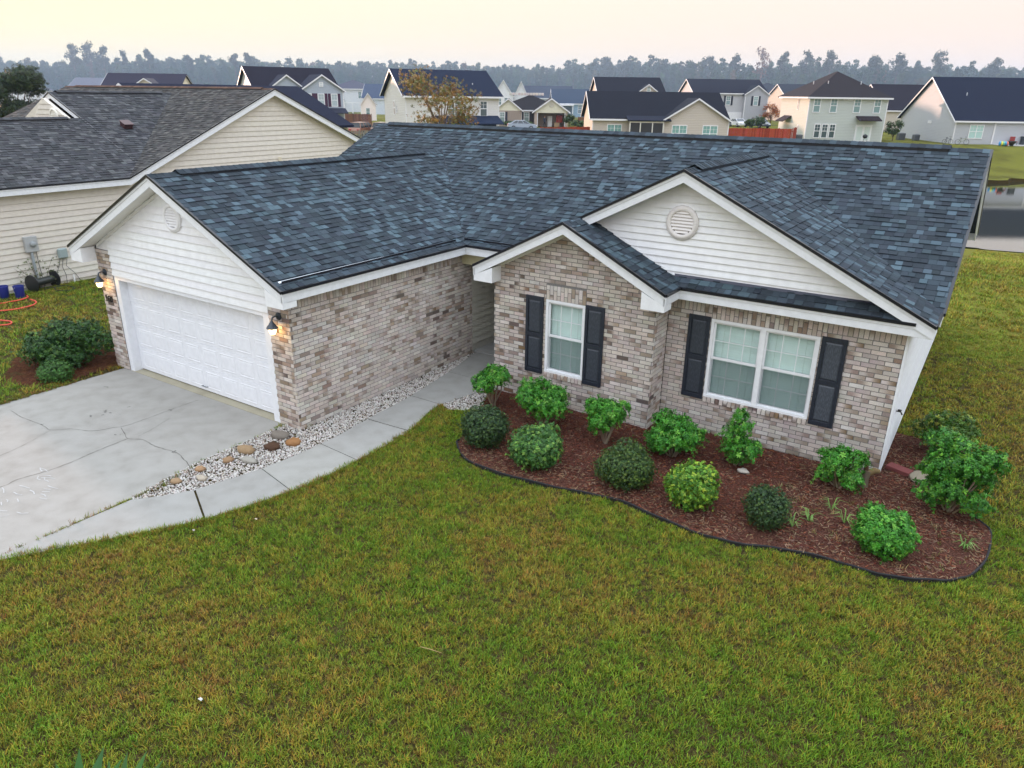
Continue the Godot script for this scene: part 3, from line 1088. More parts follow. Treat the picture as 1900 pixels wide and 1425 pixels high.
	# main front slope
	face.call(Vector3(-12.44, E, -1.244), Vector3.RIGHT, Vector3(0, 0, -1), 0.4858, [[0, 0], [3.543, 3.641], [7.087, 0], [8.474, 0], [12.596, 4.343], [16.933, 0], [16.963, 0], [16.963, 4.865], [0, 4.865]], true)
	face.call(Vector3(4.523, E, -10.974), Vector3.LEFT, Vector3(0, 0, 1), 0.4858, [[0, 0], [16.963, 0], [16.963, 4.865], [0, 4.865]], false)
	# garage right and left
	face.call(Vector3(-5.353, E, 4.196), Vector3(0, 0, -1), Vector3(-1, 0, 0), 0.4989, [[0, 0], [5.44, 0], [9.081, 3.544], [0, 3.544]], true)
	face.call(Vector3(-12.441, E, -1.244), Vector3(0, 0, 1), Vector3(1, 0, 0), 0.4989, [[0, 0], [5.44, 0], [5.44, 3.544], [-3.641, 3.544]], false)
	# big gable right, and the long left slope shared with the bay
	face.call(Vector3(4.493, E, -0.342), Vector3(0, 0, -1), Vector3(-1, 0, 0), 0.4865, [[0, 0], [0.902, 0], [5.245, 4.337], [0, 4.337]], true)
	face.call(Vector3(-3.966, E, -1.244), Vector3(0, 0, 1), Vector3(1, 0, 0), 0.5119, [[0, 0], [1.587, 0], [1.587, 2.094], [0.902, 2.094], [0.902, 4.122], [-4.343, 4.122]], false)
	# bay right slope, strip over the double window
	face.call(Vector3(0.27, E, 0.343), Vector3(0, 0, -1), Vector3(-1, 0, 0), 0.5, [[0, 0], [0.685, 0], [0.975, 0.28], [0.975, 2.142], [0, 2.142]], true)
	face.call(Vector3(0.27, E, -0.342), Vector3.RIGHT, Vector3(0, 0, -1), 0.5, [[0, 0], [3.95, 0], [3.42, 0.29], [-0.28, 0.29]], true)
	pm("roof_deck", deck, mats["shingle_world"], roof)
	var f := 0.5
	ridge_caps(roof, Vector3(-12.44, 5.165, -6.109), Vector3(4.523, 5.165, -6.109), 0.4858, PAL, 0.05, 0.03, 0.955)
	ridge_caps(roof, Vector3(mid, 4.57, 4.2), Vector3(mid, 4.57, -4.86), 0.4989, PAL, 0.045, 0.07, 0.9)
	ridge_caps(roof, Vector3(0.156, 4.912, -0.33), Vector3(0.156, 4.912, -5.55), 0.49, PAL, 0.045, 0.09, 0.93)
	ridge_caps(roof, Vector3(-1.872, 3.874, 0.35), Vector3(-1.872, 3.874, -0.34), 0.5, PAL)
	# rain diverter on the garage eave and round the inner corner
	var dv := MB.new()
	var up := Vector3(-0.17, 0.17 * 0.4989, 0)
	dv.prism([Vector3(-5.353, E, 4.02) + up, Vector3(-5.353, E, -1.09) + up, Vector3(-5.353, E + 0.05, -1.09) + up, Vector3(-5.353, E + 0.05, 4.02) + up], Vector3(-0.012, 0, 0), C8(20, 22, 32))
	dv.prism([Vector3(-5.51, E + 0.083, -1.40), Vector3(-3.7, E + 0.083, -1.40), Vector3(-3.7, E + 0.13, -1.40), Vector3(-5.51, E + 0.13, -1.40)], Vector3(0, 0, -0.012), C8(20, 22, 32))
	pm("rain_diverter", dv, mats["black_metal"], roof)
	dv = MB.new()
	dv.prism([Vector3(-5.545, E + 0.107, 4.06), Vector3(-5.545, E + 0.107, 1.3), Vector3(-5.578, E + 0.124, 1.3), Vector3(-5.585, E + 0.127, 4.06)], Vector3(0, -0.008, 0), C8(226, 232, 240))
	pm("diverter_strip", dv, mats["trim"], roof)
	for q in [[Vector3(4.47, E + 0.012, -1.262), Vector3(0.156, 4.925, -5.587)], [Vector3(-5.375, E + 0.012, -1.262), Vector3(-8.897, 4.585, -4.885)], [Vector3(0.255, E + 0.012, -0.352), Vector3(-0.03, E + 0.16, -0.642)]]:
		var vl := MB.new()
		vl.tube([q[0], q[1]], [0.011], 6, C8(52, 58, 66))
		pm("valley_seam", vl, mats["rubber"], roof)
	finish_shingles()
	var sf := pm("shingle_courses", b, mats["shingle_world"], roof)
	sf.set_meta("kind", "stuff")
	# --- fascias, rakes, soffits
	var tr := Node3D.new()
	tr.name = "roof_trim"
	h.add_child(tr, true)
	fascia(tr, Vector3(-5.353, E, 4.196), Vector3(-5.353, E, -1.244), Vector3.RIGHT, 0.215, "fascia")
	fascia(tr, Vector3(-12.441, E, -1.244), Vector3(-12.441, E, 4.196), Vector3.LEFT, 0.215, "fascia")
	fascia(tr, Vector3(-5.353, E, -1.244), Vector3(-3.93, E, -1.244), Vector3.BACK, 0.215, "fascia")
	fascia(tr, Vector3(mid, 4.57, 4.196), Vector3(-5.34, E, 4.196), Vector3.BACK, 0.225, "rake_board")
	fascia(tr, Vector3(-12.455, E, 4.196), Vector3(mid, 4.57, 4.196), Vector3.BACK, 0.225, "rake_board")
	fascia(tr, Vector3(-1.872, 3.874, 0.343), Vector3(0.283, E, 0.343), Vector3.BACK, 0.225, "rake_board")
	fascia(tr, Vector3(-3.98, E, 0.343), Vector3(-1.872, 3.874, 0.343), Vector3.BACK, 0.225, "rake_board")
	fascia(tr, Vector3(0.27, E, 0.343), Vector3(0.27, E, -0.342), Vector3.RIGHT, 0.215, "fascia")
	fascia(tr, Vector3(-3.966, E, -1.244), Vector3(-3.966, E, 0.343), Vector3.LEFT, 0.215, "fascia")
	fascia(tr, Vector3(0.25, E, -0.342), Vector3(4.22, E, -0.342), Vector3.BACK, 0.215, "fascia")
	fascia(tr, Vector3(4.22, E, -0.340), Vector3(4.493, E, -0.340), Vector3.BACK, 0.215, "fascia", false)
	fascia(tr, Vector3(0.156, 4.912, -0.322), Vector3(4.507, E, -0.322), Vector3.BACK, 0.225, "rake_board")
	fascia(tr, Vector3(-1.93, 3.86, -0.322), Vector3(0.156, 4.912, -0.322), Vector3.BACK, 0.225, "rake_board")
	fascia(tr, Vector3(4.493, E, -0.342), Vector3(4.493, E, -1.244), Vector3.RIGHT, 0.215, "fascia")
	fascia(tr, Vector3(4.523, E, -1.244), Vector3(4.523, 5.165, -6.109), Vector3.RIGHT, 0.225, "rake_board")
	fascia(tr, Vector3(4.523, 5.165, -6.109), Vector3(4.523, E, -10.974), Vector3.RIGHT, 0.225, "rake_board")
	fascia(tr, Vector3(4.523, E, -10.974), Vector3(-12.44, E, -10.974), Vector3.FORWARD, 0.215, "fascia")
	m = MB.new()
	var SO := C8(226, 224, 216)
	m.bx(Vector3(-5.65, 2.575, -1.26), Vector3(-5.38, 2.588, 3.86), SO)
	m.bx(Vector3(-12.41, 2.575, -1.26), Vector3(-11.99, 2.588, 3.86), SO)
	m.bx(Vector3(-5.65, 2.575, -1.85), Vector3(-3.66, 2.588, -1.272), SO)
	m.bx(Vector3(-5.66, 2.572, -4.95), Vector3(-3.53, 2.585, -1.85), SO)
	m.bx(Vector3(-3.94, 2.575, -1.26), Vector3(-3.66, 2.588, 0.0), SO)
	m.bx(Vector3(-0.02, 2.575, -0.37), Vector3(0.243, 2.588, 0.31), SO)
	m.bx(Vector3(-0.02, 2.574, -0.66), Vector3(4.46, 2.587, -0.371), SO)
	m.bx(Vector3(4.12, 2.576, -1.24), Vector3(4.466, 2.589, -0.66), SO)
	# raked soffits
	var rk := func(ax: float, ay: float, tx: float, z0: float, z1: float) -> void:
		var d := 0.205
		var pts := [Vector3(ax, ay - d, z0), Vector3(ax, ay - d, z1), Vector3(tx, 2.80 - d, z1), Vector3(tx, 2.80 - d, z0)]
		if tx > ax: pts.reverse()
		m.prism(pts, Vector3.UP * 0.012, SO)
	rk.call(mid, 4.57, -5.38, 3.84, 4.17)
	rk.call(mid, 4.57, -12.41, 3.84, 4.17)
	rk.call(-1.872, 3.874, 0.24, -0.012, 0.316)
	rk.call(-1.872, 3.874, -3.94, -0.012, 0.316)
	rk.call(0.156, 4.912, 4.47, -0.655, -0.35)
	pm("soffit", m, mats["paint"], tr)
	# frieze strips and boxed returns
	m = MB.new()
	m.bx(Vector3(-5.60, 2.53, -1.86), Vector3(-5.575, 2.574, 3.84), WH)
	m.bx(Vector3(0.02, 2.53, -0.605), Vector3(4.13, 2.573, -0.58), WH)
	pm("frieze_board", m, mats["trim"], tr)
	for q in [[-5.353, -1.0, 4.193, 3.872], [-12.441, 1.0, 4.193, 3.872], [-3.966, 1.0, 0.340, 0.004], [0.27, -1.0, 0.340, 0.004]]:
		m = MB.new()
		var tip: float = q[0]
		var inn: float = q[0] + q[1] * 0.46
		var pts := [Vector3(tip, 2.47, q[2]), Vector3(inn, 2.47, q[2]), Vector3(inn, 2.79, q[2]), Vector3(tip, 2.59, q[2])]
		if q[1] < 0: pts.reverse()
		m.prism(pts, Vector3(0, 0, q[3] - q[2]), WH)
		pm("cornice_return", m, mats["trim"], tr)
	# sloping frieze on bay and garage gable
	m = MB.new()
	for s in [-1.0, 1.0]:
		var pts := [Vector3(-1.872, 3.60, 0.02), Vector3(-1.872 + s * 1.80, 3.60 - 0.507 * 1.80, 0.02), Vector3(-1.872 + s * 1.80, 3.60 - 0.507 * 1.80 + 0.075, 0.02), Vector3(-1.872, 3.675, 0.02)]
		if s < 0: pts.reverse()
		m.prism(pts, Vector3(0, 0, -0.018), C8(224, 221, 214))
		pts = [Vector3(mid, 4.27, 3.876), Vector3(mid + s * 3.0, 4.27 - 0.4989 * 3.0, 3.876), Vector3(mid + s * 3.0, 4.33 - 0.4989 * 3.0, 3.876), Vector3(mid, 4.33, 3.876)]
		if s < 0: pts.reverse()
		m.prism(pts, Vector3(0, 0, -0.012), C8(230, 230, 228))
	pm("gable_frieze", m, mats["trim"], tr)

# ---------------------------------------------------------------- sky and sun
const SUN_TO := Vector3(-0.985, 0.075, -0.13)

func make_sky() -> void:
	var w := 512
	var h := 256
	var im := Image.create(w, h, false, Image.FORMAT_RGBF)
	var sun_az := atan2(SUN_TO.x, -SUN_TO.z)
	for y in h:
		var el := 90.0 - (y + 0.5) * 180.0 / h
		for x in w:
			var az := (x + 0.5) / w * TAU
			var near := 0.5 + 0.5 * cos(az - sun_az)
			var low := Vector3(0.46, 0.38, 0.345).lerp(Vector3(0.52, 0.455, 0.31), pow(near, 4.0))
			var mid := Vector3(0.46, 0.43, 0.425).lerp(Vector3(0.55, 0.50, 0.38), pow(near, 4.0))
			var high := Vector3(0.98, 1.07, 1.20)
			var k := low.lerp(mid, smoothstep(0.0, 12.0, el)).lerp(high, smoothstep(6.0, 50.0, el))
			if el < 0.0: k = Vector3(0.25, 0.26, 0.2)
			im.set_pixel(x, y, Color(k.x, k.y, k.z))
	var sm := PanoramaSkyMaterial.new()
	sm.panorama = ImageTexture.create_from_image(im)
	var sky := Sky.new()
	sky.sky_material = sm
	var e := Environment.new()
	e.background_mode = Environment.BG_SKY
	e.sky = sky
	e.tonemap_mode = Environment.TONE_MAPPER_LINEAR
	e.tonemap_exposure = 2.25
	e.sdfgi_enabled = true
	e.ssao_enabled = true
	e.ssil_enabled = true
	e.fog_enabled = true
	e.fog_mode = Environment.FOG_MODE_EXPONENTIAL
	e.fog_density = 0.0002
	e.fog_light_color = Color(0.74, 0.86, 1.0)
	e.volumetric_fog_enabled = true
	e.volumetric_fog_density = 0.0
	var we := WorldEnvironment.new()
	we.name = "environment"
	we.environment = e
	add_child(we)
	var sun := DirectionalLight3D.new()
	sun.name = "sun"
	sun.light_color = Color(1.0, 0.80, 0.69)
	sun.light_energy = 0.9
	sun.light_angular_distance = 1.5
	sun.shadow_enabled = true
	add_child(sun)
	sun.look_at_from_position(SUN_TO, Vector3.ZERO)

# morning mist lying over the far houses and the forest
func mist() -> void:
	var f := FogVolume.new()
	f.name = "morning_mist"
	f.shape = RenderingServer.FOG_VOLUME_SHAPE_BOX
	f.size = Vector3(900, 27, 270)
	f.position = place(0, 285, 8)
	f.rotation.y = deg_to_rad(YAW)
	var m := FogMaterial.new()
	m.density = 0.0017
	m.albedo = Color(0.80, 0.90, 1.0)
	f.material = m
	add_child(f)
	meta(f, "thin pale mist over the far houses and the forest", "mist", "", "stuff")

# ---------------------------------------------------------------- yard
const DRIVE := [[-11.72, 3.60], [-11.72, 20.0], [-5.9, 20.0], [-5.85, 9.2], [-5.87, 7.19], [-5.96, 6.6], [-6.08, 5.9], [-6.08, 3.60]]
const JOINTS := [[-5.56, -1.9, -3.7, -1.9], [-5.22, -0.35, -3.75, -0.35], [-4.98, 1.30, -4.16, 1.31], [-4.89, 2.75, -3.84, 2.70], [-4.81, 4.08, -3.78, 4.17], [-4.93, 5.36, -3.90, 5.59], [-5.23, 6.47, -4.31, 6.93]]
const GRAVEL := [[-6.06, 3.80], [-5.60, 3.80], [-5.60, -1.86], [-5.57, -1.9], [-5.22, -0.35], [-4.98, 1.3], [-4.89, 2.75], [-4.81, 4.08], [-4.93, 5.36], [-5.23, 6.47], [-5.5, 6.89], [-5.80, 7.22], [-5.87, 7.19], [-5.96, 6.6], [-6.07, 5.9]]
const GRAVEL_TWO := [[-4.02, 0.35], [-3.70, 0.2], [-3.3, 1.05], [-3.85, 1.4], [-4.14, 1.28]]
const EDGING := [[-2.74, 2.50], [-2.71, 2.63], [-2.42, 2.89], [-2.10, 3.07], [-1.45, 3.16], [-0.62, 3.07], [0.11, 2.90], [0.76, 2.81], [1.47, 2.93], [2.19, 2.99], [2.82, 2.90], [3.32, 2.73], [3.89, 2.58], [4.39, 2.56], [4.80, 2.52], [5.18, 2.34], [5.49, 2.10], [5.70, 1.81], [5.84, 1.33], [5.88, 0.72], [5.84, 0.30], [5.61, 0.08]]
const BED_REST := [[5.45, -1.2], [5.35, -2.6], [4.0, -2.7], [4.0, -0.5], [0.1, -0.5], [-0.1, -0.1], [-3.62, -0.1], [-3.6, 0.3], [-3.28, 1.1]]
const BED_LEFT := [[-14.5, 5.0], [-13.2, 5.9], [-12.2, 5.75], [-11.9, 5.0], [-12.0, 3.75], [-12.3, 3.0], [-13.4, 3.3], [-14.4, 4.1]]
var keep_clear := []   # polygons without grass

func flat_poly(a: Array) -> PackedVector2Array:
	var p := PackedVector2Array()
	for q in a: p.append(Vector2(q[0], q[1]))
	return p

func slab(b: MB, a: Array, y: float, t: float, k: Color) -> void:
	var p := flat_poly(a)
	if not Geometry2D.is_polygon_clockwise(p): p.reverse()
	# seen from above with z down the page, clockwise in (x, z) is counter-clockwise from +y
	var q := []
	for s in p: q.append(Vector3(s.x, y, s.y))
	var nn := Vector3.ZERO
	for i in q.size(): nn += (q[i] as Vector3).cross(q[(i + 1) % q.size()])
	if nn.y < 0: q.reverse()
	b.prism(q, Vector3.DOWN * t, k)

func smooth_line(a: Array, per := 5) -> Array:
	var out := []
	for i in a.size() - 1:
		var p0 := Vector2(a[maxi(i - 1, 0)][0], a[maxi(i - 1, 0)][1])
		var p1 := Vector2(a[i][0], a[i][1])
		var p2 := Vector2(a[i + 1][0], a[i + 1][1])
		var p3 := Vector2(a[mini(i + 2, a.size() - 1)][0], a[mini(i + 2, a.size() - 1)][1])
		for s in per: out.append(p1.cubic_interpolate(p2, p0, p3, float(s) / per))
	out.append(Vector2(a[-1][0], a[-1][1]))
	return out

# thin irregular mark lying on a surface
func mark(b: MB, pts: Array, y: float, w0: float, w1: float, k: Color) -> void:
	var l := []
	for i in pts.size() - 1:
		var p: Vector2 = pts[i]
		var q: Vector2 = pts[i + 1]
		var n := maxi(1, int((q - p).length() / 0.05))
		for s in n: l.append(p.lerp(q, float(s) / n) + Vector2(rng.randf_range(-1, 1), rng.randf_range(-1, 1)) * 0.009)
	l.append(pts[-1])
	var a := []
	var e := []
	for i in l.size():
		var d: Vector2 = (l[mini(i + 1, l.size() - 1)] - l[maxi(i - 1, 0)]).normalized().orthogonal() * rng.randf_range(w0, w1) * 0.5
		a.append(Vector3(l[i].x + d.x, y, l[i].y + d.y))
		e.append(Vector3(l[i].x - d.x, y, l[i].y - d.y))
	for i in l.size() - 1:
		if (a[i] - e[i]).cross(a[i + 1] - a[i]).y > 0: b.quad(e[i], a[i], a[i + 1], e[i + 1], k)
		else: b.quad(a[i], e[i], e[i + 1], a[i + 1], k)

func paving() -> void:
	var b := MB.new()
	slab(b, DRIVE, -0.09, 0.1, C8(166, 164, 159))
	var dr := struct("driveway", b, mats["concrete"])
	var ap := MB.new()
	ap.bx(Vector3(-11.40, -0.092, 3.60), Vector3(-6.30, -0.084, 3.86), C8(176, 170, 150))
	pm("door_apron", ap, mats["concrete"], dr)
	var cracks := [[[-11.20, 6.60], [-10.68, 6.63], [-9.99, 6.59], [-9.58, 6.61], [-9.31, 6.36], [-8.88, 6.18], [-8.71, 5.88], [-8.58, 5.61], [-8.59, 4.76], [-8.58, 4.06]], [[-9.58, 6.61], [-9.33, 7.19], [-9.20, 7.68]], [[-8.00, 5.98], [-7.98, 6.63], [-7.91, 7.09], [-7.94, 7.56], [-8.02, 7.94], [-7.98, 8.22], [-8.1, 9.4]], [[-8.58, 5.79], [-8.29, 5.89], [-8.00, 5.98], [-7.74, 5.85], [-7.29, 5.88], [-7.06, 5.85], [-6.73, 5.81], [-6.40, 5.89], [-6.04, 6.0]], [[-7.94, 5.82], [-8.00, 5.56], [-8.21, 4.96]], [[-9.20, 7.68], [-9.9, 8.3], [-10.2, 9.0]]]
	for i in cracks.size():
		var c := MB.new()
		var w := [0.008, 0.006, 0.011, 0.011, 0.005, 0.006][i] as float
		mark(c, smooth_line(cracks[i], 4), -0.0865, w * 0.4, w * 1.6, C8(96, 92, 87))
		pm("crack", c, mats["soil_plain"], dr)
	for s in [[-9.56, 5.58, 0.13], [-9.61, 5.82, 0.04], [-9.44, 5.12, 0.06], [-10.88, 4.79, 0.05], [-8.59, 4.74, 0.05], [-9.97, 6.58, 0.03], [-8.3, 6.0, 0.06], [-6.75, 5.78, 0.07]]:
		var c := MB.new()
		for j in 5:
			var o: Vector2 = Vector2(s[0], s[1]) + Vector2(rng.randf_range(-1, 1), rng.randf_range(-0.6, 0.6)) * s[2]
			mark(c, [o, o + Vector2(rng.randf_range(-1, 1), rng.randf_range(-1, 1)) * s[2] * 0.6], -0.0862 + j * 0.0003, 0.008, 0.035, C8(104, 102, 98))
		pm("oil_spot", c, mats["soil_plain"], dr)
	# chalk scribbles near the lawn side
	for i in 26:
		var c := MB.new()
		var r := rng.randf()
		var o := Vector2(lerpf(-8.3, -6.7, rng.randf()), 0)
		o.y = lerpf(7.5, 8.9, clampf((o.x + 8.4) / 1.9 + rng.randf_range(-0.35, 0.35), 0, 1))
		var g := rng.randf_range(-0.5, 0.6)
		var d := Vector2(cos(g), -sin(g)) * rng.randf_range(0.1, 0.26)
		mark(c, [o, o + d * 0.5 + d.orthogonal() * rng.randf_range(-0.2, 0.2), o + d], -0.0860 + (i % 6) * 0.0003, 0.008, 0.017, jit(C8(179, 180, 180), 0.015, 0.0))
		pm("chalk_stroke", c, mats["soil_plain"], dr)
	var wk := Node3D.new()
	wk.name = "walkway"
	wk.set_meta("kind", "structure")
	add_child(wk)
	for i in JOINTS.size() - 1:
		var p: Array = JOINTS[i]
		var q: Array = JOINTS[i + 1]
		var g := 0.011
		var poly := []
		var inner := smooth_line([[JOINTS[maxi(i - 1, 0)][0], JOINTS[maxi(i - 1, 0)][1]], [p[0], p[1]], [q[0], q[1]], [JOINTS[mini(i + 2, 6)][0], JOINTS[mini(i + 2, 6)][1]]], 6).slice(6, 13)
		var outer := smooth_line([[JOINTS[maxi(i - 1, 0)][2], JOINTS[maxi(i - 1, 0)][3]], [p[2], p[3]], [q[2], q[3]], [JOINTS[mini(i + 2, 6)][2], JOINTS[mini(i + 2, 6)][3]]], 6).slice(6, 13)
		if i < 2:
			inner = [Vector2(p[0], p[1]), Vector2(q[0], q[1])]
			outer = [Vector2(p[2], p[3]), Vector2(q[2], q[3])]
		inner[0] += (inner[1] - inner[0]).normalized() * g
		outer[0] += (outer[1] - outer[0]).normalized() * g
		inner[-1] -= (inner[-1] - inner[-2]).normalized() * g
		outer[-1] -= (outer[-1] - outer[-2]).normalized() * g
		for s in inner: poly.append([s.x, s.y])
		outer.reverse()
		for s in outer: poly.append([s.x, s.y])
		b = MB.new()
		slab(b, poly, -0.068 + (i % 3) * 0.003, 0.1, jit(C8(164, 163, 159), 0.02, 0.0))
		pm("slab", b, mats["concrete"], wk)
	b = MB.new()
	slab(b, [[-5.24, 6.49], [-5.5, 6.90], [-5.79, 7.24], [-5.835, 9.15], [-5.82, 9.35], [-5.4, 8.65], [-5.01, 8.07], [-4.6, 7.42], [-4.32, 6.95]], -0.068, 0.1, C8(164, 163, 159))
	pm("slab", b, mats["concrete"], wk)
	# porch slab inside the entry
	b = MB.new()
	slab(b, [[-5.64, -1.92], [-3.69, -1.92], [-3.69, -4.9], [-5.64, -4.9]], -0.05, 0.1, C8(176, 176, 174))
	pm("slab", b, mats["concrete"], wk)

func pebble(seed: int) -> ArrayMesh:
	var b := MB.new()
	b.blob(Vector3.ZERO, Vector3(1, 0.62, 0.8), 4, 6, Color.WHITE, 0.8, seed)
	return b.mesh()

func in_any(p: Vector2, polys: Array) -> bool:
	for q in polys:
		if Geometry2D.is_point_in_polygon(p, q): return true
	return false

func gravel() -> void:
	var b := MB.new()
	slab(b, GRAVEL, -0.10, 0.05, C8(150, 142, 132))
	slab(b, GRAVEL_TWO, -0.10, 0.05, C8(150, 142, 132))
	var bed := struct("gravel_base", b, mats["mortar"])
	var holder := Node3D.new()
	holder.name = "white_gravel"
	add_child(holder)
	meta(holder, "white crushed gravel strip between the walk and the brick garage wall", "gravel", "", "stuff")
	var ga := flat_poly(GRAVEL)
	var gb := flat_poly(GRAVEL_TWO)
	for k in 3:
		var xs := []
		var ks := []
		for i in 17000:
			var p := Vector2(rng.randf_range(-6.1, -3.3), rng.randf_range(-1.9, 7.25))
			if not Geometry2D.is_point_in_polygon(p, ga) and not Geometry2D.is_point_in_polygon(p, gb): continue
			var s := rng.randf_range(0.008, 0.019)
			if rng.randf() < 0.06: s *= 1.6
			var x := Transform3D(Basis.from_euler(Vector3(rng.randf() * TAU, rng.randf() * TAU, rng.randf() * TAU)).scaled(Vector3.ONE * s), Vector3(p.x, -0.092 + rng.randf() * 0.022, p.y))
			xs.append(x)
			var q := rng.randf()
			ks.append(jit(C8(238, 233, 227) if q < 0.68 else C8(208, 196, 184) if q < 0.85 else C8(168, 152, 140) if q < 0.95 else C8(120, 112, 108), 0.05, 0.015))
		scatter("pebbles", pebble(k + 3), mats["stone"], xs, ks, holder)
	# river stones laid on the gravel
	var rs := [[-5.69, 4.30, 0.19, 0.13, C8(138, 130, 120), "flat grey river stone on the gravel next to the garage pier", 0.3], [-5.43, 4.71, 0.15, 0.12, C8(96, 74, 60), "dark brown river stone, darkest of the stones on the gravel", 0.6], [-5.24, 4.36, 0.14, 0.12, C8(172, 128, 88), "pointed orange-tan stone on the gravel beside the dark brown stone", 0.9], [-5.71, 5.07, 0.18, 0.12, C8(170, 144, 112), "long tan river stone on the gravel between the grey and small tan stones", 0.2], [-5.65, 5.50, 0.10, 0.08, C8(168, 138, 108), "small tan stone on the gravel midway along the strip", 1.2], [-5.33, 5.30, 0.17, 0.09, C8(176, 172, 162), "pale flat stone sunk in the gravel by the walk", 0.1], [-5.76, 5.99, 0.09, 0.075, C8(184, 150, 116), "small peach stone on the gravel by the driveway edge", 0.5], [-5.45, 6.18, 0.11, 0.07, C8(196, 184, 166), "cream stone half sunk near the narrow end of the gravel", 0.0], [-5.71, 6.49, 0.09, 0.07, C8(176, 148, 116), "small tan stone in the narrow weedy end of the gravel", 0.7]]
	for i in rs.size():
		var s: Array = rs[i]
		var m := MB.new()
		m.blob(Vector3.ZERO, Vector3(s[2], s[3] * 0.72, s[3]), 10, 16, s[4], 0.5, 40 + i, -0.5)
		var o := solo("river_stone", m, mats["stone"], s[5], "stone", "river stones on the gravel")
		o.position = Vector3(s[0], -0.05, s[1])
		o.rotation.y = s[6]

# ---------------------------------------------------------------- plants
func sprig(seed: int, leaves: int, length: float, width: float, spread: float, droop := 0.25) -> ArrayMesh:
	var r := RandomNumberGenerator.new()
	r.seed = seed
	var b := MB.new()
	for i in leaves:
		var a := TAU * (i * 0.381966 + r.randf() * 0.08)
		var up := r.randf_range(0.1, 1.0)
		var d := Vector3(cos(a) * spread, up, sin(a) * spread).normalized()
		var base := Vector3(0, i * length * 0.12, 0) - d * length * 0.1
		var l := length * r.randf_range(0.75, 1.15)
		var s := d.cross(Vector3.UP if absf(d.y) < 0.95 else Vector3.RIGHT).normalized()
		s = s.rotated(d, r.randf_range(-0.6, 0.6))
		var nn := s.cross(d)
		var m := base + d * l * 0.5 + nn * l * 0.05
		var tip := base + d * l - Vector3.UP * l * droop
		var k := Color.WHITE * r.randf_range(0.82, 1.0)
		k.a = 1.0
		b.tri(base, m + s * width * 0.5 - nn * width * 0.12, m, k)
		b.tri(m + s * width * 0.5 - nn * width * 0.12, tip, m, k)
		b.tri(base, m, m - s * width * 0.5 - nn * width * 0.12, k)
		b.tri(m, tip, m - s * width * 0.5 - nn * width * 0.12, k)
	return b.mesh()

var sprigs := {}

func make_sprigs() -> void:
	sprigs["box"] = [sprig(1, 7, 0.030, 0.017, 0.9), sprig(2, 7, 0.027, 0.016, 0.8)]
	sprigs["round"] = [sprig(3, 7, 0.040, 0.026, 0.9), sprig(4, 6, 0.045, 0.028, 0.8)]
	sprigs["long"] = [sprig(5, 7, 0.075, 0.030, 0.75), sprig(6, 6, 0.085, 0.032, 0.85)]
	sprigs["big"] = [sprig(7, 8, 0.16, 0.06, 0.9, 0.3), sprig(8, 8, 0.18, 0.055, 0.8, 0.3)]

func outward(d: Vector3, s: float) -> Basis:
	var y := (d + Vector3(rng.randf_range(-1, 1), rng.randf_range(-0.6, 1), rng.randf_range(-1, 1)) * 0.45).normalized()
	var x := y.cross(Vector3(rng.randf_range(-1, 1), rng.randf_range(-1, 1), rng.randf_range(-1, 1))).normalized()
	return Basis(x * s, y * s, x.cross(y) * s)

func lumps_fill(xs: Array, at: Vector3, r: Vector3, n: int, seed: int, lump: float, deep := 0.35, floor_y := -1e9, size := Vector2(0.8, 1.2)) -> void:
	var nz := FastNoiseLite.new()
	nz.seed = seed
	nz.frequency = 1.6
	for i in n:
		var d := Vector3(rng.randfn(), rng.randfn(), rng.randfn()).normalized()
		var f := 1.0 + lump * nz.get_noise_3d(d.x, d.y, d.z)
		f *= 1.0 - deep * pow(rng.randf(), 2.2)
		if rng.randf() < 0.07: f *= rng.randf_range(1.02, 1.22)
		var p := at + d * r * f
		if p.y < floor_y: continue
		xs.append(Transform3D(outward((d / r).normalized(), rng.randf_range(size.x, size.y)), p))

func round_shrub(at: Vector3, w: float, h: float, kind: String, tone: Array, label: String, seed: int) -> void:
	var t := thing("clipped_shrub", label, "shrub", at, 0.0, "rounded shrubs along the bed edging")
	var n := {"box": 2600, "round": 1500}[kind] as int
	for k in 2:
		var xs := []
		var rs := RandomNumberGenerator.new()
		rs.seed = seed
		lumps_fill(xs, Vector3(0, h * 0.46, 0), Vector3(w * 0.42, h * 0.46, w * 0.42), int(n * w * w * 0.6), seed + k, 0.4, 0.5, 0.03)
		for j in 9:
			var a := TAU * j / 9 + rs.randf_range(-0.3, 0.3)
			var f := rs.randf_range(0.16, 0.30) * w
			lumps_fill(xs, Vector3(cos(a) * f, h * rs.randf_range(0.30, 0.76), sin(a) * f), Vector3.ONE * w * rs.randf_range(0.13, 0.23), int(n * w * w * 0.075), seed + k + j, 0.6, 0.6, 0.02, Vector2(0.65, 1.25))
		var ks := []
		for x in xs:
			var q := rng.randf()
			ks.append(jit(tone[0] if q < 0.55 else tone[1] if q < 0.85 else tone[2], 0.14, 0.015))
		scatter("foliage", sprigs[kind][k], mats["leaf"], xs, ks, t)
	var b := MB.new()
	for i in 5:
		var a := TAU * i / 5 + seed
		b.tube([Vector3(cos(a) * 0.04, -0.06, sin(a) * 0.04), Vector3(cos(a) * w * 0.12, h * 0.25, sin(a) * w * 0.12), Vector3(cos(a) * w * 0.26, h * 0.6, sin(a) * w * 0.26)], [0.016, 0.012, 0.006], 6, C8(92, 78, 64))
	pm("stems", b, mats["bark"], t)

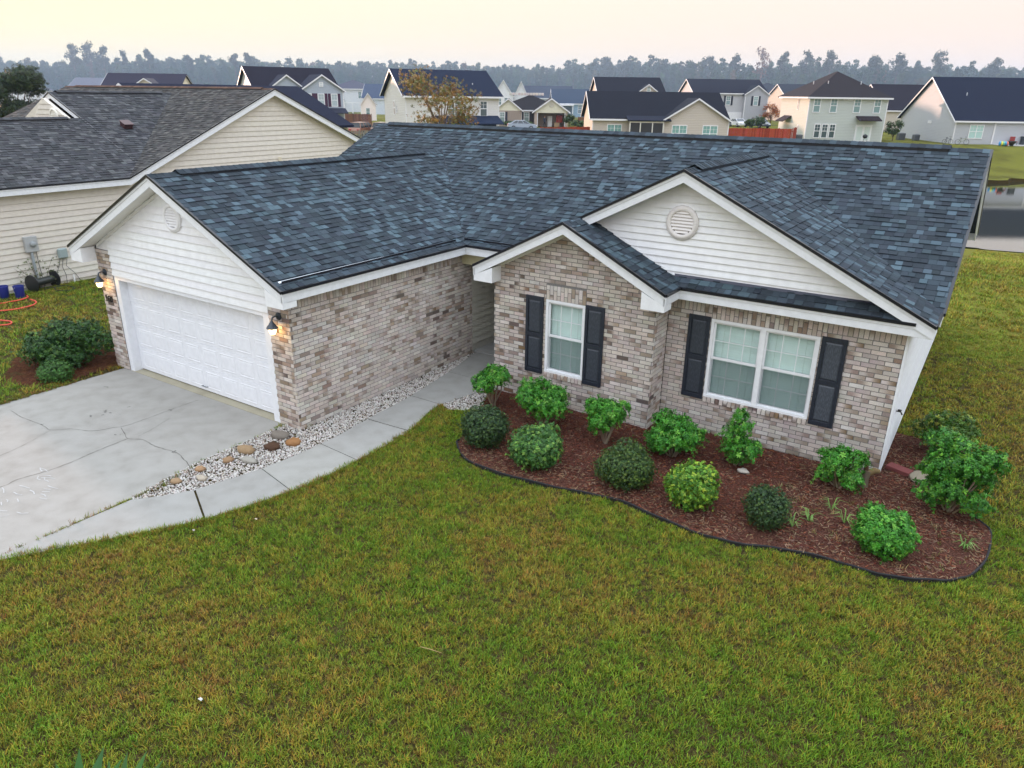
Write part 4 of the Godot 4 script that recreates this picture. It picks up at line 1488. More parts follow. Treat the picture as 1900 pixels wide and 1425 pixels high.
# leafy shrub on bare stems; clumps = [dx, y, dz, radius]
func stem_shrub(at: Vector3, clumps: Array, tone: Array, label: String, seed: int, dens := 300.0, kind := "long", group := "leafy shrubs against the brick") -> void:
	var t := thing("leafy_shrub", label, "shrub", at, 0.0, group)
	for k in 2:
		var xs := []
		for c in clumps:
			lumps_fill(xs, Vector3(c[0], c[1], c[2]), Vector3(c[3], c[3] * 0.82, c[3]), int(dens * pow(c[3] / 0.28, 2.0) * 0.36), seed + k + int(c[0] * 50), 0.5, 0.75, 0.02, Vector2(0.65, 1.15))
			for j in 5:
				var d := Vector3(rng.randfn() * 0.8 + c[0] * 1.2, rng.randf_range(-0.25, 1.3), rng.randfn() * 0.8 + c[2] * 1.2).normalized()
				var l := rng.randf_range(0.9, 1.75)
				for i in 5: xs.append(Transform3D(outward(d, rng.randf_range(0.7, 1.05) * (1.0 - i * 0.07)), Vector3(c[0], c[1], c[2]) + d * c[3] * lerpf(0.6, l, i / 4.0) + Vector3.DOWN * 0.02 * i * l))
		var ks := []
		for x in xs:
			var q := rng.randf()
			ks.append(jit(tone[0] if q < 0.5 else tone[1] if q < 0.85 else tone[2], 0.14, 0.015))
		scatter("foliage", sprigs[kind][k], mats["leaf"], xs, ks, t)
	for c in clumps:
		var b := MB.new()
		var e := Vector3(c[0], c[1], c[2])
		var m := e * 0.5 + Vector3(rng.randf_range(-0.05, 0.05), -0.02, rng.randf_range(-0.05, 0.05))
		var s := Vector3(rng.randf_range(-0.04, 0.04), -0.08, rng.randf_range(-0.04, 0.04))
		b.tube([s, m, e, e + (e - m) * 0.35], [0.019, 0.014, 0.010, 0.004], 6, jit(C8(158, 140, 120), 0.1))
		for j in 3:
			var d := Vector3(rng.randfn(), absf(rng.randfn()), rng.randfn()).normalized()
			b.tube([m.lerp(e, 0.6), e + d * c[3] * 0.8], [0.007, 0.003], 5, C8(150, 132, 112))
		pm("stem", b, mats["bark"], t)

func clump_set(w: float, h: float, n: int, seed: int, low := 0.55) -> Array:
	var r := RandomNumberGenerator.new()
	r.seed = seed
	var a := []
	for i in n:
		var g := TAU * i / n + r.randf_range(-0.4, 0.4)
		var f := r.randf_range(0.35, 0.62) * w * 0.5
		a.append([cos(g) * f, h * r.randf_range(low, 0.82), sin(g) * f, w * r.randf_range(0.10, 0.20)])
	a.append([0.0, h * 0.78, 0.0, w * 0.17])
	return a

func plants() -> void:
	make_sprigs()
	var dark := [C8(58, 82, 52), C8(70, 96, 54), C8(90, 116, 62)]
	var glossy := [C8(70, 112, 58), C8(92, 138, 64), C8(130, 170, 80)]
	var fresh := [C8(66, 132, 44), C8(84, 154, 52), C8(120, 178, 70)]
	var lime := [C8(84, 132, 48), C8(120, 164, 54), C8(164, 190, 66)]
	round_shrub(Vector3(-2.21, -0.02, 2.40), 1.02, 0.76, "box", dark, "fine-leaved dark green round shrub where the edging begins by the walk", 11)
	round_shrub(Vector3(-1.01, -0.02, 2.55), 1.04, 0.74, "round", glossy, "broad glossy green round shrub beside the dark one at the edging's start", 12)
	round_shrub(Vector3(0.60, -0.02, 2.28), 1.06, 0.72, "box", [C8(64, 90, 50), C8(82, 108, 52), C8(104, 126, 58)], "wide fine-leaved round shrub in front of the bay's outer corner", 13)
	round_shrub(Vector3(1.78, -0.02, 2.34), 0.90, 0.78, "round", lime, "round shrub with lime yellow-green leaves in front of the double window", 14)
	round_shrub(Vector3(2.94, -0.02, 2.22), 0.76, 0.66, "box", dark, "smallest dark round shrub, in front of the double window's right shutter", 15)
	round_shrub(Vector3(4.55, -0.02, 1.95), 0.90, 0.62, "round", fresh, "low bright green round shrub nearest the bed's curved outer end", 16)
	stem_shrub(Vector3(-3.15, -0.02, 0.80), clump_set(0.9, 0.95, 9, 21), fresh, "leafy shrub at the bay's outer corner next to the walk", 21)
	stem_shrub(Vector3(-1.80, -0.02, 1.02), clump_set(1.25, 0.88, 11, 22, 0.5), fresh, "wide leafy shrub on spreading bare stems under the single window", 22)
	stem_shrub(Vector3(-0.40, -0.02, 1.02), clump_set(1.0, 0.88, 10, 23, 0.5), fresh, "round-headed leafy shrub on bare stems beneath the bay's blank brick", 23)
	stem_shrub(Vector3(0.85, -0.02, 0.80), clump_set(1.12, 0.76, 12, 24, 0.32), fresh, "bushy leafy shrub at the brick inner corner under the window shutter", 24)
	stem_shrub(Vector3(1.95, -0.02, 0.50), [[0.0, 0.30, 0.0, 0.24], [0.12, 0.36, 0.1, 0.2], [-0.1, 0.55, 0.0, 0.2], [0.02, 0.75, 0.03, 0.17], [-0.04, 0.95, 0.0, 0.11], [0.25, 0.42, 0.05, 0.14]], fresh, "narrow upright leafy shrub under the middle of the double window", 25)
	stem_shrub(Vector3(3.62, -0.02, 0.30), clump_set(0.95, 0.74, 11, 26, 0.28), fresh, "leafy shrub with pale new shoots beside the weathered stump", 26)
	stem_shrub(Vector3(4.95, -0.1, -2.1), clump_set(1.15, 0.95, 10, 27, 0.4), [C8(74, 110, 44), C8(96, 128, 48), C8(150, 160, 62)], "yellow-flecked leafy shrub standing off the white side wall", 27)
	stem_shrub(Vector3(5.28, -0.02, 0.10), clump_set(1.2, 1.35, 13, 28, 0.3) + [[0.3, 0.3, 0.2, 0.2], [-0.3, 0.35, 0.2, 0.22], [0.0, 0.45, -0.3, 0.25]], [C8(60, 118, 42), C8(78, 142, 48), C8(116, 174, 62)], "largest and tallest leafy shrub at the curved end of the bed", 28, 330.0)
	stem_shrub(Vector3(-13.15, -0.1, 4.45), clump_set(1.9, 0.92, 16, 29, 0.3) + [[0.75, 0.55, -0.5, 0.3], [1.1, 0.62, -0.85, 0.24]], [C8(50, 84, 42), C8(66, 104, 48), C8(98, 134, 62)], "big spreading dark evergreen shrub beside the left garage pier", 29, 250.0, "long", "shrubs beside the driveway")
	var t := thing("low_shrub", "small feathery green shrub in pine straw by the driveway", "shrub", Vector3(-12.25, -0.08, 5.15), 0.0, "shrubs beside the driveway")
	for k in 2:
		var xs := []
		lumps_fill(xs, Vector3(0, 0.16, 0), Vector3(0.36, 0.24, 0.34), 800, 31 + k, 0.3, 0.5, 0.0)
		var ks := []
		for x in xs: ks.append(jit(C8(78, 120, 58), 0.2, 0.02))
		scatter("foliage", sprigs["box"][k], mats["leaf"], xs, ks, t)
	# grassy weeds in the bed
	var wl := ["strappy weed tuft between the smallest round shrub and the stump", "strappy weed tuft next to the smallest round shrub", "strappy weed tuft in front of the pale-shoot shrub", "strappy weed tuft at the bed's curved tip", "strappy weed tuft below the pale-shoot shrub"]
	var wp := [[3.48, 1.70], [3.30, 2.02], [3.70, 1.15], [5.56, 1.19], [3.95, 1.45]]
	for i in 5:
		var b := MB.new()
		for j in 16:
			var a := rng.randf() * TAU
			var l := rng.randf_range(0.12, 0.3)
			var d := Vector3(cos(a), 0, sin(a))
			var s := d.cross(Vector3.UP) * 0.007
			var p0 := d * 0.01
			var p1 := d * l * 0.35 + Vector3.UP * l * 0.62
			var p2 := d * l * 0.95 + Vector3.UP * l * 0.45
			var k := jit(C8(112, 142, 78), 0.15)
			b.quad(p0 - s, p0 + s, p1 + s, p1 - s, k)
			b.tri(p1 - s, p1 + s, p2, k)
		var o := solo("weed", b, mats["grass"], wl[i], "weed", "weeds in the mulch bed")
		o.position = Vector3(wp[i][0], -0.03, wp[i][1])

func mulch_chip(seed: int) -> ArrayMesh:
	var r := RandomNumberGenerator.new()
	r.seed = seed
	var b := MB.new()
	var e := [Vector3(-1, -0.08, -0.2 + r.randf() * 0.1), Vector3(1, -0.08, -0.15), Vector3(0.85, 0.1, -0.12), Vector3(-0.9, 0.08, -0.16)]
	var f := [Vector3(-0.9, -0.08, 0.22), Vector3(1.05, -0.06, 0.15), Vector3(0.8, 0.1, 0.12), Vector3(-0.95, 0.07, 0.16)]
	b.quad(f[0], f[1], f[2], f[3], Color.WHITE)
	b.quad(e[1], e[0], e[3], e[2], Color.WHITE)
	b.quad(f[3], f[2], e[2], e[3], Color.WHITE)
	b.quad(f[1], e[1], e[2], f[2], Color.WHITE)
	b.quad(e[0], f[0], f[3], e[3], Color.WHITE)
	return b.mesh()

func beds() -> void:
	var main := []
	for p in smooth_line(EDGING): main.append([p.x, p.y])
	main += BED_REST
	# uneven mulch surface
	for q in [[main, "mulch_bed", -0.02], [BED_LEFT, "pine_straw_bed", -0.07]]:
		var poly := flat_poly(q[0])
		var b := MB.new()
		var nz := FastNoiseLite.new()
		nz.seed = 8
		nz.frequency = 0.9
		var ry := func(p: Vector2) -> float:
			return q[2] - 0.015 + nz.get_noise_2d(p.x, p.y) * 0.03
		var lo := Vector2(1e9, 1e9)
		var hi := -lo
		for p in poly:
			lo = lo.min(p)
			hi = hi.max(p)
		var st := 0.25
		var x := lo.x
		while x < hi.x:
			var z := lo.y
			while z < hi.y:
				var cell := PackedVector2Array([Vector2(x, z), Vector2(x + st, z), Vector2(x + st, z + st), Vector2(x, z + st)])
				for piece in Geometry2D.intersect_polygons(poly, cell):
					var ix := Geometry2D.triangulate_polygon(piece)
					for j in range(0, ix.size(), 3):
						var a := Vector3(piece[ix[j]].x, ry.call(piece[ix[j]]), piece[ix[j]].y)
						var c := Vector3(piece[ix[j + 1]].x, ry.call(piece[ix[j + 1]]), piece[ix[j + 1]].y)
						var d := Vector3(piece[ix[j + 2]].x, ry.call(piece[ix[j + 2]]), piece[ix[j + 2]].y)
						if (c - a).cross(d - a).y > 0: b.tri(a, c, d, Color.WHITE)
						else: b.tri(a, d, c, Color.WHITE)
				z += st
			x += st
		struct(q[1], b, mats["mulch"])
		keep_clear.append(poly)
		var holder := Node3D.new()
		holder.name = "wood_chips" if q[2] > -0.05 else "pine_straw"
		add_child(holder)
		meta(holder, "red-brown shredded bark mulch under the shrubs by the house" if q[2] > -0.05 else "reddish pine straw under the shrubs beside the driveway", "mulch", "", "stuff")
		for k in 3:
			var xs := []
			var ks := []
			for i in (12500 if q[2] > -0.05 else 4500):
				var p := Vector2(rng.randf_range(lo.x, hi.x), rng.randf_range(lo.y, hi.y))
				if not Geometry2D.is_point_in_polygon(p, poly): continue
				if q[2] > -0.05 and p.x > 2.6 and p.y > 0.6 and nz.get_noise_2d(p.x * 1.3, p.y * 1.3) > 0.05 and rng.randf() < 0.7: continue
				var s := rng.randf_range(0.014, 0.042)
				var thin := 1.0 if q[2] > -0.05 else 0.25
				if q[2] < -0.05: s *= 1.8
				var bs := Basis.from_euler(Vector3(rng.randf_range(-0.5, 0.5), rng.randf() * TAU, rng.randf_range(-0.35, 0.35))).scaled_local(Vector3(s, s * thin, s * thin))
				xs.append(Transform3D(bs, Vector3(p.x, ry.call(p) + rng.randf_range(0.0, 0.014), p.y)))
				var g := rng.randf()
				var pale := 0.42 if p.x > 2.9 or p.y > 2.2 else 0.12
				if q[2] < -0.05: ks.append(jit(C8(122, 82, 58) if g < 0.6 else C8(92, 62, 46), 0.15))
				else: ks.append(jit(C8(142, 116, 94) if g < pale else C8(112, 66, 52) if g < 0.7 else C8(78, 48, 40) if g < 0.88 else C8(142, 90, 70), 0.15))
			scatter("chips", mulch_chip(k + 1), mats["chip"], xs, ks, holder)
	# black plastic edging
	var e := MB.new()
	var pts := []
	var i := 0
	for p in smooth_line(EDGING):
		pts.append(Vector3(p.x, -0.035 + 0.012 * sin(i * 0.37) + 0.006 * sin(i * 1.1), p.y))
		i += 1
	var st := MB.new()
	e.tube(pts, [0.016], 8, C8(34, 34, 36))
	for j in pts.size() - 1:
		var a: Vector3 = pts[j]
		var c: Vector3 = pts[j + 1]
		var o := (c - a).cross(Vector3.UP).normalized() * 0.006
		var dn := Vector3.DOWN * 0.12
		st.quad(a - o + dn, c - o + dn, c - o, a - o, C8(30, 30, 32))
		st.quad(c + o + dn, a + o + dn, a + o, c + o, C8(30, 30, 32))
	var ed := thing("lawn_edging", "black plastic edging curving along the mulch bed", "edging")
	pm("edging_bead", e, mats["rubber"], ed)
	pm("edging_skirt", st, mats["rubber"], ed)
	# stump, red paver, flat stone
	var sg := thing("weathered_stump", "weathered grey-brown stump with a broken limb at the wall's corner", "stump", Vector3(3.98, -0.02, -0.02))
	var m := MB.new()
	m.tube([Vector3(0, -0.05, 0.02), Vector3(0.0, 0.12, 0.0), Vector3(0.03, 0.26, -0.03)], [0.085, 0.07, 0.062], 10, C8(128, 116, 98))
	pm("trunk", m, mats["bark"], sg)
	m = MB.new()
	m.tube([Vector3(0.02, 0.2, -0.02), Vector3(0.12, 0.27, -0.08), Vector3(0.19, 0.25, -0.12)], [0.06, 0.055, 0.04], 9, C8(140, 120, 86))
	m.tube([Vector3(0, 0.22, -0.02), Vector3(-0.02, 0.40, -0.06), Vector3(0.0, 0.52, -0.1)], [0.045, 0.03, 0.006], 8, C8(96, 74, 58))
	pm("limb", m, mats["bark"], sg)
	m = MB.new()
	m.soft(Vector3(-0.2, -0.03, -0.1), Vector3(0.2, 0.045, 0.1), 0.006, C8(142, 84, 82))
	var o := solo("red_paver", m, mats["stone"], "dull red paver lying on the ground at the wall's corner", "paver")
	o.transform = Transform3D(Basis(Vector3.UP, -0.35), Vector3(4.42, 0.0, -0.92))
	m = MB.new()
	m.blob(Vector3.ZERO, Vector3(0.2, 0.05, 0.26), 8, 14, C8(166, 156, 136), 0.5, 66, -0.5)
	o = solo("flat_stone", m, mats["stone"], "flat buff stone lying beside the dull red paver", "stone")
	o.position = Vector3(4.78, -0.01, -0.85)
	m = MB.new()
	m.blob(Vector3.ZERO, Vector3(0.1, 0.045, 0.07), 6, 10, C8(206, 198, 186), 0.6, 67, -0.5)
	o = solo("pale_rock", m, mats["stone"], "pale rock at the foot of the narrow upright shrub", "stone")
	o.position = Vector3(2.14, 0.0, 0.72)

func tuft(seed: int, blades: int, spread: float, height: float) -> ArrayMesh:
	var r := RandomNumberGenerator.new()
	r.seed = seed
	var b := MB.new()
	for i in blades:
		var a := r.randf() * TAU
		var o := Vector3(r.randf_range(-1, 1), 0, r.randf_range(-1, 1)) * spread
		var h := height * r.randf_range(0.5, 1.15)
		var d := Vector3(cos(a), 0, sin(a))
		var s := d.cross(Vector3.UP).rotated(Vector3.UP, r.randf_range(-0.7, 0.7)) * r.randf_range(0.0026, 0.0046)
		var lean := r.randf_range(0.15, 0.95)
		var p1 := o + d * h * lean * 0.5 + Vector3.UP * h * 0.62
		var p2 := o + d * h * lean * 1.05 + Vector3.UP * h * r.randf_range(0.85, 1.0)
		var k := Color.WHITE * r.randf_range(0.66, 1.0)
		var q := r.randf()
		if q < 0.16: k = Color(0.98, 0.80, 0.78)
		elif q < 0.24: k = Color(1.0, 0.96, 0.95)
		k.a = 1.0
		b.quad(o - s, o + s, p1 + s * 0.8, p1 - s * 0.8, k)
		b.tri(p1 - s * 0.8, p1 + s * 0.8, p2, k)
	return b.mesh()

func grass() -> void:
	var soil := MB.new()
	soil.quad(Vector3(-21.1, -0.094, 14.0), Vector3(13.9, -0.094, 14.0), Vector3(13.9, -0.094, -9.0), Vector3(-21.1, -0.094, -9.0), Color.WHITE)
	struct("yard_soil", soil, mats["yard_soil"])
	keep_clear.append(flat_poly(DRIVE))
	keep_clear.append(flat_poly(GRAVEL))
	keep_clear.append(flat_poly(GRAVEL_TWO))
	var w := []
	for j in JOINTS: w.append([j[0], j[1]])
	w += [[-5.79, 7.24], [-5.835, 9.15], [-5.82, 9.35], [-5.01, 8.07]]
	var back := JOINTS.duplicate()
	back.reverse()
	for j in back: w.append([j[2], j[3]])
	keep_clear.append(flat_poly(w))
	keep_clear.append(PackedVector2Array([Vector2(-12.0, 3.8), Vector2(-5.6, 3.8), Vector2(-5.6, 0), Vector2(0, 0), Vector2(0, -0.62), Vector2(4.12, -0.62), Vector2(4.12, -10.6), Vector2(-12.0, -10.6)]))
	var holder := Node3D.new()
	holder.name = "lawn_grass"
	add_child(holder)
	meta(holder, "patchy green and brown mown grass of the lawn", "grass", "", "stuff")
	var big := FastNoiseLite.new()
	big.seed = 19
	big.frequency = 0.22
	var small := FastNoiseLite.new()
	small.seed = 23
	small.frequency = 1.7
	var kinds := [tuft(1, 10, 0.040, 0.085), tuft(2, 10, 0.05, 0.07), tuft(3, 12, 0.05, 0.06), tuft(4, 8, 0.035, 0.105)]
	var xs := [[], [], [], []]
	var ks := [[], [], [], []]
	# [x0, x1, z0, z1, tufts per square metre, size]
	var areas := [[-6.5, 14.0, 0.0, 14.0, 620.0, 1.0], [4.1, 16.0, -12.0, 0.0, 200.0, 1.5], [4.1, 26.0, -38.0, -12.0, 40.0, 2.6], [-22.0, -11.6, -6.0, 9.0, 110.0, 1.7]]
	for q in areas:
		var n := int((q[1] - q[0]) * (q[3] - q[2]) * q[4])
		for i in n:
			var p := Vector2(rng.randf_range(q[0], q[1]), rng.randf_range(q[2], q[3]))
			var f := ahead(Vector3(p.x, 0, p.y))
			if absf(f.x) > f.y * 0.80 + 7.0: continue
			if (absf(f.x) > f.y * 0.76 + 1.0 or f.y < 3.0) and rng.randf() < 0.55: continue
			if p.x < -21.1: continue
			if in_any(p, keep_clear): continue
			var g := big.get_noise_2d(p.x, p.y) * 0.6 + small.get_noise_2d(p.x, p.y) * 0.5 + rng.randf_range(-0.36, 0.36) + 0.18
			if q[5] > 1.4 and p.x > 0.0: g = g * 0.6 - 0.1
			if g < -0.62 and rng.randf() < 0.5: continue
			var k := C8(104, 128, 44)
			if g > 0.36: k = C8(108, 148, 46)
			elif g > 0.04: k = C8(130, 155, 54)
			elif g > -0.28: k = C8(152, 153, 62)
			elif g > -0.52: k = C8(154, 136, 70)
			else: k = C8(140, 108, 62)
			k = jit(k, 0.18, 0.02)
			var s: float = q[5] * rng.randf_range(0.65, 1.1) * (1.0 + 0.35 * small.get_noise_2d(p.x * 0.6 + 40.0, p.y * 0.6))
			var b := Basis(Vector3.UP, rng.randf() * TAU).scaled(Vector3(s, s * (0.85 if q[5] < 1.2 else 0.65), s))
			var j := rng.randi() % 4
			xs[j].append(Transform3D(b, Vector3(p.x, (ground(f.x, f.y) if p.y < -8.0 else -0.092) - 0.004, p.y)))
			ks[j].append(k)
	# longer grass leaning over the walk's edge, and weeds in the joints
	var rim := []
	for j in range(2, JOINTS.size()): rim.append([JOINTS[j][2], JOINTS[j][3]])
	rim += [[-5.01, 8.07], [-5.80, 9.35], [-5.9, 11.5]]
	var line := smooth_line(rim, 8)
	for i in line.size() - 1:
		var n := int(line[i].distance_to(line[i + 1]) * 150.0)
		for j in n:
			var p: Vector2 = line[i].lerp(line[i + 1], rng.randf()) + Vector2(rng.randf_range(-0.02, 0.10), rng.randf_range(-0.03, 0.05))
			var c := rng.randi() % 4
			var s := rng.randf_range(0.7, 1.25)
			xs[c].append(Transform3D(Basis(Vector3.UP, rng.randf() * TAU).scaled(Vector3(s, s, s)), Vector3(p.x, -0.1, p.y)))
			ks[c].append(jit(C8(118, 150, 50) if rng.randf() < 0.7 else C8(150, 126, 66), 0.16, 0.02))
	for i in 150:
		var p := Vector2(rng.randf_range(2.7, 5.6), rng.randf_range(0.7, 2.45))
		if small.get_noise_2d(p.x * 0.7, p.y * 0.7) < 0.0 or not Geometry2D.is_point_in_polygon(p, keep_clear[0]): continue
		var c := rng.randi() % 4
		var s := rng.randf_range(0.5, 1.3)
		xs[c].append(Transform3D(Basis(Vector3.UP, rng.randf() * TAU).scaled(Vector3(s, s, s)), Vector3(p.x, -0.045, p.y)))
		ks[c].append(jit(C8(120, 134, 76) if rng.randf() < 0.5 else C8(158, 140, 100), 0.16, 0.02))
	for q in [[[-5.84, 7.3], [-5.84, 9.1], 26], [[-5.75, 6.5], [-5.85, 7.15], 46], [[-5.95, 6.0], [-5.9, 6.9], 26], [[-11.72, 5.0], [-11.72, 9.0], 260], [[-5.62, 3.0], [-5.62, 3.85], 10]]:
		for j in q[2]:
			var p := Vector2(q[0][0], q[0][1]).lerp(Vector2(q[1][0], q[1][1]), rng.randf()) + Vector2(rng.randf_range(-0.05, 0.05), rng.randf_range(-0.05, 0.05))
			var c := rng.randi() % 4
			var s := rng.randf_range(0.45, 1.0)
			xs[c].append(Transform3D(Basis(Vector3.UP, rng.randf() * TAU).scaled(Vector3(s, s, s)), Vector3(p.x, -0.088, p.y)))
			ks[c].append(jit(C8(112, 132, 58) if rng.randf() < 0.6 else C8(148, 122, 74), 0.16, 0.02))
	for j in 4: scatter("blades", kinds[j], mats["grass"], xs[j], ks[j], holder)
	# fallen leaves and litter on the lawn
	var spots := [[-3.63, 6.52, C8(196, 180, 150), "curled pale dead leaf on the grass near the walk's last joint"], [-4.14, 7.25, C8(176, 168, 156), "grey scrap on the grass beside the walk's end slab"], [-1.16, 9.23, C8(214, 216, 214), "white scrap of litter lying in the open lawn"], [0.43, 7.25, C8(176, 150, 106), "long straw-coloured twig lying in the lawn"]]
	for i in spots.size():
		var s: Array = spots[i]
		var b := MB.new()
		if i == 3: b.tube([Vector3(-0.14, 0.03, 0.02), Vector3(0, 0.045, 0), Vector3(0.14, 0.04, -0.03)], [0.005, 0.006, 0.003], 5, s[2])
		else:
			b.quad(Vector3(-0.03, 0.02, 0.012), Vector3(0, 0.04, 0.02), Vector3(0.006, 0.03, -0.018), Vector3(-0.024, 0.025, -0.018), s[2])
			b.quad(Vector3(0, 0.04, 0.02), Vector3(0.03, 0.02, 0.01), Vector3(0.03, 0.03, -0.012), Vector3(0.006, 0.03, -0.018), s[2])
		var o := solo("twig" if i == 3 else "dead_leaf" if i == 0 else "litter_scrap", b, mats["chip"], s[3], "twig" if i == 3 else "leaf" if i == 0 else "litter")
		o.position = Vector3(s[0], -0.06, s[1])

func palm() -> void:
	var t := thing("fan_palm", "dark green palm with pointed fan leaves rising at the lawn's front edge", "palm", Vector3(1.0, -0.16, 11.42))
	var b := MB.new()
	b.tube([Vector3(0, 0, 0), Vector3(0.02, 0.8, 0), Vector3(0, 1.35, 0)], [0.13, 0.10, 0.09], 12, C8(92, 74, 56))
	pm("trunk", b, mats["bark"], t)
	for i in 9:
		var a := TAU * i / 9 + 0.3
		var m := MB.new()
		var out := Vector3(cos(a), 0, sin(a))
		var hub := Vector3(0, 1.35, 0) + out * 0.30 + Vector3.UP * 0.36
		m.tube([Vector3(0, 1.3, 0), Vector3(0, 1.38, 0) + out * 0.14 + Vector3.UP * 0.22, hub], [0.016, 0.012, 0.009], 6, C8(70, 96, 54))
		var axis := (out * 0.75 + Vector3.UP * 0.66).normalized()
		var side := axis.cross(Vector3.UP).normalized()
		for j in 9:
			var g := lerpf(-1.2, 1.2, j / 8.0)
			var d := (axis * cos(g) + side * sin(g)).normalized()
			var l := 0.52 * (1.0 - 0.12 * absf(g)) * rng.randf_range(0.94, 1.06)
			var s := d.cross(side.cross(axis)).normalized() * 0.048
			var up := side.cross(axis) * 0.012
			var p1 := hub + d * l * 0.55
			var tip := hub + d * l - Vector3.UP * 0.02
			var k := jit(C8(44, 84, 26), 0.1)
			m.tri(hub, p1 - s, p1 + up, k)
			m.tri(hub, p1 + up, p1 + s, k)
			m.tri(p1 - s, tip, p1 + up, k)
			m.tri(p1 + up, tip, p1 + s, k)
		pm("frond", m, mats["leaf"], t)

# ---------------------------------------------------------------- lamps and number
func lantern(at: Vector3, label: String) -> void:
	var t := thing("wall_lantern", label, "lantern", at, 0.0, "lit lanterns flanking the garage door")
	t.scale = Vector3.ONE * 1.25
	var k := C8(62, 68, 76)
	var b := MB.new()
	b.lathe([[0.001, 0.03], [0.03, 0.028], [0.055, 0.015], [0.06, 0.0]], 20, k, Transform3D(Basis(Vector3.RIGHT, PI / 2), Vector3(0, 0.20, 0)))
	b.lathe([[0.06, 0.0], [0.055, 0.015], [0.03, 0.028], [0.001, 0.03]], 20, k, Transform3D(Basis(Vector3.RIGHT, PI / 2), Vector3(0, 0.20, 0)))
	pm("back_plate", b, mats["black_metal"], t)
	b = MB.new()
	b.tube([Vector3(0, 0.20, 0.02), Vector3(0, 0.215, 0.07), Vector3(0, 0.20, 0.12), Vector3(0, 0.15, 0.135)], [0.012, 0.012, 0.012, 0.014], 8, k)
	pm("arm", b, mats["black_metal"], t)
	b = MB.new()
	b.lathe([[0.088, 0.045], [0.09, 0.05], [0.075, 0.075], [0.05, 0.105], [0.03, 0.135], [0.022, 0.15], [0.01, 0.165], [0.001, 0.175]], 8, k, Transform3D(Basis(), Vector3(0, 0, 0.135)))
	b.lathe([[0.001, 0.052], [0.088, 0.045]], 8, k, Transform3D(Basis(), Vector3(0, 0, 0.135)))
	pm("cap", b, mats["black_metal"], t)
	b = MB.new()
	b.lathe([[0.001, -0.055], [0.03, -0.052], [0.045, -0.035], [0.055, 0.0], [0.06, 0.044], [0.001, 0.044]], 14, Color.WHITE, Transform3D(Basis(), Vector3(0, 0, 0.135)))
	pm("lamp_glass", b, mats["lamp_glow"], t)
	b = MB.new()
	for i in 4:
		var a := TAU * (i + 0.5) / 4
		b.tube([Vector3(cos(a) * 0.064, 0.046, 0.135 + sin(a) * 0.064), Vector3(cos(a) * 0.058, 0.0, 0.135 + sin(a) * 0.058), Vector3(cos(a) * 0.042, -0.045, 0.135 + sin(a) * 0.042), Vector3(0, -0.062, 0.135)], [0.003], 5, k)
	pm("cage", b, mats["black_metal"], t)
	var l := OmniLight3D.new()
	l.name = "lamp_light"
	l.position = Vector3(0, 0.0, 0.135)
	l.light_color = Color(1.0, 0.74, 0.36)
	l.light_energy = 0.045
	l.light_size = 0.05
	l.omni_range = 12.0
	l.omni_attenuation = 2.0
	l.shadow_enabled = true
	t.add_child(l)

func fittings() -> void:
	lantern(Vector3(-11.74, 1.98, 3.872), "lit lantern on the left garage pier above the house number")
	lantern(Vector3(-5.90, 1.94, 3.872), "lit lantern on the right garage pier at the brick corner")
	var t := thing("house_number", "black house number 160 on the left garage pier", "house number", Vector3(-11.93, 1.52, 3.871))
	var f := SystemFont.new()
	f.font_names = PackedStringArray(["Droid Serif"])
	f.font_weight = 700
	var x := 0.0
	for s in ["1", "6", "0"]:
		var tm := TextMesh.new()
		tm.text = s
		tm.font = f
		tm.font_size = 64
		tm.pixel_size = 0.0030
		tm.depth = 0.012
		tm.horizontal_alignment = HORIZONTAL_ALIGNMENT_LEFT
		tm.vertical_alignment = VERTICAL_ALIGNMENT_BOTTOM
		var o := part("digit", tm, mats["black_paint"], t, Transform3D(Basis(), Vector3(x, -0.03, 0.006)))
		x += 0.10

# ---------------------------------------------------------------- tan house next door
const PAL_N := [Color(0.325, 0.33, 0.345), Color(0.375, 0.38, 0.395), Color(0.435, 0.44, 0.45)]

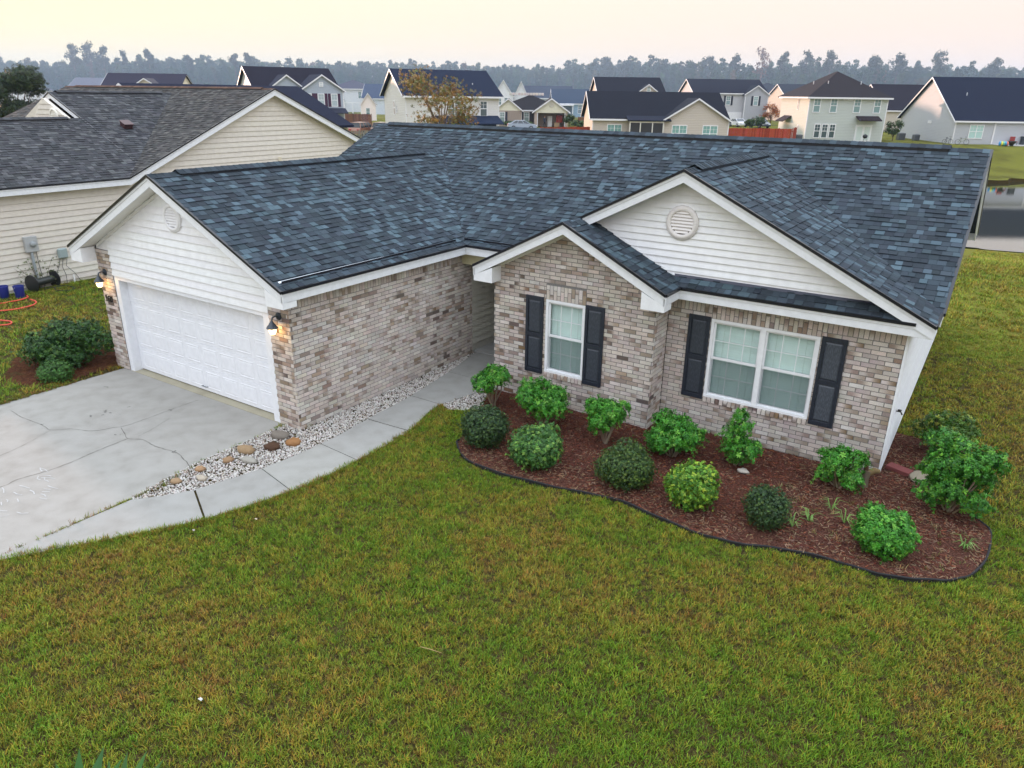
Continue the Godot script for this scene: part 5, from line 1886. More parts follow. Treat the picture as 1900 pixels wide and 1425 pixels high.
func neighbour() -> void:
	var h := thing("tan_house", "tan sided house with weathered grey shingle roof next door", "house")
	var TAN := C8(216, 209, 197)
	var roof := Node3D.new()
	roof.name = "roof"
	h.add_child(roof, true)
	var b := MB.new()
	var deck := MB.new()
	var s := 0.443
	var E := 3.19
	var X := -20.9
	var f := sqrt(1.0 + s * s)
	var face := func(o: Vector3, u: Vector3, run: Vector3, pts: Array, pal: Array, pick: bool) -> void:
		var poly := PackedVector2Array()
		for p in pts: poly.append(Vector2(p[0], p[1] * f))
		roof_face(roof, b, deck, o, u, (run + Vector3.UP * s).normalized(), poly, pal, 0.16, pick, 1.25)
	var worn_or_sunlit := [Color(0.34, 0.335, 0.335), Color(0.395, 0.39, 0.385), Color(0.455, 0.445, 0.435)]  # main slopes' greys warmed and lightened: low sunlight painted into the palette
	# slope towards the brick house: low garage ridge, then the higher wing
	face.call(Vector3(X, E, 4.6), Vector3(0, 0, -1), Vector3(-1, 0, 0), [[0, 0], [6.96, 0], [13.16, 6.2], [7.9, 6.2], [7.9, 4.15], [0, 4.15]], PAL_N, true)
	# main front slope
	face.call(Vector3(-37.0, E, -2.36), Vector3.RIGHT, Vector3(0, 0, -1), [[0, 0], [3.7, 0], [9.9, 6.2], [16.1, 0], [16.1, 6.75], [0, 6.75]], worn_or_sunlit, true)
	face.call(Vector3(X, E, -15.86), Vector3.LEFT, Vector3(0, 0, 1), [[0, 0], [16.1, 0], [16.1, 6.75], [0, 6.75]], worn_or_sunlit, false)
	# far sides of the wings
	face.call(Vector3(-29.2, E, -3.3), Vector3(0, 0, 1), Vector3(1, 0, 0), [[0, 0], [7.9, 0], [7.9, 4.15], [0, 4.15]], PAL_N, false)
	face.call(Vector3(-33.3, E, -8.56), Vector3(0, 0, 1), Vector3(1, 0, 0), [[0, 6.2], [6.2, 0], [5.26, 0], [5.26, 6.2]], PAL_N, false)
	pm("roof_deck", deck, mats["shingle_world"], roof)
	ridge_caps(roof, Vector3(-37.0, E + 6.75 * s, -9.11), Vector3(X, E + 6.75 * s, -9.11), s, [C8(108, 84, 74), C8(122, 96, 84), C8(96, 78, 72)], 0.04, 0.06, 0.96, 0.24)  # main ridge caps coloured reddish, warm light on the ridge painted in
	ridge_caps(roof, Vector3(-27.1, E + 6.2 * s, -3.28), Vector3(-27.1, E + 6.2 * s, -8.5), s, PAL_N, 0.06, 0.05, 0.9, 0.24)
	ridge_caps(roof, Vector3(-25.05, E + 4.15 * s, 4.6), Vector3(-25.05, E + 4.15 * s, -3.2), s, PAL_N, 0.06, 0.02, 0.93, 0.24)
	finish_shingles_for(roof, b)
	var v := MB.new()
	v.soft(Vector3(-0.17, -0.02, -0.17), Vector3(0.17, 0.16, 0.17), 0.02, C8(70, 46, 48))
	v.soft(Vector3(-0.2, 0.16, -0.2), Vector3(0.2, 0.2, 0.2), 0.012, C8(76, 50, 52))
	pm("roof_vent", v, mats["paint"], h, Transform3D(Basis(Vector3.BACK, -0.417), Vector3(-24.30, 4.71, -4.55)))
	# walls
	var m := MB.new()
	m.prism([Vector3(-21.21, -0.13, 4.3), Vector3(-21.21, -0.13, -15.5), Vector3(-21.21, 3.1, -15.5), Vector3(-21.21, 6.03, -9.11), Vector3(-21.21, 3.1, -2.5), Vector3(-21.21, 3.02, 4.3)], Vector3(-0.16, 0, 0), TAN)
	m.bx(Vector3(-36.6, -0.13, -15.5), Vector3(-21.37, 3.05, -15.35), TAN)
	m.bx(Vector3(-36.75, -0.13, -15.5), Vector3(-36.6, 3.05, -2.7), TAN)
	m.bx(Vector3(-36.6, -0.13, -2.85), Vector3(-33.0, 3.05, -2.7), TAN)
	m.prism([Vector3(-33.0, -0.13, -3.0), Vector3(-21.37, -0.13, -3.0), Vector3(-21.37, 3.1, -3.0), Vector3(-27.1, 5.72, -3.0), Vector3(-33.0, 3.1, -3.0)], Vector3(0, 0, -0.15), TAN)
	m.prism([Vector3(-28.9, -0.13, 4.3), Vector3(-21.37, -0.13, 4.3), Vector3(-21.37, 3.02, 4.3), Vector3(-25.05, 4.85, 4.3), Vector3(-28.9, 3.02, 4.3)], Vector3(0, 0, -0.15), TAN)
	m.bx(Vector3(-29.05, -0.13, -3.0), Vector3(-28.9, 3.02, 4.3), TAN)
	pm("wall", m, mats["paint"], h)
	siding(h, Vector3(-21.195, 0, 4.3), Vector3(0, 0, -1), PackedVector2Array([Vector2(0, 0.0), Vector2(19.8, 0.0), Vector2(19.8, 3.0), Vector2(19.4, 3.12), Vector2(13.41, 5.98), Vector2(6.9, 3.08), Vector2(0, 3.02)]), 0.19, TAN)
	siding(h, Vector3(-33.0, 0, -2.985), Vector3.RIGHT, PackedVector2Array([Vector2(3.0, 3.3), Vector2(11.4, 3.3), Vector2(5.9, 5.74)]), 0.19, TAN)
	gable_vent(h, Vector3(-26.4, 5.06, -2.965), Vector3.BACK, 0.32, C8(232, 228, 214))
	# trim
	var tr := Node3D.new()
	tr.name = "roof_trim"
	h.add_child(tr, true)
	fascia(tr, Vector3(X, E, 4.6), Vector3(X, E, -2.36), Vector3.RIGHT, 0.24, "fascia")
	fascia(tr, Vector3(X, E, -2.36), Vector3(X, E + 6.75 * s, -9.11), Vector3.RIGHT, 0.26, "rake_board")
	fascia(tr, Vector3(X, E + 6.75 * s, -9.11), Vector3(X, E, -15.86), Vector3.RIGHT, 0.26, "rake_board")
	fascia(tr, Vector3(-27.1, E + 6.2 * s, -3.28), Vector3(-20.9, E, -3.28), Vector3.BACK, 0.22, "rake_board")
	fascia(tr, Vector3(-33.3, E, -3.28), Vector3(-27.1, E + 6.2 * s, -3.28), Vector3.BACK, 0.22, "rake_board")
	var so := MB.new()
	so.bx(Vector3(-21.22, 2.96, -2.4), Vector3(-20.93, 2.975, 4.5), C8(230, 226, 212))
	for g in [[-2.36, 1.0], [-15.86, -1.0]]:
		var pts := [Vector3(-21.2, E - 0.22, g[0]), Vector3(-20.93, E - 0.22, g[0]), Vector3(-20.93, E + 6.75 * s - 0.22, -9.11), Vector3(-21.2, E + 6.75 * s - 0.22, -9.11)]
		if g[1] > 0: pts.reverse()
		so.prism(pts, Vector3.UP * 0.012, C8(226, 222, 206))
	pm("soffit", so, mats["paint"], tr)
	var bxm := MB.new()
	bxm.soft(Vector3(-0.02, -0.09, -0.09), Vector3(0.05, 0.09, 0.09), 0.01, C8(216, 206, 184))
	pm("vent_hood", bxm, mats["paint"], h, Transform3D(Basis(), Vector3(-21.18, 3.40, -9.25)))
	utilities()

func finish_shingles_for(roof: Node3D, b: MB) -> void:
	finish_shingles()
	shingle_pool.clear()
	var o := pm("shingle_courses", b, mats["shingle_world"], roof)
	o.set_meta("kind", "stuff")

func utilities() -> void:
	var x := -21.19
	var gr := C8(170, 172, 172)
	var t := thing("electric_meter", "grey electric meter box with conduit on the tan siding", "meter", Vector3(x, 0, 1.19))
	var b := MB.new()
	b.soft(Vector3(0, 1.12, -0.2), Vector3(0.12, 1.62, 0.2), 0.012, gr)
	pm("meter_box", b, mats["plastic"], t)
	b = MB.new()
	b.lathe([[0.095, 0.0], [0.095, 0.05], [0.08, 0.09], [0.05, 0.11], [0.001, 0.115]], 20, C8(150, 156, 158), Transform3D(Basis(Vector3.BACK, -PI / 2), Vector3(0.115, 1.38, -0.03)))
	pm("meter_dial", b, mats["plastic"], t)
	b = MB.new()
	b.tube([Vector3(0.06, 1.14, 0.03), Vector3(0.06, 0.5, 0.03), Vector3(0.06, -0.1, 0.03)], [0.045], 10, C8(150, 158, 162))
	b.tube([Vector3(0.05, 1.14, -0.12), Vector3(0.04, 0.7, -0.12), Vector3(0.05, -0.05, -0.16)], [0.01], 6, C8(90, 92, 92))
	pm("conduit", b, mats["plastic"], t)
	t = thing("utility_box", "small rounded grey-green utility box with hanging wires on the siding", "utility box", Vector3(x, 0, 0.28))
	b = MB.new()
	b.soft(Vector3(0, 0.76, -0.15), Vector3(0.14, 1.10, 0.15), 0.04, C8(148, 162, 162))
	pm("cover", b, mats["plastic"], t)
	for i in 3:
		b = MB.new()
		var z: float = [0.1, 0.0, -0.13][i]
		b.tube([Vector3(0.05, 0.78, z), Vector3(0.06 + i * 0.02, 0.5, z + 0.1), Vector3(0.05, 0.2, z + [0.25, 0.02, -0.15][i]), Vector3(0.06, -0.1, z + [0.2, 0.04, -0.3][i])], [0.008], 5, C8(70, 74, 76))
		pm("wire", b, mats["rubber"], t)
	b = MB.new()
	b.tube([Vector3(x + 0.08, -0.12, 0.08), Vector3(x + 0.08, 0.16, 0.08)], [0.03], 8, C8(236, 236, 234))
	solo("drain_pipe", b, mats["plastic"], "short white pipe standing up at the foot of the tan siding", "pipe")
	# thin vine behind the meter
	t = thing("dry_vine", "sparse dry vine climbing round the meter conduit", "vine", Vector3(x + 0.1, -0.1, 1.2), 0.0)
	b = MB.new()
	for i in 9:
		var z := rng.randf_range(-0.4, 0.4)
		var e := Vector3(rng.randf_range(0.0, 0.12), rng.randf_range(0.5, 1.05), z * 1.9)
		b.tube([Vector3(0.03, 0, z * 0.3), e * 0.55 + Vector3(0.05, 0, 0), e], [0.008, 0.006, 0.003], 5, C8(112, 100, 84))
	pm("stems", b, mats["bark"], t)
	var xs := []
	var ks := []
	for i in 70:
		xs.append(Transform3D(outward(Vector3(1, 0.4, 0), rng.randf_range(0.5, 0.9)), Vector3(rng.randf_range(0.0, 0.14), rng.randf_range(0.15, 1.0), rng.randf_range(-0.65, 0.65))))
		ks.append(jit(C8(110, 118, 84), 0.2))
	scatter("foliage", sprigs["long"][0], mats["leaf"], xs, ks, t)
	# cable spool
	t = thing("cable_spool", "black plastic hose reel lying on its side by the tan wall", "reel", Vector3(-20.95, 0.17, 1.15))
	var ax := Vector3(-0.30, 0, -0.95).normalized()
	for s in [-1.0, 1.0]:
		b = MB.new()
		var bs := Basis(ax.cross(Vector3.UP).normalized(), ax, ax.cross(Vector3.UP).normalized().cross(ax))
		b.lathe([[0.001, -0.02], [0.27, -0.02], [0.29, 0.0], [0.27, 0.02], [0.001, 0.02]], 24, C8(38, 40, 40), Transform3D(bs, ax * s * 0.42))
		pm("flange", b, mats["plastic"], t)
	b = MB.new()
	b.tube([ax * -0.41, ax * 0.41], [0.12], 16, C8(46, 50, 48))
	pm("drum", b, mats["plastic"], t)
	# buckets
	for i in 2:
		var p: Array = [[-20.76, 2.44], [-20.42, 2.14]][i]
		t = thing("bucket", ["navy blue bucket with white lettering beside the hose reel", "navy blue bucket standing behind the lettered one"][1 - i], "bucket", Vector3(p[0], -0.09, p[1]), -0.6, "blue buckets by the hose reel")
		b = MB.new()
		b.lathe([[0.001, 0.0], [0.125, 0.0], [0.15, 0.34], [0.155, 0.34], [0.155, 0.38], [0.145, 0.38], [0.12, 0.02]], 24, C8(42, 52, 128))
		pm("pail", b, mats["plastic"], t)
		b = MB.new()
		var hp := []
		for j in 9:
			var a := PI * j / 8
			hp.append(Vector3(cos(a) * 0.155, 0.36 - sin(a) * 0.12, 0.06 + sin(a) * 0.10))
		b.tube(hp, [0.004], 5, C8(180, 182, 186))
		pm("bail_handle", b, mats["black_metal"], t)
		if i == 1:
			b = MB.new()
			for j in 5:
				var a := deg_to_rad(52 + j * 10)
				var q := Vector3(cos(a), 0, sin(a))
				var sd := Vector3(-sin(a), 0, cos(a))
				var o := q * 0.146 + Vector3.UP * 0.19
				b.quad(o + sd * 0.009 - Vector3.UP * 0.03, o - sd * 0.009 - Vector3.UP * 0.03, o - sd * 0.009 + Vector3.UP * (0.035 if j % 2 else 0.02) + q * 0.006, o + sd * 0.009 + Vector3.UP * (0.035 if j % 2 else 0.02) + q * 0.006, C8(228, 230, 238))
			pm("lettering", b, mats["paint"], t)
	var hoses := [["garden_hose", C8(206, 78, 62), [[-23.0, 1.9], [-20.9, 2.95], [-20.01, 2.92], [-19.95, 2.64], [-19.93, 2.39], [-20.06, 2.09], [-20.3, 2.0]], "coral red hose lying by the blue buckets"], ["garden_hose", C8(208, 82, 66), [[-21.5, 4.2], [-19.6, 3.6], [-19.13, 3.31], [-18.94, 2.95], [-18.99, 2.47], [-19.33, 2.19], [-19.76, 2.16]], "coral red hose curving over the grass in front of the buckets"], ["garden_hose", C8(206, 84, 68), [[-19.5, 4.6], [-17.9, 4.15], [-17.48, 3.85], [-17.63, 3.66], [-17.95, 3.7], [-19.0, 4.1]], "coral red hose loop lying out on the grass alone"], ["cable", C8(36, 40, 40), [[-20.75, 1.25], [-20.74, 0.97], [-20.67, 0.65], [-20.20, 0.58], [-19.89, 0.88], [-20.31, 1.10], [-20.75, 0.9]], "black cable coiled on the grass beside the hose reel"]]
	for q in hoses:
		var pts := []
		for p in smooth_line(q[2], 6): pts.append(Vector3(p.x, -0.045, p.y))
		b = MB.new()
		b.tube(pts, [0.022 if q[0] == "garden_hose" else 0.014], 7, q[1])
		solo(q[0], b, mats["rubber"], q[3], "hose" if q[0] == "garden_hose" else "cable")

# ---------------------------------------------------------------- terrain, pond, road
func terrain() -> void:
	var xs := []
	var ds := []
	var v := -460.0
	while v <= 460.0:
		xs.append(v)
		v += 30.0 if absf(v) > 140 else (3.0 if v > -12 and v < 120 else 15.0)
	v = -60.0
	while v <= 480.0:
		ds.append(v)
		v += 2.0 if v > 13 and v < 116 else 15.0
	var b := MB.new()
	for j in ds.size():
		for i in xs.size():
			b.sv(place(xs[i], ds[j], ground(xs[i], ds[j])), Vector3.UP, Color.WHITE)
	var n := xs.size()
	for j in range(1, ds.size() - 1):
		for i in range(1, n - 1):
			var a := j * n + i
			b.n[a] = (b.v[a + n] - b.v[a - n]).cross(b.v[a - 1] - b.v[a + 1]).normalized()
			if b.n[a].y < 0: b.n[a] = -b.n[a]
	for j in ds.size() - 1:
		for i in n - 1:
			var a := j * n + i
			b.t.append_array([a, a + n, a + 1, a + 1, a + n, a + n + 1])
	struct("lawn", b, mats["soil"])
	var wb := MB.new()
	var q := []
	for p in pond_ring: q.append(place(p.x, p.y, WATER))
	q.pop_back()
	# push the sheet under the banks a little
	for i in q.size():
		var o: Vector3 = q[i] - place(60, 60, WATER)
		q[i] += o.normalized() * 0.6
	var nn := Vector3.ZERO
	for i in q.size(): nn += (q[i] as Vector3).cross(q[(i + 1) % q.size()])
	if nn.y < 0: q.reverse()
	wb.prism(q, Vector3.ZERO, Color.WHITE)
	struct("pond", wb, mats["pond_water"])
	# bare eroded lip along the far shore
	var bk := MB.new()
	for i in pond_ring.size() - 1:
		var p := pond_ring[i]
		var e := pond_ring[i + 1]
		if p.y < 60 or e.y < 60: continue
		var up := 0.34 + 0.08 * sin(i * 1.7)
		var o := (p - Vector2(60, 60)).normalized()
		var a := place(p.x - o.x * 0.2, p.y - o.y * 0.2, WATER - 0.1)
		var c := place(e.x - o.x * 0.2, e.y - o.y * 0.2, WATER - 0.1)
		var a2 := place(p.x, p.y, WATER + up)
		var c2 := place(e.x, e.y, WATER + 0.34 + 0.08 * sin((i + 1) * 1.7))
		var f := place(p.x + o.x * 3.5, p.y + o.y * 3.5, ground(p.x + o.x * 3.5, p.y + o.y * 3.5) + 0.02)
		var d := place(e.x + o.x * 3.5, e.y + o.y * 3.5, ground(e.x + o.x * 3.5, e.y + o.y * 3.5) + 0.02)
		for r in [[a, a2, c2, c, C8(150, 124, 104)], [a2, f, d, c2, Color.WHITE]]:
			if (r[1] - r[0]).cross(r[2] - r[0]).y > 0: bk.quad(r[0], r[1], r[2], r[3], r[4])
			else: bk.quad(r[3], r[2], r[1], r[0], r[4])
	struct("pond_bank", bk, mats["soil"])
	var rd := MB.new()
	rd.quad(place(-260, 121, ground(-200, 121) + 0.03), place(40, 121, ground(-200, 121) + 0.03), place(40, 128, ground(-200, 128) + 0.03), place(-260, 128, ground(-200, 128) + 0.03), C8(150, 150, 150))
	struct("road", rd, mats["concrete"])

# ---------------------------------------------------------------- far houses; local x runs right along the front, z = 0 is the front wall, y = 0 the ground
func far_house(label: String, x: float, d: float, turn := 0.0, called := "far_house") -> Node3D:
	return thing(called, label, "house", far_place(x, d), deg_to_rad(YAW + turn), "houses beyond the yard")

# gabled or hipped block from x0 to x1, front at z0, depth dp; axis "x", "z" or "hip"
func block(h: Node3D, x0: float, x1: float, z0: float, dp: float, eave: float, rise: float, axis: String, wall_k: Color, roof_k: Color, over := 0.35, trim_k := Color(0.9, 0.9, 0.91)) -> void:
	var z1 := z0 - dp
	var m := MB.new()
	var xm := (x0 + x1) * 0.5
	var zm := (z0 + z1) * 0.5
	var lo := -0.8
	var sk := wall_k
	var A := [Vector3(x0, lo, z0), Vector3(x1, lo, z0), Vector3(x1, lo, z1), Vector3(x0, lo, z1)]
	var B := [Vector3(x0, eave, z0), Vector3(x1, eave, z0), Vector3(x1, eave, z1), Vector3(x0, eave, z1)]
	m.quad(A[0], A[1], B[1], B[0], wall_k)
	m.quad(A[2], A[3], B[3], B[2], wall_k)
	m.quad(A[1], A[2], B[2], B[1], sk)
	m.quad(A[3], A[0], B[0], B[3], sk)
	if axis == "x":
		m.tri(B[1], B[2], Vector3(x1, eave + rise, zm), sk)
		m.tri(B[3], B[0], Vector3(x0, eave + rise, zm), sk)
	elif axis == "z":
		m.tri(B[0], B[1], Vector3(xm, eave + rise, z0), wall_k)
		m.tri(B[2], B[3], Vector3(xm, eave + rise, z1), wall_k)
	pm("wall", m, mats["far_siding"], h)
	var r := MB.new()
	var t := Vector3.DOWN * 0.16
	var up := 0.1
	var half := dp * 0.5 if axis == "x" else (x1 - x0) * 0.5
	var s := rise / half
	var ey := eave - over * s + up
	var ry := eave + rise + up
	if axis == "x":
		r.prism([Vector3(x0 - over, ey, z0 + over), Vector3(x1 + over, ey, z0 + over), Vector3(x1 + over, ry, zm), Vector3(x0 - over, ry, zm)], t, roof_k)
		r.prism([Vector3(x1 + over, ey, z1 - over), Vector3(x0 - over, ey, z1 - over), Vector3(x0 - over, ry, zm), Vector3(x1 + over, ry, zm)], t, roof_k)
	elif axis == "z":
		r.prism([Vector3(x1 + over, ey, z0 + over), Vector3(x1 + over, ey, z1 - over), Vector3(xm, ry, z1 - over), Vector3(xm, ry, z0 + over)], t, roof_k)
		r.prism([Vector3(x0 - over, ey, z1 - over), Vector3(x0 - over, ey, z0 + over), Vector3(xm, ry, z0 + over), Vector3(xm, ry, z1 - over)], t, roof_k)
	else:
		# ridge runs in depth
		var rz0 := z0 + over - (half + over)
		var rz1 := z1 - over + (half + over)
		if rz1 > rz0:
			rz0 = zm
			rz1 = zm
		var p := [Vector3(x0 - over, ey, z0 + over), Vector3(x1 + over, ey, z0 + over), Vector3(x1 + over, ey, z1 - over), Vector3(x0 - over, ey, z1 - over)]
		var q0 := Vector3(xm, ry, rz0)
		var q1 := Vector3(xm, ry, rz1)
		r.prism([p[0], p[1], q0], t, roof_k)
		r.prism([p[2], p[3], q1], t, roof_k)
		if (q0 - q1).length() < 0.05:
			r.prism([p[1], p[2], q0], t, roof_k)
			r.prism([p[3], p[0], q0], t, roof_k)
		else:
			r.prism([p[1], p[2], q1, q0], t, roof_k)
			r.prism([p[3], p[0], q0, q1], t, roof_k)
	pm("roof", r, mats["far_roof"], h)
	# trim
	var f := MB.new()
	var g := 0.22
	if axis == "x" or axis == "hip":
		f.bx(Vector3(x0 - over, ey - g, z0 + over - 0.03), Vector3(x1 + over, ey - 0.02, z0 + over + 0.02), trim_k)
		f.bx(Vector3(x0 - over, ey - g, z0), Vector3(x1 + over, ey - g + 0.02, z0 + over - 0.035), trim_k)
		if axis == "hip": f.bx(Vector3(x0 - over - 0.02, ey - g, z1), Vector3(x0 - over + 0.03, ey - 0.02, z0 + over - 0.035), trim_k)
	pm_if("fascia", f, mats["trim"], h)
	f = MB.new()
	if axis == "x":
		for xs in [x0 - over - 0.02, x1 + over - 0.02]:
			for q in [[z0 + over, ey], [z1 - over, ey]]:
				var pts := [Vector3(xs, q[1] - g, q[0]), Vector3(xs, q[1] - 0.02, q[0]), Vector3(xs, ry - 0.02, zm), Vector3(xs, ry - g, zm)]
				if (pts[1] - pts[0]).cross(pts[2] - pts[1]).x < 0: pts.reverse()
				f.prism(pts, Vector3(-0.04, 0, 0), trim_k)
	elif axis == "z":
		for q in [[x0 - over, ey], [x1 + over, ey]]:
			var zs := z0 + over + 0.02
			var pts := [Vector3(q[0], q[1] - g, zs), Vector3(q[0], q[1] - 0.02, zs), Vector3(xm, ry - 0.02, zs), Vector3(xm, ry - g, zs)]
			if (pts[1] - pts[0]).cross(pts[2] - pts[1]).z < 0: pts.reverse()
			f.prism(pts, Vector3(0, 0, -0.04), trim_k)
	pm_if("rake_board", f, mats["trim"], h)
	f = MB.new()
	for xs in [x0, x1]: f.bx(Vector3(xs - 0.06, lo, z0 - 0.06), Vector3(xs + 0.06, eave - 0.1, z0 + 0.03), trim_k)
	pm("corner_board", f, mats["trim"], h)

func pm_if(called: String, b: MB, m: Material, h: Node) -> void:
	if b.v.size(): pm(called, b, m, h)

# window on the front (side = 0) or on the left wall x = sx (side = 1); o is its lower left corner
func far_window(h: Node3D, x: float, y: float, w: float, hh: float, z := 0.0, shutters := Color(0, 0, 0, 0), panes := 1, glass := Color(0.40, 0.50, 0.50), side := false, grid := true) -> void:
	var n := Node3D.new()
	n.name = "window"
	n.transform = Transform3D(Basis(Vector3.UP, -PI / 2), Vector3(x, y, z)) if side else Transform3D(Basis(), Vector3(x, y, z))
	h.add_child(n, true)
	var k := Color(0.93, 0.93, 0.94)
	var f := MB.new()
	var t := 0.09
	f.bx(Vector3(0, 0, 0.0), Vector3(w, t, 0.06), k)
	f.bx(Vector3(0, hh - t, 0.0), Vector3(w, hh, 0.06), k)
	for i in panes + 1:
		var xx := (w - t) * i / panes
		f.bx(Vector3(xx, t, 0.0), Vector3(xx + t, hh - t, 0.06), k)
	f.bx(Vector3(t, hh * 0.5 - 0.035, 0.0), Vector3(w - t, hh * 0.5 + 0.035, 0.058), k)
	if grid:
		for i in panes:
			var xc := (w - t) * (i + 0.5) / panes + t * 0.5
			f.bx(Vector3(xc - 0.012, hh * 0.5, 0.02), Vector3(xc + 0.012, hh - t, 0.045), k)
		f.bx(Vector3(t, hh * 0.75 - 0.012, 0.02), Vector3(w - t, hh * 0.75 + 0.012, 0.044), k)
	pm("frame", f, mats["trim"], n)
	for r in [[0.5, 1.0], [0.0, 0.5]]:
		var g := MB.new()
		g.bx(Vector3(t * 0.5, hh * r[0] + 0.02, 0.005), Vector3(w - t * 0.5, hh * r[1] - 0.02, 0.025), glass)
		pm("pane", g, mats["far_glass"], n)
	if shutters.a > 0.5:
		for sx in [-0.42, w + 0.04]:
			var s := MB.new()
			s.bx(Vector3(sx, -0.02, 0.0), Vector3(sx + 0.38, hh + 0.02, 0.05), shutters)
			pm("shutter", s, mats["paint"], n)

func far_door(h: Node3D, called: String, x: float, w: float, hh: float, z: float, k: Color, rows := 0) -> void:
	var b := MB.new()
	b.bx(Vector3(x, 0, z - 0.04), Vector3(x + w, hh, z + 0.03), k)
	var o := pm(called, b, mats["paint"], h)
	if rows:
		for r in rows:
			for c in 6:
				var p := MB.new()
				p.bx(Vector3(x + (c + 0.12) * w / 6, (r + 0.15) * hh / rows, z + 0.031), Vector3(x + (c + 0.88) * w / 6, (r + 0.85) * hh / rows, z + 0.045), k)
				pm("door_panel", p, mats["paint"], o)

func roof_pipe(h: Node3D, at: Vector3) -> void:
	var b := MB.new()
	b.tube([at, at + Vector3.UP * 0.4], [0.06], 8, C8(196, 198, 202))
	pm("vent_pipe", b, mats["plastic"], h)

func far_houses() -> void:
	var ROOF := C8(58, 60, 72)
	var ROOFB := C8(50, 58, 76)
	var NAVY := C8(40, 44, 58)
	var NO := Color(0, 0, 0, 0)
	# two-storey grey-green house with hipped roof
	var h := far_house("two-storey grey-green house with hipped roof and white patio doors", 38.7, 104)
	block(h, 0, 10.3, 0, 11, 5.75, 3.0, "hip", C8(188, 195, 191), C8(58, 54, 58), 0.45)
	for x in [0.55, 2.75, 5.85, 8.5]: far_window(h, x, 3.65, 0.95, 1.75, 0.01, NO, 1, C8(120, 146, 146))
	for x in [1.1, 2.1, 3.1]: far_window(h, x, 0.45, 0.85, 1.8, 0.01, NO, 1, C8(74, 88, 92))
	far_window(h, 4.4, 5.2, 1.3, 0.3, 0.01, NO, 2, C8(110, 116, 112), false, false)
	var b := MB.new()
	b.prism([Vector3(6.5, 2.75, 0.05), Vector3(6.5, 2.75, 1.2), Vector3(9.3, 2.75, 1.2), Vector3(9.3, 2.75, 0.05)], Vector3.UP * 0.02, C8(228, 228, 228))
	b.prism([Vector3(6.4, 2.8, 1.3), Vector3(9.4, 2.8, 1.3), Vector3(9.4, 3.3, 0.02), Vector3(6.4, 3.3, 0.02)], Vector3.DOWN * 0.1, C8(62, 54, 58))
	pm("awning", b, mats["far_roof"], h)
	far_door(h, "patio_door", 6.6, 2.2, 2.2, 0.02, C8(226, 230, 230))
	for x in [6.85, 7.85]:
		var g := MB.new()
		g.bx(Vector3(x, 0.25, 0.05), Vector3(x + 0.7, 1.95, 0.06), C8(200, 214, 210))
		pm("pane", g, mats["far_glass"], h)
	far_window(h, -0.01, 3.9, 0.5, 1.5, -4.2, NO, 1, C8(176, 160, 152), true, false)
	far_window(h, -0.01, 0.6, 0.5, 1.4, -3.2, NO, 1, C8(176, 164, 158), true, false)
	b = MB.new()
	b.prism([Vector3(-1.2, 2.4, -9.0), Vector3(-1.2, 2.4, -6.0), Vector3(0, 3.1, -6.0), Vector3(0, 3.1, -9.0)], Vector3.DOWN * 0.12, C8(76, 70, 74))
	pm("side_porch_roof", b, mats["far_roof"], h)
	for q in [[3.0, -2.4], [7.3, -2.2], [2.2, -5.5]]: roof_pipe(h, Vector3(q[0], 7.2, q[1]))
	# long one-storey grey house with tall gable end by the pond
	h = far_house("long grey one-storey house with tall pale gable end beyond the pond", 58.0, 103)
	block(h, 0, 20, 0, 15, 3.1, 5.2, "x", C8(184, 187, 193), C8(38, 44, 62), 0.4)
	far_window(h, 1.9, 0.7, 1.9, 1.75, 0.01, NO, 2, C8(176, 208, 204))
	far_window(h, 6.0, 0.6, 1.9, 1.75, -1.2, NO, 2, C8(176, 208, 204))
	b = MB.new()
	b.bx(Vector3(5.2, -0.3, -1.3), Vector3(14.0, 3.0, -1.18), C8(150, 158, 168))
	b.bx(Vector3(5.12, -0.1, -0.1), Vector3(5.3, 2.9, 0.08), C8(230, 230, 232))
	b.bx(Vector3(11.4, -0.1, -0.1), Vector3(11.6, 2.9, 0.08), C8(230, 230, 232))
	b.bx(Vector3(5.3, -0.12, -1.1), Vector3(14.0, 0.04, 2.2), C8(196, 196, 196))
	pm("porch", b, mats["paint"], h)
	far_door(h, "patio_door", 9.2, 1.9, 2.2, -1.12, C8(222, 222, 226))
	far_window(h, -0.01, 2.35, 0.9, 0.35, -7.0, NO, 1, C8(200, 200, 198), true, false)
	roof_pipe(h, Vector3(2.4, 6.0, -3.2))
	# tan one-storey house with screened porch
	h = far_house("tan one-storey house with wide dark roof and screened porch", 9.4, 95)
	block(h, 0, 16.2, 0, 12.5, 2.92, 2.95, "x", C8(196, 186, 176), C8(36, 38, 48), 0.4)
	block(h, 8.4, 16.2, 1.2, 7.0, 2.85, 2.35, "z", C8(198, 188, 178), C8(48, 50, 60), 0.4)
	b = MB.new()
	b.prism([Vector3(4.0, 2.75, 1.75), Vector3(9.2, 2.75, 1.75), Vector3(9.2, 3.2, 0.0), Vector3(4.0, 3.2, 0.0)], Vector3.DOWN * 0.12, C8(44, 48, 62))
	pm("porch_roof", b, mats["far_roof"], h)
	b = MB.new()
	for x in [4.25, 5.5, 6.95, 8.25]: b.bx(Vector3(x, -0.1, 1.45), Vector3(x + 0.12, 2.65, 1.57), C8(222, 218, 210))
	b.bx(Vector3(4.25, 2.45, 1.46), Vector3(8.37, 2.68, 1.56), C8(222, 218, 210))
	pm("porch_posts", b, mats["trim"], h)
	b = MB.new()
	b.bx(Vector3(4.3, 0.0, 1.49), Vector3(8.3, 2.45, 1.51), C8(46, 46, 48))
	pm("insect_screen", b, mats["paint"], h)
	far_window(h, 1.75, 0.35, 1.8, 1.85, 0.01, NO, 2, C8(120, 160, 158))
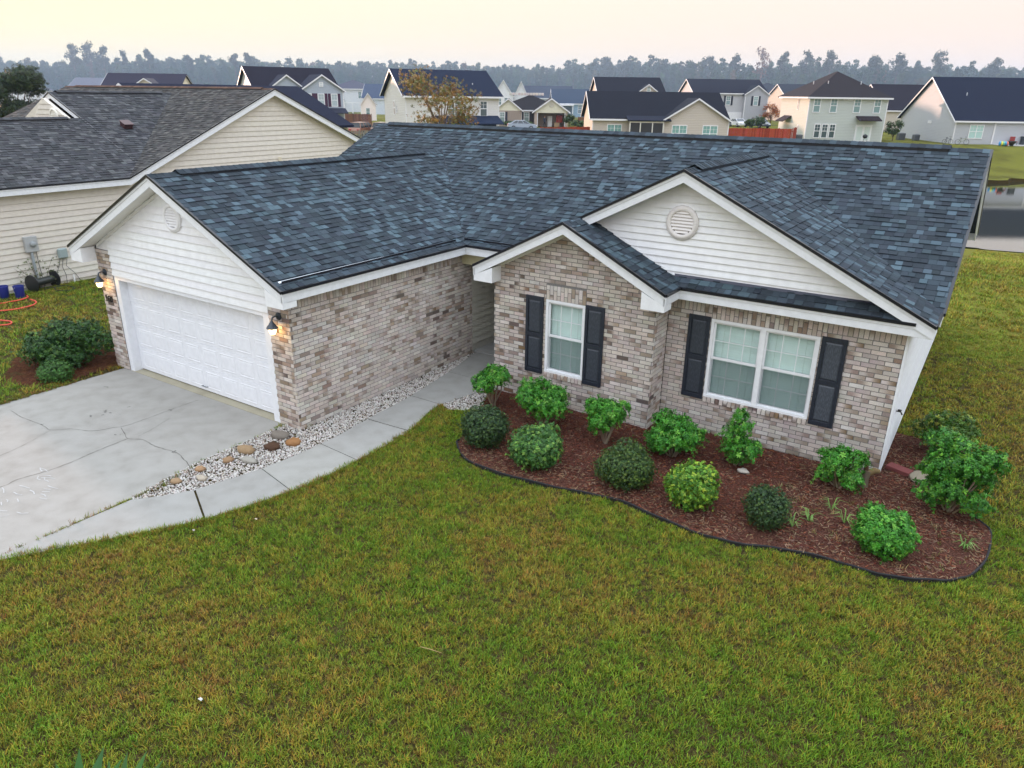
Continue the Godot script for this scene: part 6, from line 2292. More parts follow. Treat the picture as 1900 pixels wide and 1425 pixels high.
	far_window(h, 9.4, 0.35, 1.85, 1.9, 1.21, NO, 2, C8(126, 164, 160))
	far_window(h, 13.1, 0.35, 1.85, 1.9, 1.21, NO, 2, C8(126, 164, 160))
	# dark two-storey roof behind it
	h = far_house("two-storey house whose dark roof and small white gable show behind the porch house", 14.7, 140)
	block(h, 0, 11.4, 0, 14, 5.75, 2.5, "x", C8(190, 182, 172), C8(34, 36, 48), 0.4)
	block(h, 6.6, 10.6, 0.4, 5, 5.6, 1.45, "z", C8(196, 186, 176), C8(44, 46, 58), 0.3)
	far_window(h, 8.3, 5.85, 0.7, 0.9, 0.41, NO, 1, C8(150, 166, 164), false, false)
	# grey two-storey with garage
	h = far_house("grey two-storey house with dark shutters and white garage door", 35.0, 155)
	block(h, 0, 14.0, 0, 14, 5.85, 2.5, "x", C8(190, 190, 196), C8(38, 40, 54), 0.4)
	block(h, 9.6, 14.0, 1.3, 6, 5.7, 1.5, "z", C8(172, 174, 182), C8(46, 50, 62), 0.3)
	far_window(h, 6.2, 3.6, 0.95, 1.7, 0.01, NAVY, 1, C8(130, 150, 154))
	far_window(h, 11.2, 3.6, 0.95, 1.7, 1.31, NAVY, 1, C8(150, 172, 174))
	far_door(h, "garage_door", 5.6, 4.6, 2.3, 0.05, C8(232, 232, 236), 4)
	b = MB.new()
	b.prism([Vector3(2.6, 2.6, 1.6), Vector3(5.2, 2.6, 1.6), Vector3(5.2, 3.3, 0.0), Vector3(2.6, 3.3, 0.0)], Vector3.DOWN * 0.12, C8(60, 62, 70))
	pm("entry_roof", b, mats["far_roof"], h)
	# green-grey house far right of it
	h = far_house("pale green-grey two-storey house far behind a small orange tree", 60.0, 195)
	block(h, -2.5, 9.0, 0, 11, 5.9, 2.3, "hip", C8(190, 196, 182), C8(50, 54, 66), 0.4)
	far_window(h, 0.6, 3.7, 1.0, 1.6, 0.01, NO)
	far_window(h, 3.6, 3.7, 1.0, 1.6, 0.01, NO)
	for x in [-1.8, -0.6, 0.6]: far_window(h, x, 0.5, 0.9, 1.8, 0.01, NO)
	# cream house with dark roof between the two right-hand houses
	h = far_house("cream house with steep dark roof between the hipped house and pond house", 63.5, 135)
	block(h, 0, 18, 0, 13, 3.6, 4.0, "x", C8(206, 196, 184), C8(48, 46, 56), 0.4)
	block(h, 4.5, 9.5, 1.4, 6, 3.2, 1.7, "z", C8(206, 196, 184), C8(56, 54, 60), 0.3)
	h = far_house("dark roofed house showing only its ridge behind the cream house", 66.0, 175)
	block(h, -6, 18, 0, 13, 5.2, 2.6, "x", C8(196, 186, 176), C8(50, 54, 66), 0.4)
	# big two-storey pale house, warm gable to the left
	h = far_house("two-storey pale house with blue-black roof behind the autumn tree", -12.6, 90, 21.0)
	block(h, 0, 11.3, 0, 12, 5.35, 2.75, "x", C8(220, 218, 216), C8(38, 46, 66), 0.45)
	far_window(h, 8.9, 3.0, 0.95, 1.75, 0.01, NO, 1, C8(86, 96, 100))
	far_window(h, 5.0, 3.0, 1.6, 1.75, 0.01, NO, 2, C8(112, 120, 120))
	far_window(h, -0.01, 3.0, 1.0, 1.6, -6.6, NO, 1, C8(210, 196, 186), true, false)
	far_window(h, -0.01, 3.2, 0.5, 0.9, -5.0, NO, 1, C8(84, 84, 92), true, false)
	b = MB.new()
	b.prism([Vector3(3.4, 2.3, 2.2), Vector3(11.2, 2.3, 2.2), Vector3(11.2, 3.1, 0.0), Vector3(3.4, 3.1, 0.0)], Vector3.DOWN * 0.12, C8(46, 56, 78))
	b.bx(Vector3(8.2, 0.6, 0.0), Vector3(11.0, 2.2, 0.05), C8(60, 68, 78))
	pm("porch_roof", b, mats["far_roof"], h)
	roof_pipe(h, Vector3(2.6, 6.5, -2.8))
	roof_pipe(h, Vector3(8.8, 6.3, -2.4))
	# brick one-storey with open garage
	h = far_house("one-storey brick house with cream gables and an open cluttered garage", -3.6, 135)
	var BR := C8(176, 160, 148)
	var CR := C8(222, 218, 196)
	block(h, 0, 12.4, -1.2, 11, 2.75, 2.3, "hip", BR, C8(50, 48, 52), 0.4)
	block(h, 0.0, 4.6, 0.0, 5, 2.7, 1.75, "z", CR, C8(110, 96, 92), 0.35)
	var fb := MB.new()
	fb.bx(Vector3(-0.02, -0.5, 0.0), Vector3(4.62, 2.55, 0.06), BR)
	pm("brick_front", fb, mats["brick_world"], h)
	far_window(h, 0.8, 0.7, 0.95, 1.65, 0.07, NAVY, 1, C8(130, 146, 144))
	far_window(h, 5.0, 0.7, 0.95, 1.65, -1.19, NAVY, 1, C8(130, 146, 144))
	# garage wing with a real opening
	var w := MB.new()
	w.bx(Vector3(6.8, -0.5, -6.0), Vector3(6.95, 2.6, 1.5), BR)
	w.bx(Vector3(12.35, -0.5, -6.0), Vector3(12.5, 2.6, 1.5), BR)
	w.bx(Vector3(6.95, -0.5, 1.42), Vector3(7.35, 2.3, 1.5), BR)
	w.bx(Vector3(11.95, -0.5, 1.42), Vector3(12.35, 2.3, 1.5), BR)
	w.bx(Vector3(6.95, -0.5, -6.0), Vector3(12.35, 2.6, -5.85), C8(176, 168, 156))
	pm("garage_wall", w, mats["paint"], h)
	w = MB.new()
	w.prism([Vector3(6.8, 2.3, 1.5), Vector3(12.5, 2.3, 1.5), Vector3(12.5, 2.6, 1.5), Vector3(9.65, 4.55, 1.5), Vector3(6.8, 2.6, 1.5)], Vector3(0, 0, -0.1), CR)
	pm("garage_gable", w, mats["far_siding"], h)
	w = MB.new()
	w.prism([Vector3(12.9, 2.45, 1.85), Vector3(12.9, 2.45, -6.0), Vector3(9.65, 4.68, -6.0), Vector3(9.65, 4.68, 1.85)], Vector3.DOWN * 0.14, C8(52, 50, 54))
	w.prism([Vector3(6.4, 2.45, -6.0), Vector3(6.4, 2.45, 1.85), Vector3(9.65, 4.68, 1.85), Vector3(9.65, 4.68, -6.0)], Vector3.DOWN * 0.14, C8(66, 60, 62))
	pm("garage_roof", w, mats["far_roof"], h)
	w = MB.new()
	for sg in [-1.0, 1.0]:
		var pts := [Vector3(9.65, 4.66, 1.88), Vector3(9.65 + sg * 3.25, 2.43, 1.88), Vector3(9.65 + sg * 3.25, 2.2, 1.88), Vector3(9.65, 4.43, 1.88)]
		if sg < 0: pts.reverse()
		pts.reverse()
		w.prism(pts, Vector3(0, 0, -0.04), C8(232, 232, 234))
	w.bx(Vector3(7.25, -0.1, 1.51), Vector3(7.36, 2.3, 1.56), C8(232, 232, 234))
	w.bx(Vector3(11.94, -0.1, 1.51), Vector3(12.05, 2.3, 1.56), C8(232, 232, 234))
	pm("garage_trim", w, mats["trim"], h)
	far_door(h, "front_door", 6.05, 0.7, 2.1, -1.15, C8(40, 38, 42))
	gable_vent(h, Vector3(9.65, 3.55, 1.52), Vector3.BACK, 0.4, C8(206, 200, 180))
	# stacked shingle bundles along the ridge
	for i in 12:
		var sb := MB.new()
		sb.soft(Vector3(2.4 + i * 0.52, 5.02, -6.9), Vector3(2.86 + i * 0.52, 5.45, -6.3), 0.03, jit(C8(206, 196, 186), 0.06))
		pm("shingle_bundle", sb, mats["paint"], h)
	garage_things(h)
	# pair of steep white gables behind
	h = far_house("white house with two steep gables behind the brick house", -5.0, 175)
	block(h, 0, 4.4, 0, 9, 4.6, 3.2, "z", C8(226, 228, 232), C8(62, 72, 92), 0.3)
	block(h, 4.6, 7.6, -1, 9, 4.6, 3.0, "z", C8(226, 228, 232), C8(52, 56, 70), 0.3)
	for x in [1.0, 2.4]: far_window(h, x, 2.6, 0.8, 1.6, 0.01, NO)
	# blue house
	h = far_house("light blue house with slate roof and covered porch", 8.8, 185)
	block(h, 0, 10.0, 0, 12, 3.1, 3.0, "x", C8(150, 178, 204), C8(62, 74, 94), 0.4)
	far_window(h, 5.8, 0.8, 1.9, 1.8, 0.01, NO, 2, C8(120, 136, 146))
	b = MB.new()
	b.bx(Vector3(0.6, 0, 0.02), Vector3(4.4, 2.4, 0.05), C8(96, 110, 124))
	b.bx(Vector3(0.5, 0, 1.6), Vector3(0.7, 2.5, 1.8), C8(230, 230, 232))
	b.bx(Vector3(4.4, 0, 1.6), Vector3(4.6, 2.5, 1.8), C8(230, 230, 232))
	b.bx(Vector3(0.4, 2.5, 0.0), Vector3(4.7, 2.75, 1.9), C8(226, 226, 230))
	pm("porch", b, mats["paint"], h)
	h = far_house("slate roofed house with white gable vents left of the blue house", 2.5, 205)
	block(h, 0, 12, 0, 11, 4.0, 2.8, "x", C8(214, 218, 224), C8(66, 72, 88), 0.4)
	# blue-grey two-storey with purple shutters
	h = far_house("blue-grey two-storey house with dark purple shutters on its front gable", -35.6, 108, 32.0)
	block(h, 0, 11.6, 0, 9, 5.75, 2.7, "x", C8(194, 196, 204), C8(42, 40, 52), 0.4)
	block(h, 5.6, 11.6, 2.2, 6, 5.6, 1.9, "z", C8(170, 180, 194), C8(56, 58, 72), 0.35)
	block(h, 2.0, 6.0, 1.2, 5, 6.0, 1.4, "z", C8(170, 180, 194), C8(60, 62, 76), 0.3)
	for x in [6.1, 7.9, 9.8]: far_window(h, x, 3.4, 0.95, 1.7, 2.21, C8(66, 34, 62), 1, C8(170, 184, 190))
	far_window(h, 8.2, 6.0, 0.6, 0.6, 2.21, NO, 1, C8(210, 216, 222), false, false)
	b = MB.new()
	b.prism([Vector3(5.4, 2.6, 3.4), Vector3(11.8, 2.6, 3.4), Vector3(11.8, 3.2, 2.2), Vector3(5.4, 3.2, 2.2)], Vector3.DOWN * 0.12, C8(64, 66, 80))
	pm("porch_roof", b, mats["far_roof"], h)
	# pale house and pergola
	h = far_house("white two-storey house far off behind a white pergola", -47.2, 200)
	block(h, 0, 10.2, 0, 10, 5.6, 2.0, "hip", C8(216, 220, 226), C8(84, 84, 100), 0.4)
	far_window(h, 1.4, 3.6, 1.0, 1.5, 0.01, NO)
	far_window(h, 7.2, 3.2, 0.9, 1.7, 0.01, NO)
	b = MB.new()
	b.prism([Vector3(0.3, 2.5, 1.6), Vector3(3.6, 2.5, 1.6), Vector3(3.6, 3.0, 0.0), Vector3(0.3, 3.0, 0.0)], Vector3.DOWN * 0.12, C8(86, 90, 110))
	pm("porch_roof", b, mats["far_roof"], h)
	var pg := thing("pergola", "white lattice pergola in front of the far white house", "pergola", far_place(-43.5, 190), deg_to_rad(YAW))
	for i in 5:
		b = MB.new()
		b.bx(Vector3(i * 2.0 - 0.1, 0, -0.1), Vector3(i * 2.0 + 0.1, 2.3, 0.1), C8(234, 236, 240))
		pm("post", b, mats["trim"], pg)
	b = MB.new()
	b.bx(Vector3(-0.3, 2.3, -0.15), Vector3(8.3, 2.55, 0.15), C8(234, 236, 240))
	pm("beam", b, mats["trim"], pg)
	h = far_house("small white gabled house tucked beside the autumn tree house", -29.6, 150, 10.0)
	block(h, 0, 2.8, 0, 7, 3.0, 1.9, "z", C8(238, 226, 222), C8(60, 50, 60), 0.25)
	far_window(h, 0.9, 0.8, 0.8, 1.5, 0.01, NO)
	h = far_house("slate blue roofed house edge behind the small white gable", -36.0, 185)
	block(h, 0, 8.0, 0, 10, 3.6, 3.0, "x", C8(206, 214, 224), C8(72, 84, 108), 0.3)
	# left distance
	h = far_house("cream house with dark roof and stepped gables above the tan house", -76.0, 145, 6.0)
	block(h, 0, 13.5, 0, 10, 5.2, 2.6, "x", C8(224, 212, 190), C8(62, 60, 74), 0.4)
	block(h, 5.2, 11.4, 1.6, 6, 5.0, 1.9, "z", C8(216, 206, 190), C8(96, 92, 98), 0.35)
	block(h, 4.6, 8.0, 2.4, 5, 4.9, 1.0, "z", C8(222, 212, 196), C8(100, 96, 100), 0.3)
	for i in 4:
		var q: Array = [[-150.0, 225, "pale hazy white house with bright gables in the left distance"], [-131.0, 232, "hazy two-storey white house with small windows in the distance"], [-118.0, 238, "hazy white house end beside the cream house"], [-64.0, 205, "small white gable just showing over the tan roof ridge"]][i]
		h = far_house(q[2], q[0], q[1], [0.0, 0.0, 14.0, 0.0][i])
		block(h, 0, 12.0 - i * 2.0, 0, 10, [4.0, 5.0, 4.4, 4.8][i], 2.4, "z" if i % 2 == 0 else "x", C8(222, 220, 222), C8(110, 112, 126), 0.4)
		for x in [1.5, 3.2]: far_window(h, x, 2.6, 0.9, 1.4, 0.01, NO)
	# house behind the tan one, square to the street
	h = thing("dark_roof_house", "dark blue-black roofed house rising behind the tan gable", "house", Vector3(-43.7, -0.11, -30.2), 0.0, "houses beyond the yard")
	block(h, -5.5, 5.5, 14.0, 14.0, 3.9, 2.55, "z", C8(196, 188, 170), C8(40, 44, 62), 0.35)
	h = thing("brown_roof_house", "house with brown-grey shingle roof beyond the tan house's garage", "house", Vector3(-45.0, -0.11, -14.0), 0.0, "houses beyond the yard")
	block(h, -5.0, 9.0, 8.0, 13.0, 2.9, 2.4, "hip", C8(206, 196, 178), C8(122, 112, 104), 0.35)

# things inside the open garage: a person, a white cabinet, boxes
func garage_things(_h: Node3D) -> void:
	var o := far_place(-3.6, 135)
	var x := Transform3D(Basis(Vector3.UP, deg_to_rad(YAW)), o)
	var b := MB.new()
	b.soft(Vector3(9.1, 0, -0.9), Vector3(9.9, 1.75, -0.2), 0.03, C8(226, 226, 228), x)
	b.bx(Vector3(9.12, 1.1, -0.195), Vector3(9.88, 1.12, -0.19), C8(150, 150, 152), x)
	solo("refrigerator", b, mats["plastic"], "white refrigerator standing in the open garage", "refrigerator")
	b = MB.new()
	b.soft(Vector3(10.3, 0, -0.6), Vector3(11.2, 0.7, 0.1), 0.02, C8(190, 160, 124), x)
	solo("cardboard_box", b, mats["paint"], "tan cardboard box by the refrigerator in the open garage", "box")
	b = MB.new()
	b.soft(Vector3(10.6, 0.72, -0.7), Vector3(11.7, 1.9, -0.2), 0.02, C8(176, 70, 62), x)
	solo("red_cabinet", b, mats["paint"], "red storage cabinet at the right of the open garage", "cabinet")
	person(x * Vector3(8.55, 0.0, 1.3))

# one continuous standing figure meshed from tapered capsules
func person(at: Vector3) -> void:
	var bones := [
		[Vector3(-0.10, 0.07, 0.0), Vector3(-0.11, 0.48, 0.01), 0.055, 0.07, 1], [Vector3(-0.11, 0.48, 0.01), Vector3(-0.09, 0.92, 0), 0.07, 0.10, 1],
		[Vector3(0.12, 0.07, 0.04), Vector3(0.12, 0.48, 0.03), 0.055, 0.07, 1], [Vector3(0.12, 0.48, 0.03), Vector3(0.09, 0.92, 0), 0.07, 0.10, 1],
		[Vector3(-0.10, 0.045, 0.0), Vector3(-0.12, 0.035, 0.16), 0.05, 0.04, 1], [Vector3(0.12, 0.045, 0.04), Vector3(0.14, 0.035, 0.2), 0.05, 0.04, 1],
		[Vector3(0, 0.95, 0), Vector3(0, 1.15, 0), 0.16, 0.15, 0], [Vector3(0, 1.15, 0), Vector3(0, 1.36, 0), 0.15, 0.16, 0], [Vector3(-0.15, 1.40, 0), Vector3(0.15, 1.40, 0), 0.085, 0.085, 0],
		[Vector3(-0.19, 1.39, 0), Vector3(-0.25, 1.12, 0.0), 0.06, 0.048, 0], [Vector3(-0.25, 1.12, 0), Vector3(-0.22, 0.88, 0.09), 0.045, 0.035, 0], [Vector3(0.19, 1.39, 0), Vector3(0.26, 1.12, 0.0), 0.06, 0.048, 0], [Vector3(0.26, 1.12, 0), Vector3(0.22, 0.9, 0.12), 0.045, 0.035, 0],
		[Vector3(-0.22, 0.86, 0.1), Vector3(-0.21, 0.77, 0.12), 0.036, 0.024, 2], [Vector3(0.22, 0.88, 0.13), Vector3(0.21, 0.79, 0.15), 0.036, 0.024, 2],
		[Vector3(0, 1.42, 0), Vector3(0, 1.54, 0.01), 0.055, 0.05, 2], [Vector3(0, 1.60, 0.015), Vector3(0, 1.67, 0.005), 0.085, 0.09, 2], [Vector3(0, 1.61, 0.1), Vector3(0, 1.585, 0.115), 0.016, 0.018, 2]]
	var cell := 0.024
	var lo := Vector3(-0.40, 0.0, -0.24)
	var n := Vector3i(33, 76, 24)
	var val := PackedFloat32Array()
	val.resize(n.x * n.y * n.z)
	var tone := PackedInt32Array()
	tone.resize(val.size())
	for z in n.z:
		for y in n.y:
			for x in n.x:
				var p := lo + Vector3(x, y, z) * cell
				var d := 1.0
				var best := 1.0
				var k := 0
				for q in bones:
					var a: Vector3 = q[0]
					var e: Vector3 = q[1]
					if p.y < minf(a.y, e.y) - 0.3 or p.y > maxf(a.y, e.y) + 0.3: continue
					var t := clampf((p - a).dot(e - a) / (e - a).length_squared(), 0, 1)
					var s: float = p.distance_to(a.lerp(e, t)) - lerpf(q[2], q[3], t)
					if s < best:
						best = s
						k = q[4]
					var hh := clampf(0.5 + 0.5 * (d - s) / 0.03, 0, 1)
					d = lerpf(d, s, hh) - 0.03 * hh * (1 - hh)
				var i := (z * n.y + y) * n.x + x
				val[i] = d
				tone[i] = k
	var ks := [C8(48, 52, 64), C8(36, 38, 46), C8(196, 152, 126)]
	var b := MB.new()
	var id := {}
	var at_cell := func(x: int, y: int, z: int) -> int:
		var key := (z * n.y + y) * n.x + x
		if id.has(key): return id[key]
		var sum := Vector3.ZERO
		var c := 0
		for e in [[0, 1], [2, 3], [4, 5], [6, 7], [0, 2], [1, 3], [4, 6], [5, 7], [0, 4], [1, 5], [2, 6], [3, 7]]:
			var pa := Vector3i(x + (e[0] & 1), y + ((e[0] >> 1) & 1), z + (e[0] >> 2))
			var pb := Vector3i(x + (e[1] & 1), y + ((e[1] >> 1) & 1), z + (e[1] >> 2))
			var va := val[(pa.z * n.y + pa.y) * n.x + pa.x]
			var vb := val[(pb.z * n.y + pb.y) * n.x + pb.x]
			if (va < 0) != (vb < 0):
				sum += Vector3(pa).lerp(Vector3(pb), va / (va - vb))
				c += 1
		var g := Vector3(val[key + 1] - val[key], val[key + n.x] - val[key], val[key + n.x * n.y] - val[key]).normalized()
		id[key] = b.sv(lo + sum / maxi(c, 1) * cell, g, ks[tone[key]])
		return id[key]
	for z in range(1, n.z - 1):
		for y in range(1, n.y - 1):
			for x in range(1, n.x - 1):
				var v0 := val[(z * n.y + y) * n.x + x]
				for ax in 3:
					var v1 := val[((z + int(ax == 2)) * n.y + y + int(ax == 1)) * n.x + x + int(ax == 0)]
					if (v0 < 0) == (v1 < 0): continue
					var u := Vector3i(0, 1, 0) if ax == 0 else Vector3i(0, 0, 1) if ax == 1 else Vector3i(1, 0, 0)
					var w := Vector3i(0, 0, 1) if ax == 0 else Vector3i(1, 0, 0) if ax == 1 else Vector3i(0, 1, 0)
					var c := Vector3i(x, y, z)
					var q := [c, c - u, c - u - w, c - w].map(func(s): return at_cell.call(s.x, s.y, s.z))
					if v0 < 0: b.t.append_array([q[0], q[2], q[1], q[0], q[3], q[2]])
					else: b.t.append_array([q[0], q[1], q[2], q[0], q[2], q[3]])
	var t := thing("person", "person in dark clothes standing at the open garage", "person", at, deg_to_rad(YAW))
	pm("body", b, mats["paint"], t)
	var hb := MB.new()
	hb.blob(Vector3(0, 1.68, -0.012), Vector3(0.098, 0.095, 0.1), 8, 12, C8(40, 32, 28), 0.1, 4, -0.35)
	pm("hair", hb, mats["rubber"], t)

# ---------------------------------------------------------------- fences, cars, yard things
func fence(called: String, label: String, a: Vector2, e: Vector2, h: float, k: Color, board := 0.15, gap := 0.01, picket := false) -> void:
	var p := far_place(a.x, a.y)
	var q := far_place(e.x, e.y)
	var t := thing(called, label, "fence", p, atan2(-(q - p).z, (q - p).x))
	var l := Vector2(q.x - p.x, q.z - p.z).length()
	var n := int(l / (board + gap))
	var b := MB.new()
	if picket: b.prism([Vector3(0, 0, 0), Vector3(board, 0, 0), Vector3(board, h - board * 0.6, 0), Vector3(board * 0.5, h, 0), Vector3(0, h - board * 0.6, 0)], Vector3(0, 0, -0.02), Color.WHITE)
	else: b.bx(Vector3(0, 0, -0.02), Vector3(board, h, 0), Color.WHITE)
	var meshes := []
	for i in 5:
		var c := MB.new()
		c.v = b.v
		c.n = b.n
		c.t = b.t
		var kk := jit(k, 0.12)
		for j in b.v.size(): c.c.append(kk)
		meshes.append(c.mesh())
	for i in n: part("board", meshes[rng.randi() % 5], mats["wood"], t, Transform3D(Basis(), Vector3(i * (board + gap), rng.randf_range(-0.03, 0.03), 0)))
	for y in [0.3, h - 0.35]:
		var r := MB.new()
		r.bx(Vector3(0, y, -0.07), Vector3(l, y + 0.09, -0.022), k)
		pm("rail", r, mats["wood"], t)
	for i in int(l / 2.4) + 1:
		var r := MB.new()
		r.bx(Vector3(minf(i * 2.4, l - 0.1), -0.2, -0.17), Vector3(minf(i * 2.4, l - 0.1) + 0.1, h + 0.06, -0.072), k)
		pm("post", r, mats["wood"], t)

func car(label: String, x: float, d: float, turn: float, k: Color, suv: bool) -> void:
	var t := thing("parked_car", label, "car", far_place(x, d), deg_to_rad(YAW + turn), "cars parked by the houses")
	var hw := 0.9
	var roof := 1.72 if suv else 1.42
	# lower body: side outline (length, height) pulled across, edges drawn in
	var side := [[-2.25, 0.32], [2.25, 0.32], [2.3, 0.55], [2.22, 0.78], [1.25, 0.95 if not suv else 1.05], [-2.15, 0.98 if not suv else 1.08], [-2.3, 0.7]]
	var b := MB.new()
	for s in [-1.0, 1.0]:
		var pts := []
		for q in side: pts.append(Vector3(q[0], q[1], s * hw))
		if s < 0: pts.reverse()
		b.prism(pts, Vector3.ZERO, k)
	for i in side.size():
		var p: Array = side[i]
		var q: Array = side[(i + 1) % side.size()]
		b.quad(Vector3(p[0], p[1], hw), Vector3(p[0], p[1], -hw), Vector3(q[0], q[1], -hw), Vector3(q[0], q[1], hw), k)
	pm("body", b, mats["car_paint"], t)
	b = MB.new()
	var y0 := 0.96 if not suv else 1.06
	var lo := [Vector3(-2.0 if suv else -1.75, y0, 0.86), Vector3(1.2, y0, 0.86), Vector3(1.2, y0, -0.86), Vector3(-2.0 if suv else -1.75, y0, -0.86)]
	var hi := [Vector3(-1.8 if suv else -1.0, roof, 0.66), Vector3(0.35, roof, 0.66), Vector3(0.35, roof, -0.66), Vector3(-1.8 if suv else -1.0, roof, -0.66)]
	for i in 4: b.quad(lo[i], lo[(i + 1) % 4], hi[(i + 1) % 4], hi[i], C8(40, 46, 52))
	pm("window_glass", b, mats["far_glass"], t)
	b = MB.new()
	b.prism([hi[0] + Vector3(-0.04, 0.0, 0.03), hi[1] + Vector3(0.04, 0, 0.03), hi[2] + Vector3(0.04, 0, -0.03), hi[3] + Vector3(-0.04, 0, -0.03)], Vector3.DOWN * 0.05, k)
	for i in 4:
		b.tube([lo[i] * 1.005, hi[i] * 1.005], [0.045], 6, k)
	for f in [0.33, 0.68]:
		for s in [0, 2]:
			var l0: Vector3 = lo[s].lerp(lo[s + 1], f)
			var h0: Vector3 = hi[s].lerp(hi[s + 1], f)
			b.tube([l0, h0], [0.035], 6, k)
	pm("roof", b, mats["car_paint"], t)
	for q in [[-1.4, 1], [1.4, 1], [-1.4, -1], [1.4, -1]]:
		b = MB.new()
		var bs := Basis(Vector3.RIGHT, PI / 2 * q[1])
		b.lathe([[0.2, -0.11], [0.33, -0.11], [0.345, 0.0], [0.33, 0.11], [0.2, 0.11]], 18, C8(26, 26, 28), Transform3D(bs, Vector3(q[0], 0.33, q[1] * 0.82)))
		var wl := pm("wheel", b, mats["rubber"], t)
		b = MB.new()
		b.lathe([[0.21, 0.09], [0.16, 0.1], [0.001, 0.085]], 14, C8(150, 154, 158), Transform3D(bs, Vector3(q[0], 0.33, q[1] * 0.82)))
		pm("rim", b, mats["black_metal"], wl)
	for s in [-0.62, 0.62]:
		b = MB.new()
		b.soft(Vector3(2.2, 0.62, s - 0.2), Vector3(2.31, 0.76, s + 0.2), 0.02, C8(220, 224, 228))
		pm("headlight", b, mats["plastic"], t)
		b = MB.new()
		b.soft(Vector3(-2.3, 0.72, s - 0.2), Vector3(-2.2, 0.9, s + 0.2), 0.02, C8(150, 40, 36))
		pm("tail_light", b, mats["plastic"], t)

